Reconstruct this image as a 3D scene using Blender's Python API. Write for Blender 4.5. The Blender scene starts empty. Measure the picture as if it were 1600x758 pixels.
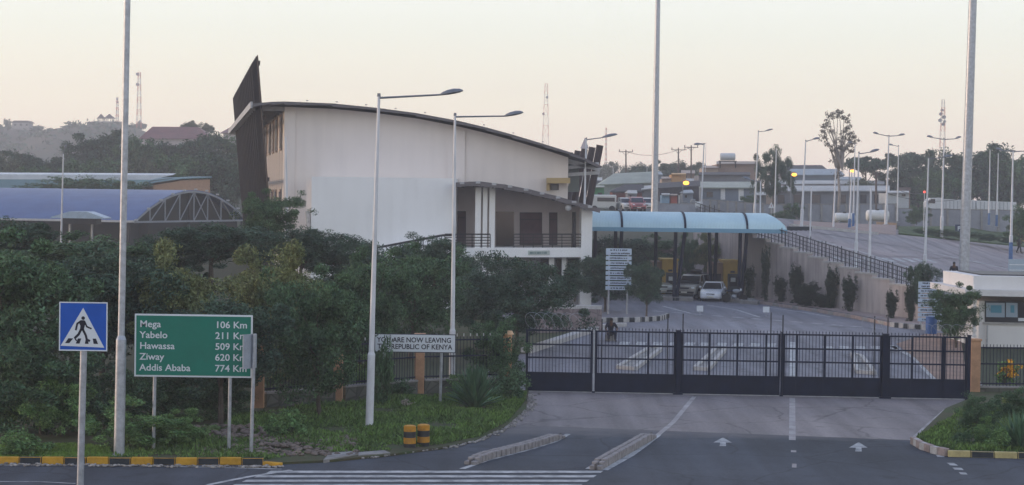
import bpy, bmesh, math, random
import numpy as np
from mathutils import Vector, Matrix
random.seed(7)
RNG = np.random.default_rng(7)
S = bpy.context.scene
COL = S.collection
R = math.radians

# ------------------------------------------------------------------ camera
CAM_H = 7.0
FOC = 3000.0                      # focal length in pixels of the 1600 px wide photograph
_th = math.atan(69 / FOC); _ro = R(0.8)
CF = Vector((0, math.cos(_th), -math.sin(_th)))
_U0 = Vector((0, math.sin(_th), math.cos(_th)))
CR = Vector((1, 0, 0)) * math.cos(_ro) + _U0 * math.sin(_ro)
CU = _U0 * math.cos(_ro) - Vector((1, 0, 0)) * math.sin(_ro)
C0 = Vector((0, 0, CAM_H))
cam = bpy.data.cameras.new('camera')
cam_o = bpy.data.objects.new('camera', cam); COL.objects.link(cam_o)
cam.sensor_width = 36; cam.lens = 36 * FOC / 1600
cam.clip_start = 0.5; cam.clip_end = 6000
_m = Matrix.Identity(4)
for i in range(3):
    _m[i][0] = CR[i]; _m[i][1] = CU[i]; _m[i][2] = -CF[i]; _m[i][3] = C0[i]
cam_o.matrix_world = _m
S.camera = cam_o

def ray(x, y): return CF + CR * ((x - 800) / FOC) + CU * ((379 - y) / FOC)
def P(x, y, s): return C0 + ray(x, y) * (FOC / s)          # a point at picture scale s (px per metre)
def G(x, y, z=0.0):
    r = ray(x, y); return C0 + r * ((z - CAM_H) / r.z)
TA, TB, TC = -1.42, -0.1617, 0.0619                        # the sloping upper lot
def plane(X, Y): return TA + TB * X + TC * Y
def T(x, y, dz=0.0):
    r = ray(x, y); n = Vector((-TB, -TC, 1))
    t = (TA + dz - (n.dot(C0))) / n.dot(r)
    return C0 + r * t
def scale_at(p): return FOC / (Vector(p) - C0).dot(CF)

# ------------------------------------------------------------------ sky, sun, exposure
SUN_EL, SUN_AZ = R(7), R(-82)      # azimuth measured from the view direction (+Y) towards +X
W = bpy.data.worlds.new('World'); S.world = W; W.use_nodes = True
nt = W.node_tree; nt.nodes.clear()
tc = nt.nodes.new('ShaderNodeTexCoord'); sep = nt.nodes.new('ShaderNodeSeparateXYZ')
nt.links.new(tc.outputs['Generated'], sep.inputs[0])
rp = nt.nodes.new('ShaderNodeValToRGB'); nt.links.new(sep.outputs['Z'], rp.inputs[0])
cr = rp.color_ramp
stops = [(0.0, (1.16, .90, .82)), (0.022, (1.18, .99, .82)), (0.05, (1.19, 1.09, .86)), (0.085, (.99, 1.0, .89)),
         (0.13, (.97, 1.02, 1.03)), (0.3, (1.06, 1.12, 1.20)), (0.7, (.38, .48, .76)), (1.0, (.27, .36, .62))]
cr.elements[0].position = 0; cr.elements[0].color = (*stops[0][1], 1)
cr.elements[1].position = 1; cr.elements[1].color = (*stops[-1][1], 1)
for p_, c_ in stops[1:-1]:
    e = cr.elements.new(p_); e.color = (*c_, 1)
sky = nt.nodes.new('ShaderNodeTexSky'); sky.sky_type = 'NISHITA'; sky.sun_disc = False
sky.sun_elevation = SUN_EL; sky.sun_rotation = SUN_AZ
sky.air_density = 1.2; sky.dust_density = 2.0
b1 = nt.nodes.new('ShaderNodeBackground'); b1.inputs[1].default_value = 0.05
b2 = nt.nodes.new('ShaderNodeBackground'); b2.inputs[1].default_value = 0.98
ad = nt.nodes.new('ShaderNodeAddShader'); wo = nt.nodes.new('ShaderNodeOutputWorld')
nt.links.new(sky.outputs[0], b1.inputs[0]); nt.links.new(rp.outputs[0], b2.inputs[0])
nt.links.new(b1.outputs[0], ad.inputs[0]); nt.links.new(b2.outputs[0], ad.inputs[1])
nt.links.new(ad.outputs[0], wo.inputs[0])
sl = bpy.data.lights.new('sun', 'SUN'); sl.energy = 1.7; sl.angle = R(12); sl.color = (1.0, .70, .50)
so = bpy.data.objects.new('sun', sl); COL.objects.link(so)
_sd = Vector((math.sin(SUN_AZ) * math.cos(SUN_EL), math.cos(SUN_AZ) * math.cos(SUN_EL), math.sin(SUN_EL)))
so.rotation_euler = _sd.to_track_quat('Z', 'Y').to_euler(); so.location = (-60, 0, 60)
S.view_settings.view_transform = 'Standard'; S.view_settings.look = 'None'
S.view_settings.gamma = 1; S.view_settings.use_curve_mapping = False
S.view_settings.exposure = 0.07
S.render.engine = 'CYCLES'
S.cycles.max_bounces = 5; S.cycles.diffuse_bounces = 3; S.cycles.glossy_bounces = 2
S.cycles.transparent_max_bounces = 8; S.cycles.volume_bounces = 1

# ------------------------------------------------------------------ materials
MATS = {}
def mat(name, col, rough=.8, metal=0., var=.0, scale=3., col2=None, bump=0., bscale=20., island=0., spec=.3,
        emit=None, stretch=None, detail=5.):
    if name in MATS: return MATS[name]
    m = bpy.data.materials.new(name); m.use_nodes = True; n = m.node_tree; b = n.nodes['Principled BSDF']
    b.inputs['Roughness'].default_value = rough; b.inputs['Metallic'].default_value = metal
    b.inputs['Specular IOR Level'].default_value = spec
    b.inputs['Base Color'].default_value = (*col, 1)
    tcn = n.nodes.new('ShaderNodeTexCoord'); src = tcn.outputs['Object']
    if stretch:
        mp = n.nodes.new('ShaderNodeMapping'); mp.inputs['Scale'].default_value = stretch
        n.links.new(src, mp.inputs[0]); src = mp.outputs[0]
    if var or col2:
        c2 = col2 or tuple(c * (1 - var) for c in col)
        ns = n.nodes.new('ShaderNodeTexNoise'); ns.inputs['Scale'].default_value = scale
        ns.inputs['Detail'].default_value = detail; ns.inputs['Roughness'].default_value = .65
        n.links.new(src, ns.inputs['Vector'])
        rr = n.nodes.new('ShaderNodeValToRGB'); rr.color_ramp.elements[0].position = .36; rr.color_ramp.elements[1].position = .64
        rr.color_ramp.elements[0].color = (*c2, 1); rr.color_ramp.elements[1].color = (*col, 1)
        n.links.new(ns.outputs[0], rr.inputs[0]); out = rr.outputs[0]
        if island:
            out = _isl(n, out, island)
        n.links.new(out, b.inputs['Base Color'])
    elif island:
        rgb = n.nodes.new('ShaderNodeRGB'); rgb.outputs[0].default_value = (*col, 1)
        n.links.new(_isl(n, rgb.outputs[0], island), b.inputs['Base Color'])
    if bump:
        nb = n.nodes.new('ShaderNodeTexNoise'); nb.inputs['Scale'].default_value = bscale; nb.inputs['Detail'].default_value = 4
        n.links.new(src, nb.inputs['Vector'])
        bp = n.nodes.new('ShaderNodeBump'); bp.inputs['Strength'].default_value = bump; bp.inputs['Distance'].default_value = .03
        n.links.new(nb.outputs[0], bp.inputs['Height']); n.links.new(bp.outputs[0], b.inputs['Normal'])
    if emit:
        b.inputs['Emission Color'].default_value = (*emit[0], 1); b.inputs['Emission Strength'].default_value = emit[1]
    MATS[name] = m; return m
def _isl(n, out, amt):
    g = n.nodes.new('ShaderNodeNewGeometry'); mr = n.nodes.new('ShaderNodeMapRange')
    mr.inputs['To Min'].default_value = 1 - amt; mr.inputs['To Max'].default_value = 1 + amt
    n.links.new(g.outputs['Random Per Island'], mr.inputs[0])
    h = n.nodes.new('ShaderNodeHueSaturation'); n.links.new(mr.outputs[0], h.inputs['Value']); n.links.new(out, h.inputs['Color'])
    return h.outputs[0]

def asphalt(name, c, c2, big=.06, patch=None):
    """worn asphalt: large tone patches, fine aggregate and faint long streaks"""
    if name in MATS: return MATS[name]
    m = mat(name, c, .85, bump=.25, bscale=60)
    n = m.node_tree; b = n.nodes['Principled BSDF']
    tcn = n.nodes.new('ShaderNodeTexCoord')
    a = n.nodes.new('ShaderNodeTexNoise'); a.inputs['Scale'].default_value = big; a.inputs['Detail'].default_value = 8; a.inputs['Roughness'].default_value = .7
    f = n.nodes.new('ShaderNodeTexNoise'); f.inputs['Scale'].default_value = 9; f.inputs['Detail'].default_value = 6; f.inputs['Roughness'].default_value = .8
    n.links.new(tcn.outputs['Object'], a.inputs[0]); n.links.new(tcn.outputs['Object'], f.inputs[0])
    r1 = n.nodes.new('ShaderNodeValToRGB'); r1.color_ramp.elements[0].position = .38; r1.color_ramp.elements[1].position = .62
    r1.color_ramp.elements[0].color = (*c2, 1); r1.color_ramp.elements[1].color = (*c, 1)
    n.links.new(a.outputs[0], r1.inputs[0])
    mp = n.nodes.new('ShaderNodeMapping'); mp.inputs['Scale'].default_value = (.9, .05, 1)
    st = n.nodes.new('ShaderNodeTexNoise'); st.inputs['Scale'].default_value = 1.2; st.inputs['Detail'].default_value = 3
    n.links.new(tcn.outputs['Object'], mp.inputs[0]); n.links.new(mp.outputs[0], st.inputs[0])
    ad_ = n.nodes.new('ShaderNodeMath'); ad_.operation = 'ADD'; n.links.new(f.outputs[0], ad_.inputs[0]); n.links.new(st.outputs[0], ad_.inputs[1])
    mr = n.nodes.new('ShaderNodeMapRange'); mr.inputs['From Min'].default_value = .7; mr.inputs['From Max'].default_value = 1.3
    mr.inputs['To Min'].default_value = .62; mr.inputs['To Max'].default_value = 1.38
    n.links.new(ad_.outputs[0], mr.inputs[0])
    h = n.nodes.new('ShaderNodeHueSaturation'); n.links.new(r1.outputs[0], h.inputs['Color']); n.links.new(mr.outputs[0], h.inputs['Value'])
    # hairline cracks and dark oil spots
    ds = n.nodes.new('ShaderNodeTexNoise'); ds.inputs['Scale'].default_value = .5; ds.inputs['Detail'].default_value = 4; n.links.new(tcn.outputs['Object'], ds.inputs[0])
    mv = n.nodes.new('ShaderNodeMix'); mv.data_type = 'VECTOR'; mv.inputs[0].default_value = .5; n.links.new(tcn.outputs['Object'], mv.inputs[4]); n.links.new(ds.outputs['Color'], mv.inputs[5])
    vo = n.nodes.new('ShaderNodeTexVoronoi'); vo.feature = 'DISTANCE_TO_EDGE'; vo.inputs['Scale'].default_value = .45; n.links.new(mv.outputs[1], vo.inputs[0])
    c1 = n.nodes.new('ShaderNodeMapRange'); c1.inputs['From Max'].default_value = .014; c1.inputs['To Min'].default_value = .62; n.links.new(vo.outputs[0], c1.inputs[0])
    sp = n.nodes.new('ShaderNodeTexNoise'); sp.inputs['Scale'].default_value = .8; sp.inputs['Detail'].default_value = 3; n.links.new(tcn.outputs['Object'], sp.inputs[0])
    c2_ = n.nodes.new('ShaderNodeMapRange'); c2_.inputs['From Min'].default_value = .62; c2_.inputs['From Max'].default_value = .70; c2_.inputs['To Min'].default_value = 1; c2_.inputs['To Max'].default_value = .72; n.links.new(sp.outputs[0], c2_.inputs[0])
    mm = n.nodes.new('ShaderNodeMath'); mm.operation = 'MULTIPLY'; n.links.new(c1.outputs[0], mm.inputs[0]); n.links.new(c2_.outputs[0], mm.inputs[1])
    h2 = n.nodes.new('ShaderNodeHueSaturation'); n.links.new(h.outputs[0], h2.inputs['Color']); n.links.new(mm.outputs[0], h2.inputs['Value'])
    out = h2.outputs[0]
    if patch:                                              # dust blown over the asphalt beside the apron
        sx = n.nodes.new('ShaderNodeSeparateXYZ'); gm = n.nodes.new('ShaderNodeNewGeometry'); n.links.new(gm.outputs['Position'], sx.inputs[0])
        q = n.nodes.new('ShaderNodeMapRange'); q.inputs['From Min'].default_value = patch[0]; q.inputs['From Max'].default_value = patch[1]; n.links.new(sx.outputs['Y'], q.inputs[0])
        dn = n.nodes.new('ShaderNodeTexNoise'); dn.inputs['Scale'].default_value = .9; dn.inputs['Detail'].default_value = 8; n.links.new(tcn.outputs['Object'], dn.inputs[0])
        a1 = n.nodes.new('ShaderNodeMath'); a1.operation = 'ADD'; n.links.new(q.outputs[0], a1.inputs[0]); n.links.new(dn.outputs[0], a1.inputs[1])
        q2 = n.nodes.new('ShaderNodeMapRange'); q2.inputs['From Min'].default_value = .72; q2.inputs['From Max'].default_value = 1.45; q2.inputs['To Max'].default_value = .75; n.links.new(a1.outputs[0], q2.inputs[0])
        mx = n.nodes.new('ShaderNodeMix'); mx.data_type = 'RGBA'; n.links.new(q2.outputs[0], mx.inputs[0]); n.links.new(out, mx.inputs[6]); mx.inputs[7].default_value = (*patch[2], 1); out = mx.outputs[2]
    n.links.new(out, b.inputs['Base Color'])
    return m

def streaked(name, c, dirt, amt=.5):
    """painted render wall with rain streaks and patches"""
    if name in MATS: return MATS[name]
    m = mat(name, c, .85, bump=.1, bscale=8)
    n = m.node_tree; b = n.nodes['Principled BSDF']
    tcn = n.nodes.new('ShaderNodeTexCoord')
    mp = n.nodes.new('ShaderNodeMapping'); mp.inputs['Scale'].default_value = (1.2, 1.2, .12); n.links.new(tcn.outputs['Object'], mp.inputs[0])
    a = n.nodes.new('ShaderNodeTexNoise'); a.inputs['Scale'].default_value = 1.6; a.inputs['Detail'].default_value = 7; n.links.new(mp.outputs[0], a.inputs[0])
    d = n.nodes.new('ShaderNodeTexNoise'); d.inputs['Scale'].default_value = .35; d.inputs['Detail'].default_value = 5; n.links.new(tcn.outputs['Object'], d.inputs[0])
    mu = n.nodes.new('ShaderNodeMath'); mu.operation = 'MULTIPLY'; n.links.new(a.outputs[0], mu.inputs[0]); n.links.new(d.outputs[0], mu.inputs[1])
    mr = n.nodes.new('ShaderNodeMapRange'); mr.inputs['From Min'].default_value = .2; mr.inputs['From Max'].default_value = .42; mr.inputs['To Max'].default_value = amt
    n.links.new(mu.outputs[0], mr.inputs[0])
    mx = n.nodes.new('ShaderNodeMix'); mx.data_type = 'RGBA'; mx.inputs[6].default_value = (*c, 1); mx.inputs[7].default_value = (*dirt, 1)
    n.links.new(mr.outputs[0], mx.inputs[0]); n.links.new(mx.outputs[2], b.inputs['Base Color'])
    return m

def stonework(name, c, c2, sc=1.6):
    if name in MATS: return MATS[name]
    m = mat(name, c, .9)
    n = m.node_tree; b = n.nodes['Principled BSDF']
    tcn = n.nodes.new('ShaderNodeTexCoord')
    v = n.nodes.new('ShaderNodeTexVoronoi'); v.inputs['Scale'].default_value = sc; n.links.new(tcn.outputs['Object'], v.inputs[0])
    v2 = n.nodes.new('ShaderNodeTexVoronoi'); v2.feature = 'DISTANCE_TO_EDGE'; v2.inputs['Scale'].default_value = sc; n.links.new(tcn.outputs['Object'], v2.inputs[0])
    mx = n.nodes.new('ShaderNodeMix'); mx.data_type = 'RGBA'; mx.inputs[6].default_value = (*c, 1); mx.inputs[7].default_value = (*c2, 1)
    n.links.new(v.outputs['Color'], mx.inputs[0])
    mr = n.nodes.new('ShaderNodeMapRange'); mr.inputs['From Max'].default_value = .08; mr.inputs['To Min'].default_value = .55; n.links.new(v2.outputs[0], mr.inputs[0])
    h = n.nodes.new('ShaderNodeHueSaturation'); n.links.new(mx.outputs[2], h.inputs['Color']); n.links.new(mr.outputs[0], h.inputs['Value'])
    n.links.new(h.outputs[0], b.inputs['Base Color'])
    bp = n.nodes.new('ShaderNodeBump'); bp.inputs['Strength'].default_value = .6; bp.inputs['Distance'].default_value = .05
    n.links.new(v2.outputs[0], bp.inputs['Height']); n.links.new(bp.outputs[0], b.inputs['Normal'])
    return m

def corrugated(name, c, c2, axis='X', sc=12., rough=.45, metal=.0):
    if name in MATS: return MATS[name]
    m = mat(name, c, rough, metal)
    n = m.node_tree; b = n.nodes['Principled BSDF']
    tcn = n.nodes.new('ShaderNodeTexCoord')
    a = n.nodes.new('ShaderNodeTexNoise'); a.inputs['Scale'].default_value = .5; a.inputs['Detail'].default_value = 6; n.links.new(tcn.outputs['Object'], a.inputs[0])
    rr = n.nodes.new('ShaderNodeValToRGB'); rr.color_ramp.elements[0].position = .35; rr.color_ramp.elements[1].position = .65
    rr.color_ramp.elements[0].color = (*c2, 1); rr.color_ramp.elements[1].color = (*c, 1)
    n.links.new(a.outputs[0], rr.inputs[0]); n.links.new(rr.outputs[0], b.inputs['Base Color'])
    w = n.nodes.new('ShaderNodeTexWave'); w.bands_direction = axis; w.inputs['Scale'].default_value = sc; n.links.new(tcn.outputs['Object'], w.inputs[0])
    bp = n.nodes.new('ShaderNodeBump'); bp.inputs['Strength'].default_value = .5; bp.inputs['Distance'].default_value = .04
    n.links.new(w.outputs[0], bp.inputs['Height']); n.links.new(bp.outputs[0], b.inputs['Normal'])
    return m

GALV = mat('galvanised_steel', (.42, .45, .50), .42, .55, var=.3, scale=6, bump=.05)
POLEW = mat('pale_painted_pole', (.62, .64, .68), .5, .1, var=.22, scale=3, stretch=(1, 1, .3))
BLUEP = mat('blue_painted_pole_base', (.07, .16, .36), .6, var=.4, scale=5)
LAMPG = mat('lamp_head_grey', (.20, .22, .25), .5, .2, var=.2)
LENS = mat('lamp_lens', (.6, .62, .62), .2)
BLACKM = mat('black_painted_steel', (.009, .015, .038), .6, var=.3, scale=2, bump=.05, spec=.2)
DARK = mat('dark_metal', (.03, .032, .04), .5, .2, var=.3)
WHITEP = mat('white_paint', (.75, .76, .76), .6, var=.12, scale=2)
ROADW = mat('worn_white_road_paint', (.50, .51, .52), .8, col2=(.20, .21, .22), scale=2.2, detail=9)
ROADF = mat('faded_white_road_paint', (.42, .40, .40), .8, col2=(.24, .22, .22), scale=1.2, detail=9)
ORANGEW = mat('orange_rendered_pillar', (.50, .29, .17), .9, var=.3, scale=2.5, bump=.1)
CONC = mat('concrete', (.30, .29, .28), .9, var=.35, scale=2, bump=.15)
GLASSD = mat('dark_window_glass', (.02, .022, .03), .12, spec=.6)
TYRE = mat('rubber', (.015, .015, .015), .85)
RIM = mat('alloy_rim', (.4, .4, .42), .35, .8)

# ------------------------------------------------------------------ builders
def tag(o, label=None, cat=None, group=None, kind=None):
    if label:
        o['label'] = label
        if len(label.split()) > 16: print('LONG', len(label.split()), label)
    if cat: o['category'] = cat
    if group: o['group'] = group
    if kind: o['kind'] = kind
    return o
def empty(name, loc, label, cat, group=None, rz=0):
    o = bpy.data.objects.new(name, None); COL.objects.link(o); o.location = loc; o.rotation_euler.z = rz
    o.empty_display_size = .3
    return tag(o, label, cat, group)

class MB:
    """collects shapes, then links them as one mesh object"""
    def __init__(s): s.v = []; s.f = []; s.m = []; s.mi = 0
    def add(s, vs, fs):
        b = len(s.v); s.v += [tuple(v) for v in vs]; s.f += [tuple(i + b for i in f) for f in fs]; s.m += [s.mi] * len(fs); return s
    def mat(s, i): s.mi = i; return s
    def box(s, c, d, rz=0., M=None):
        hx, hy, hz = d[0] / 2, d[1] / 2, d[2] / 2; vs = []
        for sx, sy, sz in ((-1,-1,-1),(1,-1,-1),(1,1,-1),(-1,1,-1),(-1,-1,1),(1,-1,1),(1,1,1),(-1,1,1)):
            v = Vector((sx * hx, sy * hy, sz * hz))
            if M is not None: v = M @ v
            elif rz: v = Matrix.Rotation(rz, 3, 'Z') @ v
            vs.append(v + Vector(c))
        return s.add(vs, [(0,3,2,1),(4,5,6,7),(0,1,5,4),(1,2,6,5),(2,3,7,6),(3,0,4,7)])
    def bar(s, a, b, w, h, up=(0, 0, 1)):
        a, b = Vector(a), Vector(b); d = (b - a); L = d.length; d.normalize(); up = Vector(up)
        if abs(d.dot(up)) > .98: up = Vector((0, 1, 0))
        x = d.cross(up).normalized(); z = x.cross(d).normalized()
        M = Matrix((x, d, z)).transposed()
        return s.box((a + b) / 2, (w, L, h), M=M)
    def tube(s, a, b, r0, r1=None, n=10, caps=True):
        a, b = Vector(a), Vector(b); r1 = r0 if r1 is None else r1; d = (b - a).normalized()
        u = d.cross(Vector((0, 0, 1)) if abs(d.z) < .95 else Vector((1, 0, 0))).normalized(); w = d.cross(u)
        vs = []
        for p, r in ((a, r0), (b, r1)):
            for i in range(n):
                t = 2 * math.pi * i / n; vs.append(p + (u * math.cos(t) + w * math.sin(t)) * r)
        fs = [(i, (i + 1) % n, n + (i + 1) % n, n + i) for i in range(n)]
        if caps: fs += [tuple(range(n))[::-1], tuple(range(n, 2 * n))]
        return s.add(vs, fs)
    def path(s, pts, r, n=6):
        for a, b in zip(pts[:-1], pts[1:]): s.tube(a, b, r, r, n)
        return s
    def prism(s, poly, d):
        """polygon of 3D points swept by vector d"""
        n = len(poly); d = Vector(d)
        vs = [Vector(p) for p in poly] + [Vector(p) + d for p in poly]
        return s.add(vs, [tuple(range(n))[::-1], tuple(range(n, 2 * n))] + [(i, (i + 1) % n, n + (i + 1) % n, n + i) for i in range(n)])
    def loft(s, rings, closed=True, caps=True):
        n = len(rings[0]); vs = [p for r_ in rings for p in r_]; fs = []
        for k in range(len(rings) - 1):
            for i in range(n if closed else n - 1):
                j = (i + 1) % n; fs.append((k*n+i, k*n+j, (k+1)*n+j, (k+1)*n+i))
        if caps and closed: fs += [tuple(range(n))[::-1], tuple((len(rings)-1)*n + i for i in range(n))]
        return s.add(vs, fs)
    def ell(s, c, r, n=12, m=8, M=None):
        rings = []
        for k in range(m + 1):
            ph = math.pi * k / m; rr = max(math.sin(ph), .001)
            ring = []
            for i in range(n):
                t = 2 * math.pi * i / n
                v = Vector((math.cos(t) * rr * r[0], math.sin(t) * rr * r[1], -math.cos(ph) * r[2]))
                if M is not None: v = M @ v
                ring.append(v + Vector(c))
            rings.append(ring)
        return s.loft(rings)
    def build(s, name, mats, parent=None, smooth=False, bevel=0):
        me = bpy.data.meshes.new(name)
        org = Vector((0, 0, 0))
        if parent is None and s.v:
            xs = np.array(s.v); org = Vector(((xs[:,0].min()+xs[:,0].max())/2, (xs[:,1].min()+xs[:,1].max())/2, xs[:,2].min()))
            vs = [tuple(Vector(v) - org) for v in s.v]
        elif parent is not None and s.v and not getattr(s, 'local', False):
            inv = WM(parent).inverted(); vs = [tuple(inv @ Vector(v)) for v in s.v]
        else: vs = s.v
        me.from_pydata(vs, [], s.f)
        if not isinstance(mats, (list, tuple)): mats = [mats]
        for m_ in mats: me.materials.append(m_)
        me.polygons.foreach_set('material_index', s.m)
        me.update()
        bm = bmesh.new(); bm.from_mesh(me); bmesh.ops.recalc_face_normals(bm, faces=bm.faces)
        if bevel: bmesh.ops.bevel(bm, geom=bm.edges[:], offset=bevel, segments=1, affect='EDGES')
        bm.to_mesh(me); bm.free()
        if smooth:
            me.polygons.foreach_set('use_smooth', [True] * len(me.polygons))
            try: me.set_sharp_from_angle(angle=R(40))
            except Exception: pass
        o = bpy.data.objects.new(name, me); COL.objects.link(o)
        if parent is not None: o.parent = parent
        else: o.location = org
        return o
def WM(o):
    m = Matrix.LocRotScale(o.location, o.rotation_euler, o.scale)
    return WM(o.parent) @ m if o.parent else m
class LB(MB):
    """same, but the numbers are already in the parent's own space"""
    local = True
def copy_tree(o, parent=None, **kw):
    c = o.copy(); COL.objects.link(c)
    if parent: c.parent = parent
    for ch in list(o.children): copy_tree(ch, c)
    for k, v in kw.items(): c[k] = v
    return c
def flat(name, pts, z, m, kind='structure'):
    """a ground sheet from a polygon"""
    mb = MB(); mb.add([(p[0], p[1], z) for p in pts], [tuple(range(len(pts)))])
    o = mb.build(name, m)
    if kind: o['kind'] = kind
    for p in o.data.polygons:
        if p.normal.z < 0: p.flip()
    return o
def ribbon_pts(mb, pts, w, dz=0.0, wdir=None):
    n = len(pts); L = []; Rr = []
    for i in range(n):
        a = Vector(pts[max(i-1, 0)]); b = Vector(pts[min(i+1, n-1)]); d = (b - a); d.z = 0; d.normalize()
        q = Vector((-d.y, d.x, 0)) * w / 2; p = Vector(pts[i]) + Vector((0, 0, dz)); L.append(p + q); Rr.append(p - q)
    vs = L + Rr; mb.add(vs, [(i, i+1, n+i+1, n+i) for i in range(n-1)])
    return mb
def text_mesh(name, txt, size, depth, m, parent, loc, align='LEFT', bold=0.0, sx=1.0, rot=None):
    cu = bpy.data.curves.new(name, 'FONT'); cu.body = txt; cu.size = size; cu.extrude = depth; cu.align_x = align; cu.offset = bold
    cu.resolution_u = 3
    t = bpy.data.objects.new('tmp', cu); COL.objects.link(t)
    bpy.context.view_layer.update()
    me = bpy.data.meshes.new_from_object(t.evaluated_get(bpy.context.evaluated_depsgraph_get()))
    bpy.data.objects.remove(t)
    me.transform(Matrix.Translation(loc) @ Matrix.Rotation(R(90), 4, 'X') @ Matrix.Diagonal((sx, 1, 1, 1)))
    me.materials.clear(); me.materials.append(m)
    o = bpy.data.objects.new(name, me); COL.objects.link(o); o.parent = parent
    return o
# ------------------------------------------------------------------ the ground and the roads
ASPH = asphalt('road_asphalt', (.060, .068, .087), (.036, .043, .057), .16, patch=(55.0, 59.5, (.20, .18, .175)))
LOTA = asphalt('lot_asphalt', (.20, .20, .225), (.15, .15, .172), .05)
UPA = asphalt('upper_lot_asphalt', (.29, .245, .245), (.21, .20, .215), .04)
APR = asphalt('dusty_concrete_apron', (.235, .205, .20), (.18, .165, .17), .10)
SOIL = mat('dry_soil', (.038, .046, .024), .95, col2=(.022, .034, .016), scale=.25, bump=.3, bscale=2)
GRASSG = mat('grass_ground', (.045, .070, .022), .95, col2=(.07, .06, .035), scale=.8, bump=.4, bscale=4)
FARG = mat('far_ground', (.045, .05, .028), .95, col2=(.085, .065, .045), scale=.03)

def sst(a, b, x):
    t = max(0., min(1., (x - a) / (b - a))); return t * t * (3 - 2 * t)
def terrain(X, Y):
    Yc = min(Y, 230.)
    pl = max(plane(min(max(X, 5.), 80.), Yc), -.02); pl = min(pl, 5.5 - .045 * (max(X, 5.) - 22))
    h = sst(150, 205, Y) * (pl - .3) + .3 * sst(200, 240, Y)
    hl = 8.5 * sst(235, 380, Y)
    k = sst(-18, -40, X)
    h = h * (1 - k) + hl * k
    h += 2.0 * sst(260, 500, Y) * (1 - k)
    return h
mb = MB(); xs = [-420 + 20 * i for i in range(0, 16)] + [-100 + 4 * i for i in range(1, 56)] + [120 + 25 * i for i in range(1, 16)]
ys = [-40, 0, 30, 60, 90, 120, 140] + [145 + 5 * i for i in range(0, 25)] + [280 + 20 * i for i in range(0, 12)] + [520 + 90 * i for i in range(0, 10)]
vs = [(x, y, terrain(x, y) - .03) for y in ys for x in xs]; nx = len(xs)
mb.add(vs, [(j*nx+i, j*nx+i+1, (j+1)*nx+i+1, (j+1)*nx+i) for j in range(len(ys)-1) for i in range(nx-1)])
gr = mb.build('ground', SOIL, smooth=True); gr['kind'] = 'structure'

g = lambda x, y: G(x, y, 0)
ap_l, ap_r = g(795, 664), g(1424, 688)
gl, gR_ = g(815, 612), g(1514, 625)
road = flat('road', [(-60, -30), (60, -30), (60, g(1600, 690).y), (ap_r.x, ap_r.y), (ap_l.x, ap_l.y), (-60, g(300, 690).y)], .0, ASPH)
# apron: from the asphalt edge to the gate
flat('concrete_apron', [ap_l, ap_r, (gR_.x + 1, gR_.y), (gl.x - 1.2, gl.y)], .002, APR)
# lower lot beyond the gate, bounded by the retaining wall on the right
W0, W1, W2, W3 = g(1452, 506), g(1178, 467), g(1085, 452), g(925, 444)
flat('lower_lot', [(gl.x - 1.2, gl.y), (gR_.x + 1, gR_.y), g(1500, 560), g(1475, 520), W0, W1, W2, (W3.x, W3.y - 1), g(760, 452), g(760, 520)], .004, LOTA)
# upper lot: a gently sloping plane held by the wall
def Tp(x, y): return T(x, y)
top0 = Vector((W0.x, W0.y, plane(W0.x, W0.y))); top1 = Vector((W1.x, W1.y, plane(W1.x, W1.y))); top2 = Vector((W2.x, W2.y, plane(W2.x, W2.y)))
fa, fb = Tp(1190, 338), Tp(1700, 388)
nr = Vector((75, 100, plane(75, 100)))
mb = MB(); mb.add([top0, Vector((W0.x + 3, 108, plane(W0.x + 3, 108))), nr, fb, fa, top2, top1], [tuple(range(7))])
up = mb.build('upper_lot', UPA); up['kind'] = 'structure'
for p in up.data.polygons:
    if p.normal.z < 0: p.flip()
mb = MB()                                                  # pale dirt band along the far edge of the lot
e0, e1, e2, e3 = T(1240, 352), T(1420, 360), T(1405, 352), T(1240, 345)

# ---- painted markings
def marks(name, pieces, m, on=None):
    mb_ = MB()
    for pts, w in pieces:
        if on == 'T': q = [T(*p, .006) for p in pts]
        else: q = [Vector((v.x, v.y, on if on else .008)) for v in (g(*p) for p in pts)]
        ribbon_pts(mb_, q, w)
    o = mb_.build(name, m); o['kind'] = 'structure'
    for p in o.data.polygons:
        if p.normal.z < 0: p.flip()
    return o
def gp(px, py, z): v = g(px, py); return Vector((v.x, v.y, z))
# zebra crossing: long thin bars
mb = MB()
for k in range(9):
    y0 = 735.5 + k * 7.0; y1 = y0 + 3.4
    if k > 3: y0 = 735.5 + k * 7.6; y1 = y0 + 3.8
    xl = 425 - (y0 - 735) * 2.7; xr = 944 - (y0 - 735) * 1.55
    mb.add([gp(xl, y0 + .6, .009), gp(xr, y0 + .6, .009), gp(xr - 5, y1 + .6, .009), gp(xl - 8, y1 + .6, .009)], [(0, 1, 2, 3)])
zc = mb.build('zebra_crossing', ROADW); zc['kind'] = 'structure'
marks('road_edge_line', [([(-80, 727), (150, 727.5), (300, 730), (440, 733.5)], .10), ([(-80, 753), (60, 753), (118, 756)], .09),
                         ([(330, 757), (390, 745), (455, 735)], .16), ([(250, 790), (330, 757)], .16),
                         ([(722, 733), (760, 720), (830, 702), (868, 690), (888, 678.5)], .16),
                         ([(944, 735), (985, 712), (1010, 694), (1028, 680)], .2),
                         ([(918, 733), (935, 722)], .12)], ROADW)
marks('apron_line', [([(1028, 680), (1052, 660), (1070, 638), (1085, 620)], .16), ([(1238, 622), (1238, 688)], .2),
                     ([(1424, 688), (1450, 664), (1478, 640)], .14)], ROADF)
marks('lane_dashes', [([(1240, 704), (1240, 707)], .15), ([(1241, 725), (1241, 731)], .12)], ROADF)
mb = MB()
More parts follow.
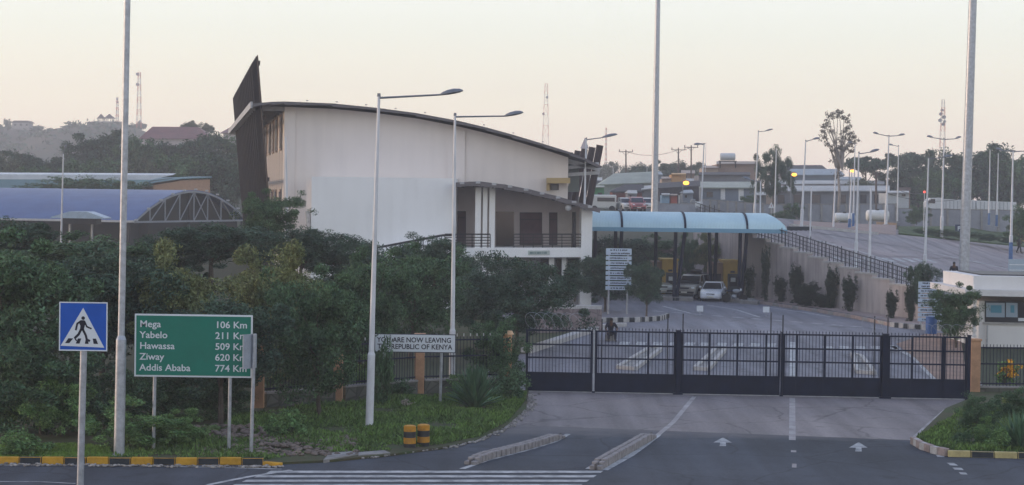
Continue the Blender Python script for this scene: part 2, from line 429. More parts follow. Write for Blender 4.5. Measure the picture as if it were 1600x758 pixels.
for (a, b, c_, d) in (((1462, 711), (1472, 711), (1476, 714.5), (1465, 714.5)), ((1479, 723.5), (1491, 724), (1497, 728), (1485, 727.5)),
                      ((1488, 731), (1502, 731.5), (1506, 735), (1492, 734.5)), ((1498, 738.5), (1509, 739), (1512, 742), (1501, 741.5))):
    mb.add([gp(*q, .008) for q in (a, b, c_, d)], [(0, 1, 2, 3)])
o = mb.build('lane_dashes', ROADW); o['kind'] = 'structure'
def arrow(cx, yb, yt, w):
    mb = MB(); hy = yb - (yb - yt) * .48
    mb.add([gp(cx - w * .17, yb, .008), gp(cx + w * .19, yb, .008), gp(cx + w * .17, hy, .008), gp(cx - w * .12, hy, .008)], [(0, 1, 2, 3)])
    mb.add([gp(cx - w * .5, hy + .6, .008), gp(cx + w * .5, hy + .6, .008), gp(cx + w * .06, yt, .008), gp(cx - w * .02, yt, .008)], [(0, 1, 2, 3)])
    o = mb.build('road_arrow', ROADW); o['kind'] = 'structure'
arrow(1129, 697.5, 684.5, 29); arrow(1341, 706, 692, 29)
# lower lot lines
P_ = []
for i in range(12):
    x = 1020 + i * 31; P_.append(([(x, 486 + i * 2.4), (x + 17, 487.3 + i * 2.4)], .16))
P_ += [([(1035, 478.5), (1080, 490)], .12), ([(1105, 477), (1150, 484), (1187, 496)], .12), ([(1196, 480), (1260, 489), (1300, 496)], .12)]
P_ += [([(1392, 540), (1430, 560), (1466, 598)], .16), ([(1238, 535), (1237, 610)], .16)]
P_ = [(a_, w_ * 1.7) for a_, w_ in P_]
marks('lot_lines', P_, ROADW, on=.012)
mb = MB()
for x in (968, 994, 1020, 1046, 1070, 1094, 1120, 1146, 1172, 1196):
    mb.add([gp(x + 2, 534 + (x-968)*.012, .012), gp(x + 17, 534.5 + (x-968)*.012, .012), gp(x + 14, 539.5 + (x-968)*.012, .012), gp(x - 2, 539 + (x-968)*.012, .012)], [(0, 1, 2, 3)])
for x in (1285, 1310, 1335, 1360, 1385, 1410):
    mb.add([gp(x, 541, .012), gp(x + 16, 541.5, .012), gp(x + 18, 546, .012), gp(x + 2, 545.5, .012)], [(0, 1, 2, 3)])
o = mb.build('lot_zebra', ROADW); o['kind'] = 'structure'
# upper lot lines
U_ = [([(1262, 361), (1340, 374), (1420, 388), (1500, 404), (1610, 428)], .35), ([(1275, 375), (1343, 393), (1362, 399), (1420, 418), (1500, 446)], .2),
      ([(1285, 398), (1345, 399), (1420, 401), (1470, 404)], .14), ([(1300, 361), (1440, 369)], .14), ([(1470, 402), (1600, 422)], .16),
      ([(1372, 421), (1381, 425)], .25), ([(1396, 430.5), (1404, 433.5)], .25)]
for i in range(10):
    x = 1298 + i * 16; U_.append(([(x, 401.5 + i * .3), (x + 17, 407.5 + i * .3)], .5))
U_ = [(a_, w_ * 1.35) for a_, w_ in U_]
marks('upper_lot_lines', U_, ROADW, on='T')

# ---- kerbs: blocks painted in turn, one mesh for each run
KY = mat('yellow_kerb_paint', (.55, .30, .03), .8, var=.3, scale=4); KB = mat('black_kerb_paint', (.035, .042, .05), .85, var=.4, scale=4)
KC = mat('pale_kerb_concrete', (.46, .45, .44), .9, var=.3, scale=4); KCY = mat('cream_kerb_paint', (.5, .42, .2), .85, var=.3, scale=4)
KP = mat('pinkish_kerb_concrete', (.36, .29, .27), .9, var=.35, scale=4)
def kerb(name, pts, mats, seq, L=.5, w=.16, h=.16, gap=.012, tz=None):
    pts = [Vector(p) for p in pts]; mb_ = MB(); k = 0
    for a, b in zip(pts[:-1], pts[1:]):
        d = b - a; n = max(1, round(d.length / L)); st = d / n; u = d.normalized()
        for i in range(n):
            p0 = a + st * i + u * gap; p1 = a + st * (i + 1) - u * gap
            mb_.mat(seq[k % len(seq)]); jz = random.uniform(-.008, .008)
            mb_.bar(p0 + Vector((0, 0, h / 2 + jz)), p1 + Vector((0, 0, h / 2 + jz)), w, h); k += 1
    o = mb_.build(name, mats, bevel=.012); o['kind'] = 'structure'; return o
ky = [g(-60, 724.5), g(46, 725)]; kerb('left_kerb', [g(-110, 724.5), g(412, 726.5)], [KY, KB], [1, 0], L=.56, h=.19)
kerb('left_kerb_end', [g(412, 726.5), g(440, 729)], [KY, KB], [0, 1], L=.5, h=.1)
kerb('right_kerb', [g(1426, 694), g(1440, 702), g(1456, 708), g(1480, 713.5)], [KP, KC], [0, 1], L=.33, h=.22)
kerb('right_kerb', [g(1480, 713.5), g(1700, 719)], [KCY, KB], [0, 1], L=.62, h=.18)
kerb('bed_kerb', [g(937, 504.5), g(1000, 503.5), g(1030, 501.5), g(1044, 497)], [KC, KB], [0, 1], L=.36, h=.3)
kerb('booth_kerb', [g(1030, 468), g(1055, 470), g(1082, 470.5)], [KC, KB], [1, 0, 1], L=.3, h=.25)
kerb('booth_kerb', [g(1130, 470), g(1160, 474), g(1184, 476)], [KC, KB], [1, 0, 1], L=.3, h=.25)
kerb('walk_kerb', [g(1162, 471.5), g(1270, 487), g(1340, 499), g(1392, 510)], [KP, CONC], [0, 0, 1], L=1., h=.22)
kerb('walk_kerb', [g(1392, 511), g(1420, 514), g(1470, 517)], [KC, KB], [0, 1], L=.4, h=.3)
flat('side_walk', [g(1164, 470), g(1270, 485), g(1340, 497), g(1394, 508), g(1470, 515), W0, W1], .19, KP)
# far row of kerb blocks on the upper lot
mbk = MB()
for i in range(5):
    p = T(1234 + i * 7.5, 360); mbk.mat(i % 2); mbk.box(p + Vector((0, 0, .15)), (.42, .4, .34))
o = mbk.build('upper_lot_kerb', [KB, KB]); o['kind'] = 'structure'

# lane dividers of concrete blocks in front of the gate
def divider(pts, w, h, label, two=False):
    r = empty('lane_divider', pts[0], label, 'lane divider', 'block lane dividers in front of the gate')
    m1 = MB(); pts = [Vector(p) for p in pts]
    tot = sum((b - a).length for a, b in zip(pts[:-1], pts[1:])); run = 0
    for a, b in zip(pts[:-1], pts[1:]):
        d = b - a; n = max(1, round(d.length / .27)); st = d / n; u = d.normalized(); q = Vector((-u.y, u.x, 0))
        for i in range(n):
            t = (run + st.length * (i + .5)) / tot; hh = h * min(1, .35 + t * 9, .35 + (1 - t) * 6) + random.uniform(-.004, .004)
            c_ = a + st * (i + .5)
            for sgn in (-1, 1):
                m1.mat(0); cc = c_ + q * sgn * (w / 2 - .08)
                m1.bar(cc - st * .38 + Vector((0, 0, hh / 2)), cc + st * .38 + Vector((0, 0, hh / 2)), .15, hh)
        run += d.length
    m1.build('kerb_blocks', [mat('weathered_kerb_concrete', (.30, .28, .28), .9, var=.35, scale=5), KP], r, bevel=.015)
    m2 = MB(); q = (pts[-1] - pts[0]).normalized(); off = Vector((-q.y, q.x, 0))
    for a, b in zip(pts[:-1], pts[1:]): m2.bar(a + Vector((0, 0, h * .4)), b + Vector((0, 0, h * .4)), w - .30, h * .7)
    m2.build('infill', mat('dark_infill', (.12, .11, .11), .9, var=.3), r)
divider([g(734, 727), g(760, 717), g(812, 704), g(850, 693), g(876, 684)], .34, .19, 'left of the two striped block kerb dividers on the dark asphalt')
divider([g(930, 735), g(952, 722), g(985, 703), g(1018, 684)], .34, .22, 'right of the two block kerb dividers, beside the straight white line')

# ---- verges: slightly raised beds
def bed(name, pts, h, m):
    mb_ = MB(); q = [(p[0], p[1], -.03) for p in pts]; mb_.prism(q, (0, 0, h + .03)); o = mb_.build(name, m); o['kind'] = 'structure'; return o
VL = [g(-260, 722), g(410, 724), g(440, 726), g(520, 722), g(600, 714), g(690, 702), g(745, 690), g(792, 667), g(822, 640), g(826, 612), g(700, 612), g(560, 612), g(300, 630), g(-260, 640)]
verge_l = bed('left_verge', VL, .06, GRASSG)
VR = [g(1428, 691), g(1446, 700), g(1482, 711), g(1720, 716), g(1720, 600), g(1516, 606), g(1512, 628), g(1478, 642)]
verge_r = bed('right_verge', VR, .10, GRASSG)

# retaining wall with pale capping and railing
TAN = streaked('tan_rendered_wall', (.42, .37, .355), (.18, .16, .16), .85)
wall = empty('retaining_wall', W1, 'long tan rendered retaining wall stepping down below the upper lot railing', 'wall')
def tz(p): return plane(p.x, p.y)
mb = MB(); mc = MB(); segs = [(W0, W1, 11), (W1, W2, 3)]
rail = empty('railing', W1 + Vector((0, 0, 4)), 'black metal railing along the top of the tan retaining wall', 'railing')
mr = MB(); mp_ = MB()
for A_, B_, n in segs:
    for i in range(n):
        a = A_.lerp(B_, i / n); b = A_.lerp(B_, (i + 1) / n); u = (b - a).normalized()
        zt = max(tz(a), tz(b)) * .5 + min(tz(a), tz(b)) * .5 + .12
        mb.bar(a + Vector((0, 0, zt / 2 - .05)), b + Vector((0, 0, zt / 2 - .05)), .35, zt + .1)
        mc.bar(a + Vector((0, 0, zt + .055)), b - u * .02 + Vector((0, 0, zt + .055)), .45, .11)
        k = 4
        for j in range(k):
            p = a.lerp(b, j / k); z0 = zt + .1; MB().tube(p + Vector((0, 0, z0)), p + Vector((0, 0, z0 + 1.05)), .03, n=6).build('railing_post', DARK, rail)
    a = A_ + Vector((0, 0, tz(A_))); b = B_ + Vector((0, 0, tz(B_)))
    for hgt in (.35, .6, .85, 1.12): mr.tube(a + Vector((0, 0, hgt + .1)), b + Vector((0, 0, hgt + .1)), .022 if hgt < 1 else .035, n=6)
    L = (b - a).length; nn = int(L / .28)
    for j in range(nn):
        p = a.lerp(b, j / nn); mr.tube(p + Vector((0, 0, .3)), p + Vector((0, 0, 1.2)), .011, n=4, caps=False)
mb.build('wall', TAN, wall); mc.build('coping', KC, wall)
mr.build('rails', DARK, rail)
# stone faced wall closing the lot behind the booths
sw = empty('stone_wall', W3, 'pale coursed stone wall in the shade behind the blue canopy', 'wall')
MB().bar(W2 + Vector((0, 1.5, 1.6)), W3 + Vector((-8, 1, 1.6)), .5, 3.4).build('wall', stonework('coursed_stone', (.34, .30, .26), (.22, .19, .17), 1.4), sw)
MB().bar(W2 + Vector((0, 1.5, 3.4)), W3 + Vector((-8, 1, 3.4)), .65, .18).build('coping', KC, sw)
mb = MB(); mb.prism([W2 + Vector((0, 1.7, 3.2)), W3 + Vector((-8, 1.3, 3.2)), (W3.x - 8, 215, 5.1), (fa.x, 215, 5.2)], (0, 0, .12))
emb = mb.build('embankment', FARG); emb['kind'] = 'structure'

# ---- rough bank of stones near the drain
rk = MB(); sr = stonework('bank_stone', (.22, .17, .14), (.12, .10, .09), 3)
for i in range(700):
    x = random.uniform(300, 560); y = random.uniform(676, 716)
    if y < 716 - (560 - x) * .25 - 22 or (x > 470 and y < 690): continue
    p = g(x, y); r_ = random.uniform(.025, .10)
    M_ = Matrix.Rotation(random.uniform(0, 6), 3, 'Z') @ Matrix.Rotation(random.uniform(-.5, .5), 3, 'X')
    rk.ell(p + Vector((0, 0, .08 + .15 * max(0, (716 - y) / 40))), (r_ * 1.5, r_, r_ * .6), 6, 4, M_)
o = rk.build('rubble', sr); tag(o, 'brown stones and rubble lying on the bank above the drain', 'stones', kind='stuff')
mb = MB(); mb.prism([g(505, 724), g(562, 714), g(545, 707), g(515, 713)], (0, 0, .09)); mb.prism([g(560, 716), g(610, 712), g(600, 708), g(560, 711)], (0, 0, .08))
tag(mb.build('culvert_slab', CONC), 'cracked grey concrete slab over the drain beside the zebra crossing', 'slab')
# ------------------------------------------------------------------ foliage
def leafmat(name, a, b, isl=.55):
    m = mat(name, a, .7, col2=b, scale=.9, island=isl, spec=.15); return m
LF_DARK = leafmat('dark_leaves', (.075, .125, .080), (.034, .064, .046))
LF_MID = leafmat('mid_leaves', (.098, .168, .080), (.046, .09, .05))
LF_OLIVE = leafmat('olive_leaves', (.20, .215, .09), (.09, .13, .06))
LF_LIGHT = leafmat('fresh_leaves', (.17, .28, .095), (.085, .165, .06))
LF_GREY = leafmat('grey_leaves', (.12, .14, .09), (.07, .09, .06))
BARK = mat('bark', (.11, .09, .075), .9, var=.4, scale=6, bump=.4, bscale=20)
BARKP = mat('pale_bark', (.30, .27, .25), .9, var=.3, scale=6, bump=.3)

def leaves(name, pts, size, m, parent=None, flat_=.35):
    n = len(pts); nrm = RNG.normal(size=(n, 3)); nrm[:, 2] += flat_ * 2 * np.sign(RNG.random(n) - .2)
    nrm /= np.linalg.norm(nrm, axis=1)[:, None]
    t = RNG.normal(size=(n, 3)); u = np.cross(nrm, t); u /= np.linalg.norm(u, axis=1)[:, None]; v = np.cross(nrm, u)
    s = size * RNG.uniform(.6, 1.35, size=(n, 1))
    V = np.empty((n, 4, 3)); V[:, 0] = pts - u * s * .62; V[:, 1] = pts - v * s * .24; V[:, 2] = pts + u * s * .62; V[:, 3] = pts + v * s * .24
    me = bpy.data.meshes.new(name); me.vertices.add(4 * n); me.vertices.foreach_set('co', V.reshape(-1))
    me.loops.add(4 * n); me.loops.foreach_set('vertex_index', np.arange(4 * n, dtype=np.int32))
    me.polygons.add(n); me.polygons.foreach_set('loop_start', np.arange(0, 4 * n, 4, dtype=np.int32))
    try: me.polygons.foreach_set('loop_total', np.full(n, 4, dtype=np.int32))
    except Exception: pass
    me.materials.append(m); me.update(); me.validate()
    o = bpy.data.objects.new(name, me); COL.objects.link(o)
    if parent: o.parent = parent
    return o

def crown_pts(nclump, nleaf, r, zc, cr, low=0., flatc=.75, seed=1, gap=0., lumpy=.25, core=.3):
    rg = np.random.default_rng(seed)
    d = rg.normal(size=(nclump, 3)); d /= np.linalg.norm(d, axis=1)[:, None]
    lob = 1 + lumpy * (np.sin(d[:, 0] * 4 + seed) * np.cos(d[:, 1] * 3.3 + seed * 2) + .6 * np.sin(d[:, 2] * 5 + seed * 1.7))
    rad = (rg.random(nclump) ** .45) * (1 - core) + core * rg.random(nclump)
    c = d * (rad * lob)[:, None] * np.array(r) + np.array([0, 0, zc])
    c = c[c[:, 2] > low]
    w = rg.random(len(c)) ** 1.3 + .15; w /= w.sum()
    idx = rg.choice(len(c), nleaf, p=w)
    o = rg.normal(size=(nleaf, 3)); o /= np.linalg.norm(o, axis=1)[:, None]
    o *= (rg.random(nleaf) ** .5)[:, None] * cr * (0.6 + .8 * rg.random(len(c))[idx])[:, None]; o[:, 2] *= flatc
    p = c[idx] + o
    return p[p[:, 2] > low], c

def limbs(mb, c, base, top, r0, n, seed, lean=(0, 0), fork=None):
    rg = random.Random(seed); top = Vector(top); base = Vector(base)
    m1 = base.lerp(top, .5) + Vector((rg.uniform(-.15, .15) + lean[0], rg.uniform(-.15, .15) + lean[1], 0))
    mb.tube(base, m1, r0, r0 * .8, 8); mb.tube(m1, top, r0 * .8, r0 * .5, 8)
    idx = [rg.randrange(len(c)) for _ in range(n)]
    for i in idx:
        e = Vector(c[i]); st = m1.lerp(top, rg.uniform(.1, 1))
        if e.z < st.z - .6: e.z = st.z + rg.uniform(-.2, .5)
        mid = st.lerp(e, .5) + Vector((rg.uniform(-.2, .2), rg.uniform(-.2, .2), rg.uniform(0, .3))) * (e - st).length * .4
        mb.tube(st, mid, r0 * .38, r0 * .22, 6, False); mb.tube(mid, e, r0 * .22, r0 * .07, 5, False)
        for _ in range(2):
            q = mid.lerp(e, rg.uniform(.2, .9)); e2 = q + Vector((rg.uniform(-1, 1), rg.uniform(-1, 1), rg.uniform(-.1, .8))) * (e - st).length * .3
            mb.tube(q, e2, r0 * .12, r0 * .04, 4, False)

PROTO = {}
def proto(kind, name, r, h, nclump, nleaf, cr, leaf, lm, low=0., zc=None, trunk_r=.09, nl=12, barkm=None, lumpy=.25, core=.3, seed=1, flatc=.75, cat='tree', cname='crown'):
    """an unplaced plant of width 2*r and height h; kept only as a source of meshes"""
    zc = zc if zc is not None else h - r * .8
    rz = h - zc
    pts, c = crown_pts(nclump, nleaf, (r, r, rz * .92), zc, cr, low, flatc, seed, lumpy=lumpy, core=core)
    mx = np.percentile(np.abs(pts[:, :2]), 99); pts[:, :2] *= r / mx; c[:, :2] *= r / mx
    hz = np.percentile(pts[:, 2], 99.7); pts[:, 2] *= h / hz; c[:, 2] *= h / hz
    lo = leaves(cname, pts, leaf, lm); me = lo.data; bpy.data.objects.remove(lo)
    mb = LB(); limbs(mb, c, (0, 0, -.2), (0, 0, zc), trunk_r, nl, seed)
    tr = mb.build('trunk', barkm or BARK, empty('t', (0, 0, 0), None, None), smooth=True)
    tm = tr.data; t = tr.parent; bpy.data.objects.remove(tr); bpy.data.objects.remove(t)
    PROTO[kind] = (name, me, tm, r, h, cname)
proto('bushA', 'bush', 2.2, 4.0, 95, 26000, .42, .13, LF_MID, low=.05, zc=1.7, trunk_r=.07, seed=3, lumpy=.3)
proto('bushB', 'bush', 2.2, 4.0, 85, 24000, .40, .13, LF_LIGHT, low=.05, zc=1.6, trunk_r=.06, seed=5, lumpy=.4)
proto('treeA', 'broadleaf_tree', 2.6, 6.5, 120, 42000, .50, .14, LF_DARK, low=.9, zc=3.4, trunk_r=.14, seed=11, lumpy=.3)
proto('treeB', 'broadleaf_tree', 2.6, 6.5, 115, 40000, .48, .14, LF_OLIVE, low=.9, zc=3.5, trunk_r=.14, seed=12, lumpy=.35)
proto('treeC', 'broadleaf_tree', 3.6, 5.6, 160, 44000, .48, .14, LF_DARK, low=.2, zc=2.7, trunk_r=.14, seed=13, lumpy=.22)
proto('treeM', 'broadleaf_tree', 2.8, 6.0, 115, 38000, .48, .14, LF_MID, low=.6, zc=3.1, trunk_r=.13, seed=15, lumpy=.35)
proto('farA', 'tree', 5.0, 9.0, 90, 16000, 1.3, .42, LF_DARK, low=.5, zc=4.6, trunk_r=.25, nl=8, seed=21, lumpy=.35)
proto('farB', 'tree', 5.0, 8.0, 80, 15000, 1.2, .42, LF_MID, low=.4, zc=4.2, trunk_r=.25, nl=8, seed=22, lumpy=.4)
proto('farC', 'tree', 5.0, 8.0, 70, 14000, 1.2, .40, LF_GREY, low=.4, zc=4.4, trunk_r=.25, nl=8, seed=23, lumpy=.45)
proto('acacia', 'umbrella_tree', 5.0, 7.0, 46, 8000, 1.1, .36, LF_DARK, low=4.6, zc=6.0, trunk_r=.2, nl=10, seed=24, flatc=.35, lumpy=.3)
proto('creeper', 'climbing_plant', .6, 3.2, 130, 9000, .24, .12, leafmat('creeper_leaves', (.038, .06, .036), (.02, .032, .022)), low=.05, zc=1.5, trunk_r=.03, nl=5, seed=26, lumpy=.55, flatc=1.3, cname='foliage')
proto('weed', 'shrub', .8, 1.2, 60, 3000, .22, .10, LF_LIGHT, low=.02, zc=.5, trunk_r=.02, nl=8, seed=27, lumpy=.4, cname='foliage')
proto('weedD', 'shrub', .8, 1.2, 60, 3500, .22, .10, LF_MID, low=.02, zc=.5, trunk_r=.02, nl=8, seed=28, lumpy=.4, cname='foliage')

def plant(kind, cx, by, ty, wpx, label, cat='tree', group=None, s=None, z=None, dx=0, zfac=1., on=None):
    """picture column, base and top rows, width; s = scale where the base is hidden"""
    name, cm, tm, r, h, cn = PROTO[kind]
    if on == 'T': p = T(cx, by)
    elif s is None: p = G(cx, by, 0.0)
    else: p = P(cx, by, s)
    sc = scale_at(p); top = P(cx, ty, sc)
    hh = max(top.z - p.z, .2); sx = wpx / sc / (2 * r); sz = hh / h
    o = empty(name, p, label, cat, group, rz=random.uniform(0, 6.28))
    dpt = min(sx, max(sz, sx * .6)); o.scale = (sx, sx, sz)
    for nm, me in (('trunk', tm), (cn, cm)):
        c = bpy.data.objects.new(nm, me); COL.objects.link(c); c.parent = o
    return o

# --- near thicket on the left
TH = 'trees and bushes of the thicket behind the left kerb'
plant('treeM', 20, 672, 366, 280, 'tall dark tree at the left edge of the photo above the lawn strip', 'tree', TH)
plant('treeA', 160, 640, 400, 220, 'dark leafy tree behind the tall mast, between edge tree and olive tree', 'tree', TH)
plant('bushA', 62, 682, 520, 210, 'broad green bush behind the blue pedestrian crossing sign', 'bush', TH)
plant('bushB', 215, 703, 622, 160, 'light green low bush growing around the foot of the tall mast', 'bush', TH)
plant('treeB', 272, 640, 382, 180, 'olive crowned tree rising above the green distance sign beside the mast', 'tree', TH)
plant('treeA', 345, 668, 470, 190, 'dark tree with a bare forked trunk behind the right half of the green sign', 'tree', TH)
plant('treeB', 440, 630, 384, 160, 'olive topped tree between the green sign and the first street lamp', 'tree', TH)
plant('treeM', 500, 655, 420, 165, 'dark drooping tree standing on the grass just left of the first street lamp', 'tree', TH)
plant('treeM', 560, 600, 392, 150, 'dark tree behind the first street lamp above the welcome board', 'tree', TH)
plant('treeM', 640, 560, 384, 170, 'dark rounded shrub mass between the two front street lamps', 'tree', TH)
plant('treeC', 600, 520, 376, 260, 'feathery dark tree in front of the lower white wall of the big building', 'tree', TH)
plant('treeC', 806, 545, 400, 195, 'large domed dark green tree in front of the veranda of the white building', 'tree', TH)
plant('treeC', 742, 500, 398, 130, 'dark tree tucked below the veranda slab behind the domed tree', 'tree', TH)
plant('bushA', 780, 612, 498, 96, 'climbing green bush wrapping the orange gate post with a lamp on it', 'bush', TH)
plant('weedD', 795, 628, 575, 60, 'leafy shrub at the foot of the left gate leaf', 'shrub', TH)
plant('bushB', 285, 700, 640, 90, 'pale green bush beneath the left half of the green sign', 'bush', TH)
plant('treeB', 400, 600, 390, 170, 'yellowish olive tree behind the right end of the green sign', 'tree', TH)
plant('bushB', 95, 686, 570, 120, 'bright green bush between the pedestrian sign post and the tall mast', 'bush', TH)
plant('bushA', 460, 622, 540, 110, 'dark bush hiding the fence left of the first street lamp', 'bush', TH)
plant('bushB', 560, 618, 555, 80, 'pale green bush against the fence just left of the notice board', 'bush', TH)
plant('weedD', 625, 622, 590, 50, 'low weeds growing against the stone wall under the notice board', 'shrub', TH)
plant('bushA', 195, 668, 575, 130, 'dark bush behind the tall mast at the edge of the green sign', 'bush', TH)
plant('bushA', 275, 660, 572, 130, 'dark bush seen below the left half of the green sign', 'bush', TH)
plant('bushA', 345, 652, 572, 120, 'dark bush seen below the right half of the green sign', 'bush', TH)
plant('weed', 715, 616, 585, 60, 'leafy weeds by the stone wall behind the agave', 'shrub', TH)
plant('bushB', 20, 676, 560, 110, 'bright green bush at the left edge below the tall dark tree', 'bush', TH)
plant('weed', 30, 714, 672, 90, 'weedy shrub at the left edge above the mown strip', 'shrub', TH)
plant('weed', 450, 690, 640, 80, 'small shrub on the bank right of the leaning sign post', 'shrub', TH)
# mid trees around the arched shed and fin wall
MT = 'trees around the blue arched shed'
plant('treeM', 418, 400, 298, 100, 'leafy tree at the foot of the dark louvred fin wall', 'tree', MT, s=30)
plant('treeA', 330, 440, 352, 170, 'dark tree under the arched end of the blue shed', 'tree', MT, s=36)
plant('treeA', 470, 450, 358, 130, 'dark tree at the left foot of the white gable wall', 'tree', MT, s=34)
plant('treeM', 110, 480, 365, 240, 'tree in front of the long blue shed wall, left of the mast', 'tree', MT, s=38)
plant('treeA', 10, 460, 345, 160, 'dark tree by the left edge in front of the blue shed', 'tree', MT, s=36)
plant('treeC', 240, 470, 372, 170, 'dark spreading tree between the mast and the arched shed end', 'tree', MT, s=36)
plant('treeC', 530, 440, 372, 150, 'dark low tree against the white block wall, left of the first lamp', 'tree', MT, s=32)
plant('treeC', 678, 450, 368, 120, 'feathery tree below the sloping stair rail beside the second lamp', 'tree', MT, s=32)
plant('bushA', 110, 330, 277, 170, 'grey green tree poking between the pale roof and the blue shed roof', 'tree', MT, s=13.2)
plant('bushA', 190, 330, 281, 90, 'small tree right behind the mast between the two blue roofs', 'tree', MT, s=13.2)
plant('treeA', 945, 500, 400, 90, 'dark tree behind the left post of the slatted signboard', 'tree', 'trees behind the slatted signboard', s=25)
plant('treeA', 1010, 500, 412, 58, 'dark tree right of the slatted signboard near the parked pickup', 'tree', 'trees behind the slatted signboard', s=26)
plant('treeA', 950, 450, 372, 110, 'dark tree in the shade below the left end of the blue canopy', 'tree', 'trees behind the slatted signboard', s=21)
plant('treeA', 898, 470, 428, 60, 'small tree at the right corner of the veranda above the stone wall', 'tree', 'trees behind the slatted signboard', s=27)
plant('treeM', 1015, 440, 368, 90, 'tree behind the booths below the middle of the canopy', 'tree', 'trees behind the slatted signboard', s=19.5)
plant('treeB', 1105, 450, 366, 52, 'slender drooping tree between the two toll booths', 'tree', 'trees behind the slatted signboard', s=20.5)
plant('treeM', 1072, 450, 366, 34, 'thin drooping tree beside the black columns of the canopy', 'tree', 'trees behind the slatted signboard', s=20.5)
plant('treeM', 1494, 540, 444, 80, 'green tree growing against the left side of the white guard house', 'tree', 'trees beside the guard house', s=33)
plant('treeA', 1440, 505, 412, 46, 'slim dark tree at the low end of the retaining wall', 'tree', 'trees beside the guard house', s=26.5)
# climbers on the retaining wall
CL = 'climbing plants on the retaining wall'
def climber(x, yb, yt, w, lab):
    p = g(x, yb); pp = P(x, yb, scale_at(p) )
    plant('creeper', x, yb + 5, yt - 3, w * 1.0, lab, 'climbing plant', CL)
for i, (x, yb, yt, w, lab) in enumerate([
    (1171, 466, 420, 16, 'dark climber just right of the black canopy columns'), (1195, 469, 388, 13, 'tall thin climber with a small white box, left part of the wall'),
    (1219, 471, 436, 20, 'short round climber left of the tallest dark climber'), (1244, 473, 418, 22, 'broad dark climber below the step in the wall'),
    (1264, 478, 444, 30, 'low dark shrub at the foot of the plain white pole'), (1298, 481, 420, 20, 'hooked dark climber reaching the wall top'),
    (1326, 486, 434, 22, 'leaning dark climber left of the blue based pole'), (1392, 497, 456, 18, 'thin climber right of the blue based pole'),
    (1422, 502, 448, 18, 'dark climber by the low end of the wall'), (1252, 476, 455, 26, 'creeping shrub in front of the grey box on the wall'),
    (1285, 480, 462, 30, 'low creeping shrub between two tall climbers')]):
    climber(x, yb, yt, w, lab)
# --- far trees
FL = 'far tree belt on the left slope'
k = 0
names_l = ['left edge', 'second', 'third', 'fourth', 'fifth']
belt = [(-10, 330, 243, 90, 'farC', 11), (40, 300, 237, 90, 'farA', 10), (85, 300, 248, 80, 'farA', 10), (130, 300, 212, 90, 'farA', 9.5), (165, 290, 206, 80, 'farA', 9.5),
        (150, 330, 250, 100, 'farB', 11), (215, 300, 216, 80, 'farB', 10), (255, 300, 222, 90, 'farA', 10), (300, 300, 214, 90, 'farA', 10), (345, 300, 206, 80, 'farA', 10),
        (230, 330, 248, 80, 'farC', 11.5), (290, 330, 244, 90, 'farB', 11.5), (350, 330, 240, 90, 'farA', 11.5), (380, 300, 215, 70, 'farB', 10), (60, 330, 262, 80, 'farB', 11.5), (5, 300, 250, 60, 'farA', 10.5), (100, 330, 268, 60, 'farC', 11.5)]
wh = ['below the hill house', 'below the dip in the hill skyline', 'left of the thin lamp pole', 'under the twin thatched pavilions', 'just left of the tall mast', 'low in the belt behind the pale roof',
      'just right of the tall mast', 'under the left end of the red roof', 'under the middle of the red roof', 'under the right end of the red roof', 'low beside the mast above the teal roof',
      'low above the tan gable', 'low beside the dark fin wall', 'highest beside the dark fin wall', 'low behind the pale sheet roof', 'at the far left edge', 'lowest behind the thin lamp pole']
adj = {'farA': 'dark', 'farB': 'green', 'farC': 'greyish'}
for (x, yb, yt, w, kd, s), lab in zip(belt, wh):
    plant(kd, x, yb, yt, w, adj[kd] + ' tree of the far belt, ' + lab, 'tree', FL, s=s)
plant('treeC', 1208, 322, 231, 64, 'dense dark round tree behind the plain pole above the long low building', 'tree', s=12)
FR = 'far tree belt on the right'
for x, yb, yt, w, kd, s, lab in [(1352, 330, 246, 80, 'acacia', 10, 'flat crowned tree right of the tall gappy tree'), (1420, 330, 240, 90, 'acacia', 9, 'umbrella tree standing above the belt left of the telecom mast'),
        (1395, 330, 258, 80, 'farA', 10, 'dark tree between the double lamps'), (1435, 330, 254, 80, 'farA', 10, 'dark tree left of the lit white lamp'), (1490, 330, 236, 90, 'farA', 10, 'dark tree behind the truck cab'),
        (1535, 330, 228, 100, 'farA', 10, 'tallest dark tree right of the big steel mast'), (1570, 330, 240, 90, 'farB', 10, 'dark tree sloping down to the right'), (1615, 330, 266, 90, 'farA', 10, 'dark tree at the right edge'),
        (1460, 330, 268, 70, 'farB', 10.5, 'lower green tree behind the truck'), (1350, 330, 280, 60, 'farC', 10.5, 'small greyish tree behind the white container'),
        (1560, 215, 236, 30, 'farC', 9, 'x')][:10]:
    plant(kd, x, yb, yt, w, lab, 'tree', FR, s=s)
FC = 'hazy trees behind the huts'
for x, yb, yt, w, kd, s, lab in [(950, 310, 254, 60, 'farC', 6, 'hazy grey tree right of the black slanting columns'), (1010, 305, 256, 60, 'farA', 8, 'dark tree left of the tall grey mast above the green roof'),
        (1045, 300, 252, 60, 'farA', 8, 'dark tree below the left wooden power pole pair'), (1080, 300, 255, 50, 'farA', 8, 'dark tree below the right wooden power pole'),
        (985, 300, 266, 60, 'farC', 7, 'hazy tree under the lone power pole'), (1110, 300, 265, 40, 'farB', 8.5, 'small tree left of the roof water tank')]:
    plant(kd, x, yb, yt, w, lab, 'tree', FC, s=s)
plant('bushA', 1432, 350, 322, 40, 'round bush on the lawn against the grey boundary wall', 'bush', s=13.2)
plant('bushA', 1597, 375, 322, 60, 'dark bush at the right edge of the lawn', 'bush', s=16)
HB = 'low hedge bushes along the lawn edge'
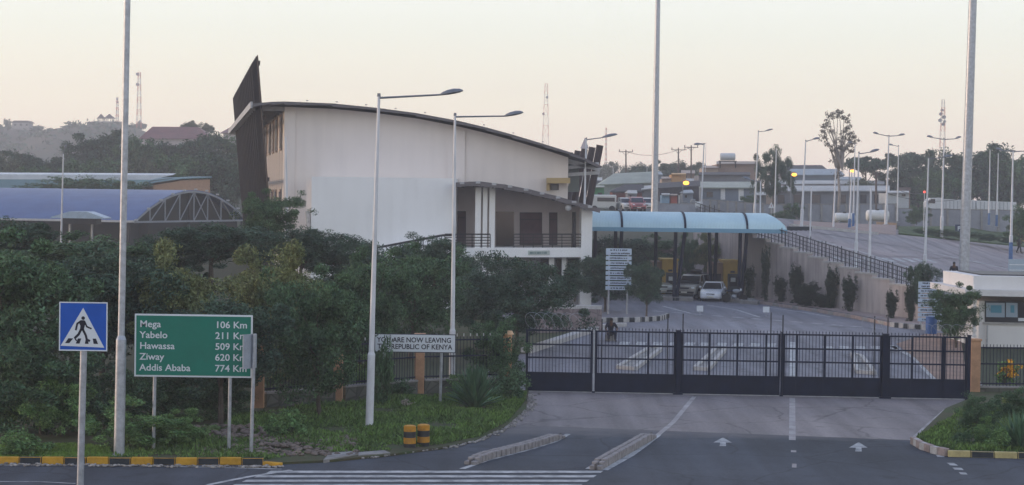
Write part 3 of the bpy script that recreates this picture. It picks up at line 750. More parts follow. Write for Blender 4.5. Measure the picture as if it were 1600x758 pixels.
for i, (x, y) in enumerate([(1445, 368), (1478, 370), (1512, 373), (1546, 377), (1580, 380)]):
    plant('bushA', x, y, y - 12, 42, 'low bush of the hedge row along the lawn, ' + ['first, nearest the brown wall', 'second, by the red lamp pole', 'third, left of the big mast', 'fourth, right of the big mast', 'last, at the right edge'][i], 'bush', HB, s=15.5)
for x, yb, yt, w, kd, s, lab in [(1240, 348, 318, 34, 'farB', 13, 'bush right of the canopy end by the grey wall'), (1220, 350, 330, 40, 'bushA', 13.5, 'low bush in front of the grey wall above the canopy end'),
                                 (1170, 330, 305, 30, 'bushA', 12.5, 'scrubby bush by the warning triangle')]:
    plant(kd, x, yb, yt, w, lab, 'bush', 'scrub by the grey wall', s=s)

# --- tall gappy tree
def gappy():
    s = 13.0; b = P(1306, 335, s)
    o = empty('tall_tree', b, 'tall thin tree with an open gappy crown standing against the pale sky', 'tree')
    mb = LB(); L = lambda x, y: Vector(((x - 1306) / s, random.uniform(-.6, .6), (335 - y) / s))
    mb.tube(L(1309, 337), L(1311, 300), .2, .16, 8); mb.tube(L(1311, 300), L(1309, 268), .16, .13, 8)
    ends = [(1286, 196), (1291, 182), (1299, 178), (1309, 176), (1316, 184), (1322, 190), (1330, 208), (1327, 226), (1285, 215), (1290, 226), (1300, 235), (1312, 222), (1320, 232), (1296, 205), (1284, 205), (1333, 214), (1316, 205), (1321, 201), (1303, 246), (1329, 236), (1306, 182), (1292, 192), (1315, 214), (1324, 219), (1309, 230)]
    pts = []
    fk = [L(1309, 268), L(1304, 262), L(1314, 266)]
    for x, y in ends:
        e = L(x, y); st = random.choice(fk); m_ = st.lerp(e, .45) + Vector((0, 0, .5)); mb.tube(st, m_, .10, .06, 5, False); mb.tube(m_, e, .06, .02, 4, False)
        n = random.randint(40, 85)
        q = RNG.normal(size=(n, 3)); q /= np.linalg.norm(q, axis=1)[:, None]; q *= (RNG.random(n) ** .5)[:, None] * np.array([.38, .5, .30]); pts.append(q + np.array(e))
        for _ in range(3):
            c_ = e + Vector((random.uniform(-.6, .6), random.uniform(-.6, .6), random.uniform(-.5, .4)))
            q = RNG.normal(size=(22, 3)) * .12; pts.append(q + np.array(c_))
    for c_ in [(1312, 270), (1304, 274), (1316, 262)]:
        pts.append(RNG.normal(size=(50, 3)) * .22 + np.array(L(*c_)))
    mb.build('trunk', BARKP, o, smooth=True)
    leaves('crown', np.concatenate(pts), .19, leafmat('dry_brown_leaves', (.13, .115, .095), (.08, .075, .06)), o)
gappy()

# --- agaves, flowering bush, small verge plants
def agave(x, yb, yt, wpx, n, label, droop=.35, wid=.06):
    p = g(x, yb); s = scale_at(p); o = empty('agave', p, label, 'agave plant'); mb = LB(); H = (yb - yt) / s; Wd = wpx / s / 2
    for i in range(n):
        az = random.uniform(0, 6.283); t = random.random(); out = Wd * (.15 + .85 * t); up_ = H * (1 - .75 * t ** 1.6) * random.uniform(.85, 1.05)
        d = Vector((math.cos(az), math.sin(az), 0)); q = Vector((-d.y, d.x, 0)); prev = None; rings = []
        for k in range(6):
            f_ = k / 5; c_ = d * (.05 + out * f_) + Vector((0, 0, up_ * (f_ ** .8) - droop * t * out * f_ * f_ * .6))
            w = wid * (1 - f_) ** .6 * (.6 + .8 * min(1, f_ * 3)) + .002
            rings.append([c_ - q * w, c_ + Vector((0, 0, .012)) - d * .0, c_ + q * w, c_ - Vector((0, 0, w * .5))])
        mb.loft(rings)
    mb.build('leaves', leafmat('agave_leaves', (.11, .20, .11), (.06, .12, .07), .3), o); return o
agave(742, 640, 566, 112, 150, 'spiky agave on the grass at the foot of the second street lamp', wid=.055, droop=.15)
agave(1592, 706, 640, 130, 90, 'spiky agave at the right edge of the photo behind the striped kerb', wid=.05, droop=.2)
agave(1470, 605, 612, 8, 3, 'x').name = 'tmp_x'
for o in [q for q in bpy.data.objects if q.name.startswith('tmp_x')]:
    for c_ in list(o.children): bpy.data.objects.remove(c_)
    bpy.data.objects.remove(o)
RP = 'plants in the bed right of the gate'
plant('bushA', 1528, 680, 618, 66, 'dark green bush in front of the right orange gate post', 'bush', RP)
plant('bushB', 1540, 700, 652, 46, 'smaller bush near the kerb bend in front of the gate post', 'bush', RP)
plant('weedD', 1502, 700, 668, 40, 'low shrub just inside the bend of the striped kerb', 'shrub', RP)
plant('bushA', 1590, 660, 606, 70, 'dark bush at the right edge below the black fence', 'bush', RP)
plant('weed', 1562, 708, 668, 44, 'short leafy shrub in the bed between bush and agave', 'shrub', RP)
YL = leafmat('yellow_green_leaves', (.30, .34, .10), (.18, .24, .07)); YF = leafmat('yellow_flowers', (.75, .42, .03), (.6, .30, .03))
def small_shrub(name, x, yb, yt, w, m, label, cat, n=1400, m2=None, sz=.09):
    p = g(x, yb); s = scale_at(p); o = empty(name, p, label, cat); r = w / s / 2; h = (yb - yt) / s
    pts, c = crown_pts(34, n, (r * .8, r * .8, h * .5), h * .5, r * .3, .02, seed=int(x)); leaves('foliage', pts, sz, m, o)
    mb = LB(); limbs(mb, c, (0, 0, 0), (0, 0, h * .4), .03, 10, 3); mb.build('stem', BARK, o)
    if m2: pts2, c2 = crown_pts(12, n // 2, (r * .9, r * .9, h * .5), h * .55, r * .3, .02, seed=int(x) + 5); leaves('flowers', pts2, sz, m2, o)
small_shrub('shrub', 1580, 645, 620, 44, YL, 'pale yellow green shrub in the bed below the fence', 'shrub')
small_shrub('flowering_shrub', 1573, 606, 563, 46, LF_LIGHT, 'shrub with orange yellow flowers seen through the right fence', 'flowering shrub', 900, YF, .12)
small_shrub('shrub', 636, 640, 622, 22, leafmat('pale_dry_leaves', (.4, .38, .33), (.3, .28, .24)), 'pale dry weed on the grass below the agave', 'weed', 120)

# --- grass
def inside(p, poly):
    c = False; j = len(poly) - 1
    for i in range(len(poly)):
        a, b = poly[i], poly[j]
        if (a[1] > p[1]) != (b[1] > p[1]) and p[0] < (b[0]-a[0])*(p[1]-a[1])/(b[1]-a[1]) + a[0]: c = not c
        j = i
    return c
def grass(name, px_poly, n, h0, h1, z, m, label, edge=None):
    poly = [tuple(g(*q))[:2] for q in px_poly]; xs_ = [q[0] for q in poly]; ys_ = [q[1] for q in poly]
    pts = []
    while len(pts) < n:
        q = (random.uniform(min(xs_), max(xs_)), random.uniform(min(ys_), max(ys_)))
        if inside(q, poly):
            d = math.sin(q[0] * 1.7 + q[1] * .9) + math.sin(q[0] * .6 - q[1] * 1.3) + random.uniform(-1, 1)
            if d > -.9: pts.append((q[0], q[1], z, .6 + .25 * max(-1, d)))
    A = np.array(pts); n = len(A); az = RNG.random(n) * 6.283; h = (h0 + (h1 - h0) * RNG.random(n) ** 2) * A[:, 3]
    lean = RNG.normal(size=(n, 2)) * .35 * h[:, None]; w = .018 + .02 * RNG.random(n)
    V = np.empty((n, 4, 3)); B = A[:, :3]; q = np.stack([np.cos(az), np.sin(az), np.zeros(n)], 1) * w[:, None]
    tip = B + np.concatenate([lean, h[:, None]], 1); mid = B + np.concatenate([lean * .3, h[:, None] * .55], 1)
    V[:, 0] = B - q; V[:, 1] = mid - q * .8; V[:, 2] = tip; V[:, 3] = mid + q
    me = bpy.data.meshes.new(name); me.vertices.add(4*n); me.vertices.foreach_set('co', V.reshape(-1)); me.loops.add(4*n)
    me.loops.foreach_set('vertex_index', np.arange(4*n, dtype=np.int32)); me.polygons.add(n); me.polygons.foreach_set('loop_start', np.arange(0, 4*n, 4, dtype=np.int32))
    try: me.polygons.foreach_set('loop_total', np.full(n, 4, dtype=np.int32))
    except Exception: pass
    me.materials.append(m); me.update(); me.validate(); o = bpy.data.objects.new(name, me); COL.objects.link(o)
    return tag(o, label, 'grass', kind='stuff')
GR1 = leafmat('verge_grass_blades', (.13, .22, .055), (.08, .13, .045), .5); GR2 = leafmat('mown_grass_blades', (.16, .26, .05), (.11, .18, .04), .3)
grass('grass', [(300, 706), (470, 700), (520, 712), (600, 708), (690, 698), (748, 686), (794, 662), (820, 630), (822, 616), (640, 622), (480, 640), (380, 650)], 60000, .08, .26, .06, GR1, 'rough green grass on the verge around the yellow banded bollards')
grass('grass', [(-60, 720), (180, 722), (170, 706), (110, 700), (-60, 698)], 22000, .05, .13, .06, GR2, 'mown bright green grass strip behind the left kerb')
grass('grass', [(180, 722), (420, 722), (480, 712), (300, 690), (180, 695)], 9000, .06, .25, .06, GR1, 'sparse weeds behind the striped kerb under the green sign')
grass('grass', [(1432, 692), (1470, 706), (1500, 711), (1660, 714), (1660, 640), (1520, 640), (1480, 660)], 22000, .06, .22, .10, GR1, 'grass in the bed behind the right striped kerb')
def edge_stones(name, pts, n, spread, label, m):
    q = [g(*p) for p in pts]; mb_ = MB()
    for _ in range(n):
        i = random.randrange(len(q) - 1); p = q[i].lerp(q[i + 1], random.random()) + Vector((random.gauss(0, spread), random.gauss(0, spread), .03)); r_ = random.uniform(.015, .055)
        mb_.ell(p, (r_ * 1.4, r_, r_ * .6), 5, 3, Matrix.Rotation(random.uniform(0, 6), 3, 'Z'))
    tag(mb_.build(name, m), label, 'stones', kind='stuff')
edge_stones('verge_gravel', [(560, 716), (600, 712), (690, 700), (745, 689), (794, 666), (822, 640), (828, 616)], 900, .12, 'loose grey gravel along the edge of the left verge', mat('pale_gravel', (.33, .31, .29), .9, var=.4, scale=8, island=.4))
edge_stones('kerb_litter', [(0, 727.5), (440, 731)], 260, .10, 'small stones and dust lying along the foot of the left kerb', MATS['pale_gravel'])
# lawn on the far side of the upper lot
LAWN = [T(1404, 354, .15), T(1404, 364, .15), T(1500, 374, .15), T(1640, 388, .15), T(1700, 376, .15), T(1640, 352, .15)]
mb = MB(); mb.prism([(p.x, p.y, p.z) for p in LAWN], (0, 0, -.4)); lw = mb.build('lawn', mat('lawn_grass', (.06, .10, .03), .95, col2=(.035, .06, .02), scale=.5, bump=.6, bscale=6)); lw['kind'] = 'structure'
# ------------------------------------------------------------------ signs
def board_frame(x, y, s): return P(x, y, s)
BLUE = mat('sign_blue', (.006, .09, .46), .45, var=.15, scale=3); SW = mat('sign_white', (.62, .66, .70), .5); SB = mat('sign_black', (.012, .014, .03), .5)
GRN = mat('sign_green', (.003, .17, .12), .45, var=.15, scale=1.2)

def disc(mb, x, z, r, y, n=14): mb.prism([(x + r * math.cos(6.283 * i / n), y, z + r * math.sin(6.283 * i / n)) for i in range(n)], (0, -.003, 0))
def poly2(mb, pts, y, th=.003): mb.prism([(p[0], y, p[1]) for p in pts], (0, -th, 0))
def ped_sign():
    s = 86.0; c = P(130, 510, s); base = Vector((c.x, c.y + .06, 0)); b2 = P(126, 757, s)
    o = empty('pedestrian_crossing_sign', (c.x - .03, c.y + .06, 0), 'blue square pedestrian crossing sign with a walking figure, nearest the camera', 'traffic sign')
    MB().tube((c.x - .07, c.y + .06, -.05), (c.x + .01, c.y + .06, c.z + .36), .062, .062, 14).build('post', GALV, o, smooth=True)
    w = 75 / s / 2
    pm = MB(); pm.box(c, (2 * w, .02, 2 * w)); plate = pm.build('sign_plate', BLUE, o, bevel=.004)
    k = 2 * w / 560.0                                       # artwork drawn on a 560 unit square
    X = lambda u, v: (c.x + (u - 375) * k, c.z - (v - 377) * k)
    y = c.y - .011
    m = MB()
    for (u0, v0, u1, v1) in ((95, 92, 660, 106), (95, 650, 660, 664), (95, 106, 109, 650), (646, 106, 660, 650)):
        poly2(m, [X(u0, v0), X(u1, v0), X(u1, v1), X(u0, v1)], y)
    poly2(m, [X(375, 160), X(624, 622), X(116, 606)], y); m.build('white_triangle_and_border', SW, plate)
    m = MB(); y -= .004
    disc(m, *X(376, 280), 21 * k, y)
    poly2(m, [X(350, 305), X(392, 305), X(402, 345), X(388, 400), X(384, 425), X(340, 425), X(345, 370), X(333, 345)], y)
    def limb(pts, w_):
        for a, b in zip(pts[:-1], pts[1:]):
            a, b = Vector(X(*a)), Vector(X(*b)); d = (b - a).normalized(); q = Vector((-d.y, d.x)) * w_ * k / 2; e = d * 3 * k
            poly2(m, [a - q - e, b - q + e, b + q + e, a + q - e], y)
    limb([(352, 315), (308, 345), (292, 420)], 22); limb([(392, 318), (420, 380), (472, 402)], 18)
    limb([(352, 415), (325, 470), (280, 515)], 28); limb([(375, 415), (408, 480), (420, 530), (455, 546)], 26)
    limb([(280, 515), (300, 545)], 14)
    for q in ([(205, 518), (262, 518), (218, 574), (168, 574)], [(318, 518), (356, 518), (336, 578), (292, 578)], [(408, 520), (430, 520), (442, 580), (398, 580)], [(490, 518), (528, 518), (552, 580), (500, 578)]):
        poly2(m, [X(*p) for p in q], y - .0005)
    m.build('walking_figure', SB, plate)
ped_sign()

def dist_sign():
    s = 58.0; x0, x1, y0, y1 = 210, 394, 490, 588; a = P(x0, y1, s); Wd = (x1 - x0) / s; H = (y1 - y0) / s
    o = empty('distance_sign', (a.x, a.y + .08, 0), 'large green road sign listing five towns and their distances', 'road sign')
    c = Vector((a.x + Wd / 2, a.y, a.z + H / 2)); pl = MB().box(c, (Wd, .04, H)).build('sign_plate', SW, o)
    MB().box(c + Vector((0, -.012, 0)), (Wd - .09, .04, H - .09)).build('green_panel', GRN, pl)
    post = MB()
    for x in (240, 358): MB().tube((a.x + (x - x0) / s, a.y + .08, -.05), (a.x + (x - x0) / s + .03, a.y + .08, a.z + H * .9), .048, n=12).build('post', GALV, o, smooth=True)
    rows = [('Mega', '106 Km'), ('Yabelo', '211 Km'), ('Hawassa', '509 Km'), ('Ziway', '620 Km'), ('Addis Ababa', '774 Km')]
    for (l, r_), y in zip(rows, (510.5, 527.5, 544.5, 561.5, 578.5)):
        zz = a.z + (y1 - y) / s
        for t, x, al in ((l, 218, 'LEFT'), (r_, 386, 'RIGHT')):
            t_ = text_mesh('lettering', t, .255, .004, SW, pl, (0, 0, 0), al, .0028, 1.06)
            t_.location = Vector((a.x + (x - x0) / s, a.y - .036, zz)) - Vector(o.location) if False else WM(pl).inverted() @ Vector((a.x + (x - x0) / s, a.y - .036, zz))
dist_sign()

def kenya_sign():
    s = 46.5; x0, x1, y0, y1 = 585, 712, 521, 550; a = P(x0, y1, s); Wd = (x1 - x0) / s; H = (y1 - y0) / s
    o = empty('border_notice_sign', (a.x, a.y + .06, 0), 'white board with black lettering saying you are leaving the country, on two posts', 'sign')
    c = Vector((a.x + Wd / 2, a.y, a.z + H / 2)); pl = MB().box(c, (Wd, .03, H)).build('sign_plate', SB, o)
    fc = MB().box(c + Vector((0, -.008, 0)), (Wd - .05, .03, H - .05)).build('white_panel', SW, pl)
    for x in (600, 690): MB().tube((a.x + (x - x0) / s - .03, a.y + .06, -.05), (a.x + (x - x0) / s, a.y + .06, a.z + .5), .05, n=10).build('post', GALV, o, smooth=True)
    for t, y, x in (('YOU ARE NOW LEAVING', 534, 647), ('THE REPUBLIC OF KENYA', 544.5, 648)):
        t_ = text_mesh('lettering', t, .235, .003, SB, pl, (0, 0, 0), 'CENTER', .004, .93)
        t_.location = WM(pl).inverted() @ Vector((a.x + (x - x0) / s, a.y - .027, a.z + (y1 - y) / s))
kenya_sign()
plant('weedD', 596, 650, 522, 40, 'leafy sprig hanging in front of the left end of the white notice board', 'shrub', s=47)

def narrow_sign():
    s = 58.5; c = P(390, 549, s); o = empty('sign_seen_edge_on', (c.x + .07, c.y + .05, 0), 'narrow pale traffic sign turned nearly edge on, beside the green sign', 'traffic sign')
    MB().tube((c.x + .06, c.y + .05, -.05), (c.x + .12, c.y + .05, c.z + .46), .05, n=10).build('post', GALV, o, smooth=True)
    M_ = Matrix.Rotation(R(58), 3, 'Z')
    pl = MB().box(c, (.55, .03, .92), M=M_).build('sign_plate', mat('sign_back_grey', (.34, .38, .44), .5, .3, var=.2), o)
    MB().box(c + Vector((.0, .02, .28)), (.5, .05, .05), M=M_).box(c + Vector((.0, .02, -.28)), (.5, .05, .05), M=M_).build('bracket', GALV, o)
narrow_sign()

def slat_sign(x0, x1, y0, y1, yb, s, label, n=8, hidden=0):
    a = P(x0, y1, s); H = (y1 - y0) / s; Wd = (x1 - x0) / s
    o = empty('directory_signboard', (a.x + Wd / 2, a.y + .08, 0), label, 'signboard', 'stacked plank signboards in the lower lot')
    for f_ in (.13, .86): MB().tube((a.x + Wd * f_, a.y + .08, -.1), (a.x + Wd * f_, a.y + .08, a.z + H), .06, n=8).build('post', GALV, o)
    hs = [2] + [1.15] * (n - 1); tot = sum(hs) + .38 * (n - 1); z = a.z + H
    for i, h_ in enumerate(hs):
        hh = h_ / tot * H; z -= hh
        pl = MB().box((a.x + Wd / 2, a.y, z + hh / 2), (Wd, .05, hh)).build('name_plank', mat('pale_blue_plank', (.44, .53, .64), .5, var=.08), o)
        t = MB(); rows = 2 if i == 0 else 1
        for r_ in range(rows):
            zz = z + hh * ((r_ + .5) / rows) ; x = a.x + Wd * random.uniform(.08, .2); xe = a.x + Wd * random.uniform(.8, .92)
            while x < xe:
                w = random.uniform(.03, .075); gap = .018 if random.random() < .8 else .06
                t.box((x + w / 2, a.y - .027, zz + random.uniform(-.008, .008)), (w, .004, .085 * random.uniform(.8, 1.1))); x += w + gap
        t.build('small_lettering', SB, pl); z -= .38 / tot * H
slat_sign(946, 986, 388, 453, 498, 25.5, 'tall signboard of eight white planks with blue black lettering left of the toll booths')
slat_sign(1434, 1472, 440, 502, 520, 28, 'signboard of white planks half hidden by the tree beside the guard house')

# ------------------------------------------------------------------ masts and lamps
def head(mb, root, a, b, w, h):
    """flattened drop shaped luminaire from a to b"""
    a, b = Vector(a), Vector(b); d = (b - a); L = d.length; d.normalize(); q = d.cross(Vector((0, 0, 1))).normalized(); up_ = q.cross(d)
    rings = []
    for f_, k, kz in ((0, .18, .25), (.12, .55, .6), (.35, .9, .95), (.62, 1, 1), (.85, .8, .75), (.97, .4, .35), (1, .12, .1)):
        c = a + d * L * f_; rings.append([c + q * math.cos(t) * w * k + up_ * (math.sin(t) * h * kz if math.sin(t) > 0 else math.sin(t) * h * .35 * kz) for t in [6.283 * i / 12 for i in range(12)]])
    mb.loft(rings)
def lamp(xb, yb, xt, yt, heads, label, on='G', s=None, r=.11, blue=False, sleeve=True, group='street lamps', cat='street lamp', name='street_lamp', lit=None, hw=.16, r_top=.45, lm=None):
    """heads: (arm end x, y, head tip x, y)"""
    B = G(xb, yb, .06) if on == 'G' else T(xb, yb) if on == 'T' else P(xb, yb, s)
    s = scale_at(B); Tt = P(xt, yt, s); Tt = Vector((Tt.x, Tt.y, Tt.z))
    o = empty(name, B, label, cat, group); H = (Tt - B).length
    m = MB(); sl_ = B.lerp(Tt, .22 if sleeve else .02)
    if sleeve: m.tube(B, sl_, r * 1.25, r * 1.2, 12); m.tube(sl_, sl_.lerp(Tt, .01), r * 1.2, r * .9, 12)
    m.tube(sl_, Tt, r * .9, r * r_top, 12); m.build('pole', POLEW if not lm else lm, o, smooth=True)
    MB().box(B + Vector((0, 0, .02)), (r * 4, r * 4, .04)).build('base_plate', GALV, o)
    if blue: MB().tube(B + Vector((0, 0, .03)), B.lerp(Tt, .16), r * 1.32, r * 1.3, 12).build('painted_base', BLUEP, o, smooth=True)
    for (ax, ay, hx, hy) in heads:
        A = P(ax, ay, s); Hh = P(hx, hy, s)
        am = MB(); am.tube(Tt + Vector((0, 0, -.06)), A, r * .35, r * .28, 8); am.tube(Tt + Vector((0, 0, -.02)), Tt + Vector((0, 0, .08)), r * .6, r * .5, 8)
        arm = am.build('arm', LAMPG, o, smooth=True); hm = MB(); head(hm, o, A - (Hh - A) * .08, Hh, hw * 1.15, hw * .85)
        hd = hm.build('lamp_head', LAMPG, o, smooth=True); c = A.lerp(Hh, .58); L = (Hh - A).length
        dd = (Hh - A).normalized()
        MB().bar(c - dd * L * .27 + Vector((0, 0, -hw * .17)), c + dd * L * .27 + Vector((0, 0, -hw * .17)), hw * 1.2, hw * .16).build('lens', lit or LENS, hd)
    return o
lamp(577, 668, 592, 150, [(690, 148, 724, 142)], 'front street lamp with a long horizontal arm, left of the white notice board', r=.095, hw=.14)
lamp(706, 612, 711, 180, [(790, 181.5, 818, 176)], 'second street lamp, standing behind the agave and the notice board', r=.09, hw=.14)
lamp(909, 479, 916, 217, [(942, 215, 965, 210)], 'third street lamp, at the right corner of the veranda', r=.105, hw=.17)
SLW = 'street lamps in the lower and upper lots'
lamp(1090, 452, 1100, 225, [(1095, 225.5, 1084, 226)], 'slim lamp behind the blue canopy between the two booths', s=None, r=.10, group=SLW, sleeve=False)
lamp(1186, 464, 1188.5, 283, [(1172, 281, 1160, 277)], 'slim lamp at the foot of the wall with its arm reaching left', r=.09, group=SLW, sleeve=False)
lamp(1263, 459, 1268, 292, [], 'plain white pole without an arm rising from the shrubs at the wall foot', r=.10, group=SLW, sleeve=False, cat='pole', name='light_pole')
lamp(1357, 488, 1361, 292, [], 'white pole with a blue painted base in front of the retaining wall', r=.12, blue=True, group=SLW, cat='pole', name='light_pole')
lamp(1178, 352, 1185, 205, [(1196, 205, 1208, 202)], 'tall single arm lamp rising behind the right part of the canopy', on='P', s=14, r=.12, group=SLW)
lamp(1210, 350, 1213, 232, [], 'plain pole in front of the dark round tree', on='P', s=13.5, r=.11, group=SLW, cat='pole', name='light_pole', sleeve=False)
lamp(1252, 358, 1259, 220, [(1270, 218, 1281, 216)], 'single arm lamp left of the tall gappy tree', on='T', r=.11, group=SLW)
lamp(1337, 418, 1342, 239, [(1360, 238, 1374, 234)], 'single arm lamp standing just behind the wall railing', on='T', r=.095, group=SLW)
lamp(1302, 356, 1306, 262, [], 'plain pole below the tall gappy tree', on='T', r=.11, group=SLW, cat='pole', name='light_pole', sleeve=False)
lamp(1384, 351, 1389, 212, [(1372, 209.5, 1364, 207.5), (1404, 212, 1414, 210)], 'double arm lamp left of the others, by the big white tank', on='T', r=.14, group=SLW, hw=.2)
lamp(1402, 348, 1404, 228, [(1395, 227, 1388, 226)], 'slim lamp with a short arm, right behind the first double arm lamp', on='T', r=.10, group=SLW, sleeve=False)
WLIT = mat('lit_white_lamp', (.9, .88, .8), .4, emit=((1, .93, .78), 3.0)); OLIT = mat('lit_orange_lamp', (.9, .5, .1), .4, emit=((1, .42, .05), 3.2))
RLIT = mat('lit_red_lamp', (.8, .1, .08), .4, emit=((1, .12, .08), 1.2))
lamp(1444, 441, 1451, 247, [(1474, 246, 1489, 244)], 'lamp whose white light is on, left of the big steel mast', on='T', r=.10, group=SLW, lit=WLIT)
lamp(1471, 373, 1475, 217, [(1457, 215, 1448, 213), (1493, 217, 1502, 214)], 'double arm lamp in front of the telecom mast', on='T', r=.14, group=SLW, hw=.2)
lamp(1579, 406, 1583, 236, [(1565, 235, 1555, 232), (1603, 236, 1613, 233)], 'double arm lamp near the right edge of the photo', on='T', r=.14, group=SLW, hw=.18, blue=True)
lamp(1545, 352, 1547, 234, [], 'left one of two plain poles right of the big steel mast', on='P', s=13, r=.11, group=SLW, blue=True, cat='pole', name='light_pole')
lamp(1557, 354, 1560, 240, [], 'right one of two plain poles right of the big steel mast', on='P', s=13, r=.11, group=SLW, blue=True, cat='pole', name='light_pole')
lamp(1443, 368, 1444.5, 302, [], 'thin dark pole carrying a small red light', on='T', r=.06, group=None, sleeve=False, cat='pole', name='signal_pole')
MB().ell(P(1444.5, 300, scale_at(T(1443, 368))), (.13, .13, .13), 10, 6).build('red_light', RLIT, [q for q in bpy.data.objects if q.name.startswith('signal_pole')][0])
lamp(1327, 356, 1331, 268, [], 'blue based pole carrying a lit orange lamp', on='T', r=.11, group=SLW, blue=True, cat='pole', name='light_pole')
lamp(1333, 354, 1336, 225, [(1331, 223, 1324, 223)], 'slim lamp right beside the lit orange lamp', on='T', r=.10, group=SLW, blue=True, sleeve=False)
lamp(958, 330, 958, 262, [(952, 259, 946, 257)], 'small hazy lamp left of the tall grey mast, above the white pickup', on='P', s=9, r=.1, group=SLW, sleeve=False)
lamp(1009, 330, 1011, 262, [(1004, 256, 999, 253)], 'small hazy lamp just left of the tall grey mast', on='P', s=9, r=.1, group=SLW, sleeve=False)
lamp(1101, 330, 1103, 224, [(1098, 225, 1092, 225)], 'hazy far lamp in line with the slim lamp behind the canopy', on='P', s=10, r=.08, group=SLW, sleeve=False)
lamp(95, 400, 99, 240, [(101, 233, 104, 226)], 'thin pale lamp pole rising through the blue shed roofs on the left', on='P', s=18, r=.11, group=None, sleeve=False)
lamp(449, 385, 446, 214, [], 'thin white pole at the left corner of the big white building', on='P', s=27, r=.11, group=None, sleeve=False, cat='pole', name='corner_pole')
# orange sodium lamps
for x, y, s, lab, w in ((1072, 286, 12.3, 'lit orange lamp above the dark hut roof', 1.3), (1241, 273, 12.3, 'lit orange lamp in front of the blue grey roofs', 1.1), (1332, 267.5, 12, 'lit orange lamp at the foot of the tall gappy tree', 1.0)):
    c = P(x, y, s); o = empty('lit_lamp', c, lab, 'lamp', 'orange lamps that are on')
    m = MB(); m.ell(c, (.30 * w, .28, .19 * w), 14, 8); m.build('glowing_bowl', OLIT, o, smooth=True)
    m = MB(); m.ell(c + Vector((-.1, 0, .26 * w)), (.29 * w, .24, .09), 12, 6); m.build('hood', LAMPG, o, smooth=True)
    MB().tube(c + Vector((-.4, 0, .3)), c + Vector((-.4, .1, -6)), .06, n=6).build('pole', LAMPG, o)
# high masts
def mast(xb, yb, xt, yt, s, r0, r1, label, B=None, m=None, sleeve=False):
    B = B or P(xb, yb, s); s = scale_at(B); d = P(xt, yt, s) - B; Tt = B + d * 1.75
    o = empty('high_mast', B, label, 'mast', 'high lighting masts'); mb = MB()
    if sleeve: q = B.lerp(Tt, .146); mb.tube(B, q, r0 * 1.25, r0 * 1.2, 16); mb.tube(q, q.lerp(Tt, .006), r0 * 1.2, r0 * .8, 16); mb.tube(q, Tt, r0 * .8, r1, 16)
    else: mb.tube(B, Tt, r0, r1, 16)
    mb.build('pole', m or GALV, o, smooth=True); MB().tube(B, B + Vector((0, 0, .05)), r0 * 2, n=16).build('base_plate', GALV, o)
    h = MB(); h.tube(Tt, Tt + Vector((0, 0, .3)), r1 * 3, n=12)
    for i in range(4):
        a = i * 1.571; h.box(Tt + Vector((math.cos(a) * .9, math.sin(a) * .9, .05)), (.5, .35, .3), rz=a); h.tube(Tt, Tt + Vector((math.cos(a) * .9, math.sin(a) * .9, .05)), .04, n=6)
    h.build('floodlights', LAMPG, o); return o
mast(186, 712, 199, 0, 58, .115, .075, 'tall grey mast on the left, rising from the kerb beside the green sign', B=G(186, 713, .06), sleeve=True)
mast(1022, 345, 1028, 0, 16, .34, .16, 'tall dark grey mast rising behind the blue canopy')
mast(1505, 452, 1520, 0, 20, .34, .20, 'thick grey mast left of the white guard house', B=T(1505, 452))

# ------------------------------------------------------------------ bollards
def bollard(x, yb, yt, label):
    p = g(x, yb); s = scale_at(p); h = (yb - yt) / s; r = 9.6 / s; o = empty('bollard', (p.x, p.y, .0), label, 'bollard', 'pair of banded bollards by the verge'); m = MB()
    zs = [0, .25, .27, .5, .52, .76, .78, 1.0]
    for i, (a, b) in enumerate(((0, .24), (.25, .49), (.51, .74), (.75, .97))):
        m.mat(1 if i % 2 == 0 else 0); m.tube((p.x, p.y, a * h), (p.x, p.y, b * h), r, n=20); m.mat(1); m.tube((p.x, p.y, (b - .003) * h), (p.x, p.y, (b + .016) * h), r * .92, n=20)
    m.mat(0); m.tube((p.x, p.y, .97 * h), (p.x, p.y, h), r, r * .8, n=20)
    m.build('banded_drum', [mat('bollard_yellow', (.60, .27, .01), .6, col2=(.30, .15, .03), scale=5, detail=9), mat('bollard_black', (.015, .018, .025), .7, col2=(.05, .05, .05), scale=5, detail=9)], o, smooth=True)
bollard(640, 702, 664.5, 'left yellow and black banded bollard at the edge of the verge'); bollard(661.5, 700, 663, 'right yellow and black banded bollard at the edge of the verge')

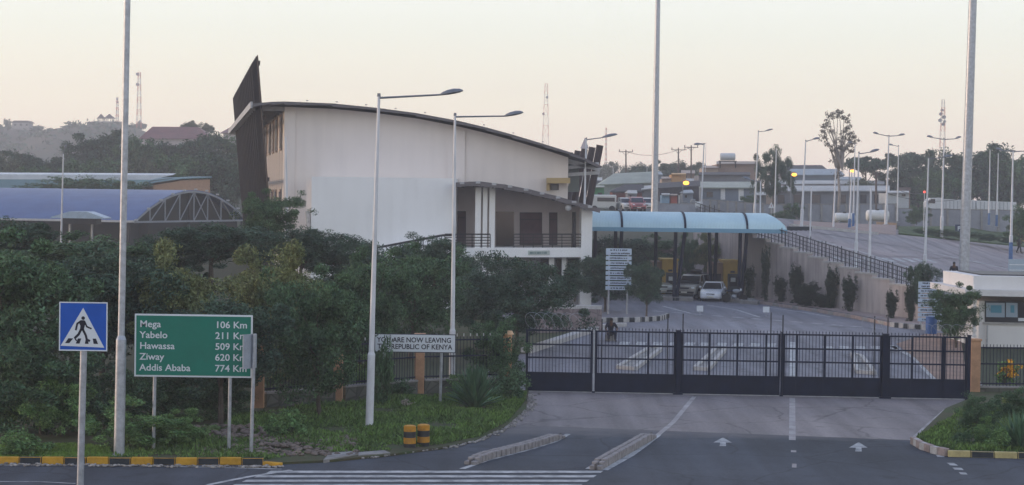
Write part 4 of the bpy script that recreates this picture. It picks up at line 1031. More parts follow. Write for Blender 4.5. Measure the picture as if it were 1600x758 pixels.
# ------------------------------------------------------------------ the gate
ga, gb = G(818, 611.5), G(1514, 624.5)
gu = (gb - ga).normalized()
def gx(px):                                                # point of the gate line under picture column px
    lo, hi = -5., 25.
    for _ in range(40):
        m_ = (lo + hi) / 2; q = ga + gu * m_; d = q - C0; X = 800 + FOC * d.dot(CR) / d.dot(CF)
        if X < px: lo = m_
        else: hi = m_
    return ga + gu * lo
GH = 96 / scale_at(ga)
UPV = Vector((0, 0, 1))
def gate_leaf(x0, x1, muls, label, h=GH):
    a, b = gx(x0), gx(x1); o = empty('gate_leaf', a, label, 'gate', 'leaves of the black border gate')
    z0, zl, zt = .06, h * .31, h; th = .06
    MB().bar(a + UPV * (z0 + zl) / 2, b + UPV * (z0 + zl) / 2, .03, zl - z0).build('lower_panel', BLACKM, o)
    f_ = MB()
    for z in (z0, zl, zl + (zt - zl) * .36, zl + (zt - zl) * .67, zt): f_.bar(a + UPV * z, b + UPV * z, th, .055)
    for x in [x0 + 2, x1 - 2] + muls: q = gx(x); f_.bar(q + UPV * z0, q + UPV * zt, .07, .07, up=gu)
    f_.build('frame', BLACKM, o)
    bars = MB(); n = int((b - a).length / .118)
    for i in range(n + 1):
        q = a.lerp(b, i / n); bars.box(q + UPV * (zl + (zt + .09 - zl) / 2), (.018, .018, zt + .09 - zl)); 
        bars.add([q + UPV * (zt + .15), q + UPV * (zt + .08) + gu * .016, q + UPV * (zt + .08) - gu * .016], [(0, 1, 2)])
    bars.build('bars', BLACKM, o)
    return o
gate_leaf(821, 925, [], 'leftmost fixed leaf of the black gate beside the climbing bush')
gate_leaf(929, 1055, [1012], 'second leaf of the black gate, left of the first thick post')
gate_leaf(1062, 1218, [1107, 1151, 1196], 'middle leaf of the black gate, right of the first thick post')
gate_leaf(1222, 1377, [1244, 1287, 1331], 'fourth leaf of the black gate, left of the second thick post')
gate_leaf(1386, 1473, [1424], 'fifth leaf of the black gate, right of the second thick post')
gate_leaf(1473, 1510, [], 'narrow wicket leaf of the gate beside the right orange post')
GP = 'posts of the black border gate'
for x, w, nm in ((1058.5, .17, 'thick black gate post in the left half of the gate'), (1381.5, .2, 'thick black gate post in the right half of the gate'),
             (927, .05, 'thin grey gate post between the first two leaves'), (1220, .06, 'thin black post at the middle of the gate'), (1512, .12, 'black post against the right orange pillar')):
    q = gx(x) - Vector((0, .05, 0)); o = empty('gate_post', q, nm, 'gate post', GP)
    MB().box(q + UPV * GH / 2, (w, w, GH + .12)).build('post', GALV if x == 927 else BLACKM, o, bevel=.006)
    MB().box(q + UPV * (GH + .08), (w * 1.2, w * 1.2, .03)).build('cap', BLACKM, o); MB().box(q + UPV * .03, (w * 2, w * 2, .06)).build('foot', BLACKM, o)
mb = MB(); mb.bar(ga - gu * .3 + UPV * .012 + Vector((0, .2, 0)), gb + UPV * .012 + Vector((0, .2, 0)), .5, .03); o = mb.build('gate_sill', KC); o['kind'] = 'structure'
# posts standing behind the gate
for x, yt in ((1045, 490), (1069, 490), (1208, 488), (1227, 492), (1372, 494), (1393, 496), (941, 498)):
    q = gx(x) + Vector((0, .9, 0)); s = scale_at(q); h = (P(x, yt, s) - q).z
    MB_ = MB().tube(q, q + UPV * h, .022, n=8).box(q + UPV * .02, (.15, .15, .04)); t = MB_.build('steel_post', DARK)
    tag(t, 'thin steel post rising behind the gate, ' + {1045: 'just left of the thick left post', 1069: 'just right of the thick left post', 1208: 'just left of the middle post', 1227: 'just right of the middle post', 1372: 'just left of the thick right post', 1393: 'just right of the thick right post', 941: 'beside the seated person'}[x], 'post', 'thin steel posts behind the gate')
# razor wire
def coil(x0, x1, z, r, turns, label):
    a, b = gx(x0) + UPV * z, gx(x1) + UPV * z; m = MB(); pts = []
    n = turns * 18
    for i in range(n + 1):
        t = i / n; an = t * turns * 6.283; pts.append(a.lerp(b, t) + Vector((math.cos(an) * r * .35, math.sin(an) * .15, math.cos(an + .8) * r)) + Vector((0, 0, 0)) + gu * math.sin(an) * r * .9)
    m.path(pts, .005, 4); o = m.build('razor_wire', GALV); tag(o, label, 'razor wire', 'coils of razor wire on the gate line')
coil(822, 905, GH + .35, .30, 6, 'razor wire coils above the leftmost gate leaf beside the domed tree')
coil(1346, 1378, GH + .38, .32, 2, 'razor wire loop above the gate left of the second thick post')
coil(1420, 1512, GH + .25, .22, 6, 'razor wire coils above the right end of the gate by the guard house')
# orange pillars
def pillar(x, yb, yt, w, label, cap=True, lampy=False, s=None, yfoot=0):
    p = G(x, yb); s = scale_at(p); h = (P(x, yt, s) - p).z; ww = w / s; o = empty('orange_pillar', p, label, 'pillar', 'orange rendered fence pillars')
    MB().box(p + UPV * h / 2, (ww, ww, h)).build('shaft', ORANGEW, o, bevel=.01)
    if cap: MB().box(p + UPV * (h + .03), (ww * 1.18, ww * 1.18, .08)).build('cap', ORANGEW, o, bevel=.01)
pillar(655, 617, 524, 15, 'orange pillar behind the white notice board')
pillar(528, 630, 535, 14, 'orange pillar whose foot shows right of the drooping tree')
pillar(405, 640, 540, 14, 'pale orange pillar low behind the post of the edge on sign')
pillar(1522, 616, 532, 15, 'orange gate pillar at the right end of the black gate')
pillar(792, 613, 540, 14, 'orange gate pillar wrapped by the climbing bush')
q = G(792, 613); s = scale_at(q); zt = (P(792, 536, s) - q).z; o = empty('pillar_lamp', q + UPV * (zt - .0), 'orange capped lamp housing on top of the bush covered pillar', 'lamp')
m = MB(); m.tube(q + Vector((0, -.05, zt)), q + Vector((0, -.05, zt + .32)), .15, .17, 8); m.build('housing', mat('orange_lamp_housing', (.60, .34, .18), .6, var=.3), o)
MB().tube(q + Vector((0, -.05, zt + .32)), q + Vector((0, -.05, zt + .45)), .23, .16, 12).build('cap', mat('orange_lamp_cap', (.66, .42, .24), .6, var=.2), o, smooth=True)
MB().box(q + Vector((0, -.21, zt + .14)), (.14, .06, .12)).build('bracket', DARK, o)
# fences
STW = stonework('rubble_stone_wall', (.13, .13, .11), (.07, .075, .06), 2.4)
def fence(x0, y0, x1, y1, label, label2, hb=.5, ht=2.05, tips=True):
    a, b = G(x0, y0), G(x1, y1); o = empty('stone_base_wall', a, label2, 'wall', 'low stone walls under the fences')
    u = (b - a).normalized()
    MB().bar(a + UPV * hb / 2, b + UPV * hb / 2, .3, hb).build('wall', STW, o); MB().bar(a + UPV * (hb + .03), b + UPV * (hb + .03), .36, .06).build('coping', CONC, o)
    f_ = empty('fence_panel', a + UPV * hb, label, 'fence', 'black bar fences beside the gate')
    m = MB()
    for z in (hb + .15, hb + (ht - hb) * .55, ht - .12): m.bar(a + UPV * z, b + UPV * z, .05, .05)
    m.build('rails', BLACKM, f_); m = MB(); n = int((b - a).length / .125); tp = m
    for i in range(n + 1):
        q = a.lerp(b, i / n); m.box(q + UPV * (hb + .06 + ht) / 2 , (.02, .02, ht - hb - .06))
        if tips and i % 2 == 0: m.mat(1).box(q + UPV * (ht + .05), (.035, .035, .1)).mat(0)
    m.build('bars', [BLACKM, mat('pale_spike_paint', (.5, .5, .48), .6)], f_)
fence(535, 628, 648, 618, 'black bar fence left of the orange pillar behind the notice board', 'low stone wall left of the orange pillar behind the notice board')
fence(661, 617, 785, 613, 'black bar fence with pale tips between two orange pillars', 'low stone wall between the notice board pillar and the bush covered pillar')
fence(412, 639, 521, 630, 'black bar fence behind the drooping tree', 'low stone wall behind the drooping tree')
fence(1530, 616, 1720, 618, 'black bar fence right of the right orange gate pillar', 'low stone wall under the right hand fence', hb=.25, ht=1.85, tips=False)
# mound of earth and paving inside the gate on the right
mb = MB(); base = [g(1462, 520), g(1478, 520), g(1512, 560), g(1512, 612), g(1478, 612)]
dm = mat('reddish_earth', (.30, .20, .16), .95, col2=(.20, .14, .11), scale=.8, bump=.3)
flat('earth_shoulder', [g(1452, 520), g(1500, 522), g(1515, 616), g(1480, 614), g(1466, 596), g(1430, 560), g(1400, 538)], .02, dm)
# traffic islands beyond the gate, outlined in white
def island(pts, label):
    q = [g(*p) for p in pts]; o = empty('traffic_island', q[0], label, 'traffic island', 'small kerbed islands just beyond the gate')
    m = MB(); n = len(q)
    for i in range(n): m.bar(q[i] + UPV * .09, q[(i + 1) % n] + UPV * .09, .18, .16)
    m.build('kerb', KC, o); MB().prism([(p.x, p.y, .01) for p in q], (0, 0, .10)).build('paving', CONC, o)
island([(966, 577), (992, 579), (1032, 549), (1016, 546)], 'white edged island behind the second gate leaf')
island([(1086, 579), (1106, 580), (1132, 550), (1120, 547)], 'white edged island right behind the first thick gate post')
island([(1340, 584), (1366, 586), (1346, 560), (1332, 556)], 'white edged island behind the gate left of the second thick post')
for x, y, lab in ((1093.5, 488, 'small white plate standing on the lot road, left one'), (1197, 489.5, 'small white plate standing on the lot road, right one')):
    p = g(x, y + 5); s = scale_at(p); o = empty('small_road_sign', p, lab, 'small sign', 'small white plates on the lot road')
    MB().box(p + UPV * .42, (10 / s, .04, 9 / s)).build('sign_plate', SW, o); MB().tube(p, p + UPV * .3, .03, n=6).build('post', GALV, o)
# ramp and stone flank on the left beyond the gate
o = empty('flank_wall', g(872, 506), 'stone flank wall with a pale coping at the foot of the third street lamp', 'wall')
a, b = g(830, 522), g(940, 517); hgt = .95
MB().prism([a, b, b + UPV * 1.15, a + UPV * 1.35], (0, .5, 0)).build('wall', stonework('flank_stone', (.26, .21, .21), (.18, .15, .15), 2.2), o)
MB().prism([a + UPV * 1.35, b + UPV * 1.15, b + UPV * 1.33, a + UPV * 1.53], (0, .6, 0)).build('coping', KC, o)
mb = MB(); mb.bar(g(822, 552) + UPV * .12, g(941, 513) + UPV * .12, .5, .24); mb.bar(g(941, 513) + UPV * .1, g(975, 510) + UPV * .1, .4, .2); o = mb.build('ramp_kerb', KC); o['kind'] = 'structure'
flat('planted_soil', [g(700, 545), g(822, 554), g(938, 515), g(925, 505), g(700, 500)], .03, GRASSG)
# ------------------------------------------------------------------ the big white building
def RY(px, py, Y):
    r = ray(px, py); return C0 + r * (Y / r.y)
def at_x(X, Y, Z): return Vector((X, Y, Z))
GW = streaked('warm_white_render', (.74, .685, .655), (.50, .47, .46), .24)
GW2 = streaked('white_painted_block', (.80, .81, .82), (.58, .58, .58), .28)
SOFF = mat('dark_soffit', (.09, .085, .09), .8, var=.3, scale=1)
ROOFM = corrugated('grey_roof_sheet', (.12, .12, .13), (.08, .08, .09), 'X', 8)
FASC = mat('pale_fascia', (.45, .46, .48), .6, var=.2)
MAUVE = mat('mauve_shaded_wall_paint', (.52, .47, .48), .85, var=.15, scale=.6)  # mauve shading of the veranda is put into this base colour
MUST = mat('mustard_canopy_paint', (.46, .34, .17), .8, var=.2, scale=1)
PLUM = mat('plum_curtain', (.10, .06, .075), .8, var=.3, scale=2)
CLAD = mat('brown_louvre_metal', (.045, .038, .040), .55, .2, var=.25, scale=.6)
YF_ = 125.0
DV = Vector((-.172, .985, 0)) * 52
bo = empty('customs_hall', RY(600, 470, YF_), 'large off white building with a low curved roof and a veranda on its right', 'building')
rc = [(445, 167), (520, 170), (590, 177), (650, 185), (713, 197), (760, 208), (800, 219), (850, 234), (888, 246)]
top = [RY(x, y, YF_) for x, y in rc]
poly = [Vector((top[0].x, YF_, 0))] + top + [Vector((top[-1].x, YF_, 0))]
wl = MB().prism(poly, DV).build('wall', GW, bo)
# shallow pilasters, seen as the faint vertical joints
for x0, x1, yt in ((445, 462, 170), (700, 727, 199)):
    a, b = RY(x0, yt + 3, YF_), RY(x1, yt + 5, YF_); MB().prism([Vector((a.x, YF_ - .002, 0)), a, b, Vector((b.x, YF_ - .002, 0))], (0, -.14, 0)).build('pilaster', GW, wl)
# roof: curved sheet, overhanging on the left, right and front
rr = [(395, 164), (425, 161.5), (445, 161), (520, 164), (590, 171), (650, 179), (713, 190.5), (760, 201.5), (800, 212.5), (850, 227.5), (890, 240), (915, 250), (940, 262)]
rt = [RY(x, y, YF_ - 1.3) for x, y in rr]; DR = DV * 1.05
mb = MB(); up_ = [p + UPV * .10 for p in rt]
mb.prism(up_ + rt[::-1], DR); rf = mb.build('roof', [ROOFM], bo)
mb = MB()
for a, b in zip(rt[:-1], rt[1:]): mb.bar(a + Vector((0, -.06, -.05)), b + Vector((0, -.06, .03)), .06, .13)
mb.build('front_fascia', mat('dark_fascia', (.13, .12, .13), .6), rf)
MB().bar(rt[0] + Vector((-.08, 0, 0)), rt[0] + DR + Vector((-.08, 0, 0)), .14, .42).build('side_fascia', FASC, rf)
for i in range(16):
    f_ = .03 + i / 15 * .95; a = rt[0] + DR * f_ - UPV * .16; b = rt[2] + DR * f_ - UPV * .25; MB().bar(a, b + Vector((.2, 0, -.05)), .12, .26).build('rafter', FASC, rf)
m = MB()
for x in range(480, 890, 46): q = RY(x, 0, YF_ - 1.3); zz = np.interp(x, [p[0] for p in rr], [p[1] for p in rr]); q = RY(x, zz, YF_ - 1.3); m.box(q + UPV * .22, (.12, .4, .05))
m.build('roof_clips', FASC, rf)
# left side wall windows (two rows)
lw0 = Vector((top[0].x, YF_, 0)); ud = DV.normalized(); nrm = Vector((-ud.y, ud.x, 0))
for row, (z0, z1) in enumerate(((10.0, 12.4), (5.2, 7.4))):
    for k_ in range(9):
        a = lw0 + ud * (3 + k_ * 5.2)
        f_ = MB().bar(a + UPV * (z0 + z1) / 2 + nrm * .02, a + ud * 2.2 + UPV * (z0 + z1) / 2 + nrm * .02, .1, z1 - z0).build('window', mat('curtained_window_frame', (.38, .30, .26), .7), bo)
        MB().bar(a + ud * .12 + UPV * (z0 + z1) / 2 + nrm * .06, a + ud * 2.08 + UPV * (z0 + z1) / 2 + nrm * .06, .06, z1 - z0 - .3).build('pane', mat('curtained_glass', (.22, .19, .2), .25), f_)
# the protruding lower block
Y2 = 121.0
a, b = RY(487, 276, Y2), RY(713, 279, Y2)
lb = MB().prism([Vector((a.x, Y2, 0)), a, b, Vector((b.x, Y2, 0))], (0, 4.2, 0)).build('front_block', GW2, bo)
MB().tube(RY(481, 330, Y2 + .5), RY(484, 375, Y2 + .5), .16, n=8).build('drain_pipe', GALV, bo)
MB().prism([RY(478, 282, Y2 + 1), RY(487, 282, Y2 + 1), RY(489, 380, Y2 + 1), RY(480, 380, Y2 + 1)], (0, 1, 0)).build('side_return', GW, bo)
# stair rail / sloping parapet at the foot of the block
m = MB(); a, b, c = RY(590, 387, Y2 - 1.6), RY(690, 368, Y2 - 1.6), RY(712, 367, Y2 - 1.6)
m.bar(a, b, .09, .14).bar(b, c, .09, .14); m.build('stair_handrail', DARK, bo)
m = MB()
for p, q in ((a, b),):
    for t in [i / 14 for i in range(15)]: z = p.lerp(q, t); m.tube(z, z - UPV * .95, .025, n=5)
m.build('stair_balusters', DARK, bo)
MB().prism([RY(590, 392, Y2 - 1.7), RY(712, 388, Y2 - 1.7), RY(712, 398, Y2 - 1.7), RY(590, 402, Y2 - 1.7)], (0, 1.6, 0)).build('stair_slab', GW2, bo)
# veranda
Y3 = 121.0; YB = 124.3
def quad_at(x0, y0, x1, y1, Y, d, name, m_, par, z0=None):
    A = [RY(x0, y0, Y), RY(x1, y0, Y), RY(x1, y1, Y), RY(x0, y1, Y)]
    return MB().prism(A, (0, d, 0)).build(name, m_, par)
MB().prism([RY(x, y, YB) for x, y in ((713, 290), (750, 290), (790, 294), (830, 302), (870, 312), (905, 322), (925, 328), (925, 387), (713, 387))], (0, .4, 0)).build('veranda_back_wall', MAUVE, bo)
quad_at(866, 331, 912, 385, YB - .03, .02, 'light_wall_panel', mat('pale_pink_wall', (.52, .48, .47), .8, var=.1), bo)
quad_at(690, 387, 908, 402, Y3 - .2, 3.8, 'veranda_slab', GW2, bo)
A = [RY(909, 318, Y3 - .3), RY(926, 322, Y3 - .3)]
MB().prism([A[0], A[1], Vector((A[1].x, A[1].y, 0)), Vector((A[0].x, A[0].y, 0))], (0, 4.6, 0)).build('end_wall', GW2, bo)
for x0, x1 in ((743, 752), (755, 762), (765, 774)):
    m = MB(); a, b = RY(x0, 293, Y3), RY(x1, 293, Y3); m.prism([a, b, Vector((b.x, Y3, 0)), Vector((a.x, Y3, 0))], (0, .55, 0)); m.build('column_fin', GW2, bo)
for (x0, y0, x1, y1, nm, m_, split) in ((713, 330, 728, 384, 'window', PLUM, 340), (775, 331, 803, 387, 'door', GLASSD, None), (812, 332, 847, 383, 'window', PLUM, 343), (858, 332, 871, 383, 'window', PLUM, 343)):
    f_ = quad_at(x0, y0, x1, y1, YB - .05, .04, nm, DARK if nm == 'window' else GLASSD, bo)
    quad_at(x0 + 1.2, y0 + 1.5, x1 - 1.2, (split or y1) - .8, YB - .09, .03, 'pane', GLASSD if nm == 'door' else m_, f_)
    if split: quad_at(x0 + 1.2, split + .8, x1 - 1.2, y1 - 2, YB - .09, .03, 'pane', m_, f_)
vr = [(708, 288), (735, 286.5), (750, 286), (790, 291), (830, 299), (870, 309), (905, 319), (938, 329)]
v = [RY(x, y, Y3 - 1.2) for x, y in vr]
vf = MB().prism([p + UPV * .10 for p in v] + [p - UPV * .0 for p in v[::-1]], (0, 5.1, 0)).build('veranda_roof', ROOFM, bo)
m = MB()
for a, b in zip(v[:-1], v[1:]): m.bar(a + Vector((0, -.05, -.08)), b + Vector((0, -.05, -.02)), .08, .26)
m.build('edge_beam', mat('dark_fascia', (.1, .1, .1)), vf)
m = MB()
for i, x in enumerate(range(722, 935, 25)):
    y = np.interp(x, [p[0] for p in vr], [p[1] for p in vr]); m.box(RY(x, y - 1.0, Y3 - 1.28), (.28, .12, .14))
m.build('bracket_ends', FASC, vf)
m = MB()
for x in range(722, 930, 16):
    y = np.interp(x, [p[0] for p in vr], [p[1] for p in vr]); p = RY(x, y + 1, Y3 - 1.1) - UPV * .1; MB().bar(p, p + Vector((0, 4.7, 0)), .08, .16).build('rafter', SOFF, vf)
MB().tube(RY(897, 331, Y3 + .1), RY(897, 388, Y3 + .1), .12, n=8).build('veranda_post', DARK, bo)
m = MB()
for x0, x1 in ((695, 766), (803, 908)):
    for y in (366, 371, 375.5, 380, 384.5): m.bar(RY(x0, y, Y3), RY(x1, y, Y3), .04, .05 if y > 367 else .08)
    n = int((x1 - x0) / 14)
    for i in range(n + 1): x = x0 + (x1 - x0) * i / n; m.bar(RY(x, 366, Y3), RY(x, 388, Y3), .05, .05)
m.build('veranda_railing', DARK, bo)
MB().ell(RY(888, 325, Y3 - 1.0), (.2, .2, .2), 10, 6).build('floodlight', FASC, bo)
nb = quad_at(825, 391.5, 859, 398.5, Y3 - .24, .03, 'name_plaque', mat('plaque_green_grey', (.45, .50, .48), .7), bo)
m = MB(); x = 828
while x < 855: w = random.uniform(1, 2.2); A_ = [RY(x, 393.5, Y3 - .25), RY(x + w, 393.5, Y3 - .25), RY(x + w, 396.8, Y3 - .25), RY(x, 396.8, Y3 - .25)]; m.prism(A_, (0, -.01, 0)); x += w + random.choice((.7, .7, 1.8))
m.build('small_lettering', mat('plaque_letters', (.12, .2, .2), .7), nb)
# ground storey under the slab
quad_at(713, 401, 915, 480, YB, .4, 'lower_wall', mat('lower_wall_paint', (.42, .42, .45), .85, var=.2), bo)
for x0, x1 in ((845, 857), (869, 877), (887, 905)):
    f_ = quad_at(x0, 405, x1, 440, YB - .06, .05, 'window', DARK, bo); quad_at(x0 + 1, 406.5, x1 - 1, 438, YB - .1, .03, 'pane', GLASSD, f_)
for x0, x1 in ((858, 866), (878, 885)): quad_at(x0, 402, x1, 470, Y3 + .6, .5, 'lower_column', GW2, bo)
# upper right window with its mustard hood
f_ = quad_at(860, 287, 873, 297, YF_ - .06, .05, 'window', DARK, bo); quad_at(861, 288, 872, 297, YF_ - .1, .03, 'pane', mat('slate_glass', (.10, .11, .13), .2), f_)
quad_at(854, 278, 891, 286.5, YF_ - 1.0, .98, 'window_hood', MUST, bo); quad_at(854, 286, 859, 298, YF_ - .5, .48, 'hood_side', MUST, bo)
# slanting dark columns on the right flank
for i in range(5):
    Yk = YF_ + 1 + 5 * i; xt = (937.5, 925.5, 913.5, 903, 891.5)[i]; zt = RY(937.5, 227, YF_ + 1).z
    b = RY(xt, 230, Yk); b = Vector((b.x, Yk, zt)); a = b + (RY(918, 330, YF_ + 1) - RY(937.5, 227, YF_ + 1)) * .97
    d_ = (b - a); a = a - d_ * (a.z / d_.z)
    MB().tube(a, b, .24, .24, 10).build('slanting_column', mat('brown_steel_column', (.055, .042, .045), .6, .2), bo)
m = MB()
for y0, y1 in ((262, 256), (273, 270)):
    a, b = RY(888, y0, YF_ + .4), RY(936, y1, YF_ + .4); m.bar(a, b, .14, .22)
for i in range(5):
    a = RY(888, 252, YF_ + .4) + Vector((-.172, .985, 0)) * 8.2 * i; MB().bar(a, a + Vector((2.1, 0, -.5)), .14, .3).build('eave_bracket', FASC, bo)
m.build('flank_rail', FASC, bo)
quad_at(888, 246, 905, 300, YF_ + 3, .2, 'recessed_glazing', mat('green_grey_glass', (.16, .20, .20), .3), bo)
# the tall louvred fin
fo = empty('louvred_screen', RY(424, 420, 124), 'tall dark brown louvred screen wall slicing up through the left end of the roof', 'screen wall')
A0 = RY(402, 86, 124); B0 = RY(427, 400, 124); A1 = RY(369, 146, 171); 
B1 = Vector((A1.x + (B0.x - A0.x), 171, B0.z)); sl = (A0 - B0); A0b = B0 - sl * (B0.z / sl.z) ; B1g = A1 + (A0b - A0)
nf = 15; outv = Vector((-.985, -.172, 0)) * .34
sp = A1 - A0; back = MB(); [back.bar(A0b.lerp(A0, t_) + Vector((.1, 0, 0)), B1g.lerp(A1, t_) + Vector((.1, 0, 0)), .1, .25) for t_ in (.03, .25, .5, .75, .97)]; back.build('backing_frame', CLAD, fo)
lm_ = MB()
for i in range(nf):
    p0, p1 = i / nf, (i + 1.0) / nf
    b0, b1 = A0b + sp * p0, A0b + sp * p1; t0, t1 = A0 + sp * p0, A0 + sp * p1
    zz = UPV * (-.10)
    bm_, tm_ = b0.lerp(b1, .5), t0.lerp(t1, .5) - UPV * .55
    lm_.prism([b0, t0, tm_ + outv, bm_ + outv], (.05, 0, 0))
    for j in range(1, 6):
        f2 = j / 6; q0 = b0.lerp(bm_ + outv, f2); q1 = t0.lerp(tm_ + outv, f2); lm_.bar(q0 + outv * .1, q1 + outv * .1, .04, .08, up=(0, 1, 0))
lm_.build('louvre_blades', CLAD, fo)

# ------------------------------------------------------------------ arched blue sheds on the left
BR = corrugated('blue_roof_sheet', (.05, .11, .28), (.04, .085, .23), 'X', 6)
E0 = P(210, 347, 15); ax_ = Vector((-15.4, 5, 0)).normalized(); gd = Vector((-ax_.y, ax_.x, 0)) * -1
gd = Vector((ax_.y, -ax_.x, 0)); span = 26.5; rise = 3.3
def arc(f_, base=E0, sp_=span, rs=rise): return base + gd * sp_ * f_ + UPV * rs * (1 - (2 * f_ - 1) ** 2)
sh = empty('arched_shed', Vector((E0.x, E0.y, 0)), 'long open shed with a curved blue metal roof and a trussed arched end', 'shed')
N = 20; mb = MB(); ring0 = [arc(i / N) for i in range(N + 1)]
mb.prism([p + UPV * .12 for p in ring0] + ring0[::-1], ax_ * 60); mb.build('roof', BR, sh)
m = MB()
for i in range(N): m.bar(ring0[i] - UPV * .05, ring0[i + 1] - UPV * .05, .12, .2)
m.bar(ring0[0], ring0[-1], .15, .2); nd = 8
for i in range(1, nd):
    f_ = i / nd; b_ = E0 + gd * span * f_; m.bar(b_, arc(f_) - UPV * .1, .13, .13, up=(1, 0, 0))
    f2 = (i + 1) / nd if i < nd / 2 else (i - 1) / nd
    if i < nd / 2: m.bar(b_, arc(f2) - UPV * .1, .1, .1, up=(1, 0, 0))
    else: m.bar(arc(f2) - UPV * .1 if i > nd / 2 else b_, b_ if i > nd / 2 else arc((i+1)/nd), .1, .1, up=(1, 0, 0))
m.build('end_truss', mat('truss_grey', (.25, .27, .30), .6), sh)
MB().prism([p + ax_ * 1.2 - UPV * .15 for p in ring0] + [Vector((ring0[-1].x, ring0[-1].y, 0)) + ax_ * 1.2, Vector((ring0[0].x, ring0[0].y, 0)) + ax_ * 1.2], ax_ * .2).build('end_wall', mat('shed_interior_shade', (.02, .025, .025), .9), sh)  # near-black sheet added behind the truss for the shade inside the shed
m = MB()
for i in range(N):
    if i % 2 == 0: m.box(ring0[i] + UPV * .22 - ax_ * .2, (.3, .3, .18))
m.bar(E0 + UPV * .05 + Vector((0, -.1, 0)), E0 + ax_ * 60 + UPV * .05 + Vector((0, -.1, 0)), .2, .22)
m.build('gutter', FASC, sh)
mb = MB()
for i in range(9):
    for f_ in (0, .5, 1): q = E0 + ax_ * (.6 + i * 7) + gd * span * f_; mb.tube(Vector((q.x, q.y, 0)), Vector((q.x, q.y, E0.z + (rise if f_ == .5 else 0))), .16, n=8)
mb.build('posts', DARK, sh)
MB().prism([Vector(((E0 + gd * 3).x, (E0 + gd * 3).y, 0)), (E0 + gd * 3), (E0 + gd * 3 + ax_ * 60), Vector(((E0 + gd * 3 + ax_ * 60).x, (E0 + gd * 3 + ax_ * 60).y, 0))], gd * .3).build('inner_shade_sheet', mat('shed_interior_shade', (.02, .025, .025), .9), sh)  # dark sheet along the eave, shade of the interior put into its colour
# little pitched canopy in front of it
c = P(121, 338, 17.5); o = empty('small_canopy', Vector((c.x, c.y, 0)), 'small pale blue pitched canopy in front of the long blue shed roof', 'canopy')
w = 42 / 17.5; m = MB(); m.prism([c + Vector((-w, 0, -.1)), c + Vector((-w * .3, 0, .42)), c + Vector((w * .35, 0, .42)), c + Vector((w, 0, -.12)), c + Vector((w, 0, -.2)), c + Vector((-w, 0, -.18))], (0, 3, 0))
m.build('roof', mat('pale_blue_sheet', (.42, .52, .62), .5, var=.2), o)
m = MB().box(c + Vector((0, 1.5, -.45)), (w * 1.3, 2.4, .5)); m.build('fascia_box', DARK, o)
MB().tube(Vector((c.x - 1, c.y + 1.5, 0)), c + Vector((-1, 1.5, 0)), .1).tube(Vector((c.x + 1, c.y + 1.5, 0)), c + Vector((1, 1.5, 0)), .1).build('posts', GALV, o)
# pale and teal roofs behind
s_ = 12.0; Yb = FOC / s_
o = empty('curved_roof_hall', RY(200, 340, Yb), 'hall with teal curved roof and tan gable behind the blue shed', 'building')
tl = corrugated('teal_roof_sheet', (.20, .34, .40), (.16, .28, .34), 'X', 5); pl_ = corrugated('pale_roof_sheet', (.62, .66, .70), (.5, .54, .6), 'X', 5)
q = [RY(x, y, Yb) for x, y in ((196, 300), (215, 293), (245, 285), (285, 279.5), (331, 277.5))]
MB().prism([p + UPV * .15 for p in q] + q[::-1], Vector((-12, 20, 0))).build('roof', tl, o)
qq = [RY(x, y + 1.5, Yb + .3) for x, y in ((240, 288), (285, 280.5), (328, 279))]; g0 = [RY(328, 330, Yb + .3), RY(240, 330, Yb + .3)]
MB().prism(qq + g0, Vector((-10, 18, 0))).build('gable_wall', mat('tan_gable_paint', (.42, .26, .17), .85, var=.15), o)
q = [RY(x, y, Yb - 1) for x, y in ((-60, 300), (-60, 280), (240, 281), (215, 291), (196, 299))]
MB().prism(q, (0, .5, 0)).build('long_roof', tl, o)
q = [RY(x, y, Yb + 1) for x, y in ((-60, 272), (270, 273.5), (235, 281), (-60, 280))]
MB().prism(q, (0, 2.5, .25)).build('pale_ridge_roof', pl_, o)
for x0, y0, x1, y1, s2, lab in ((216, 217, 332, 198, 8, 'dark red hipped roof house above the trees right of the tall mast'), (343, 208, 378, 196, 8.5, 'small dark red roof just left of the fin wall')):
    Yh = FOC / s2; o = empty('red_roofed_house', RY((x0 + x1) / 2, y0 + 20, Yh), lab, 'house', 'red roofed houses on the slope')
    a, b = RY(x0, y0, Yh), RY(x1, y0, Yh); t0 = RY(x0 + 22, y1, Yh + 6); t1 = RY(x1 - 22, y1 + .5, Yh + 6) if x1 - x0 > 50 else RY(x1 - 8, y1, Yh + 6)
    bk = Vector((0, 12, 0)); m = MB(); m.add([a, b, b + bk, a + bk, t0, t1], [(0, 1, 5, 4), (1, 2, 5), (2, 3, 4, 5), (3, 0, 4), (0, 3, 2, 1)])
    m.build('roof', corrugated('dark_red_roof', (.17, .05, .045), (.12, .04, .04), 'X', 5), o)
    MB().prism([a + Vector((.6, .6, -.02)), b + Vector((-.6, .6, -.02)), b + Vector((-.6, .6, -3)), a + Vector((.6, .6, -3))], (0, 10, 0)).build('wall', MAUVE, o)

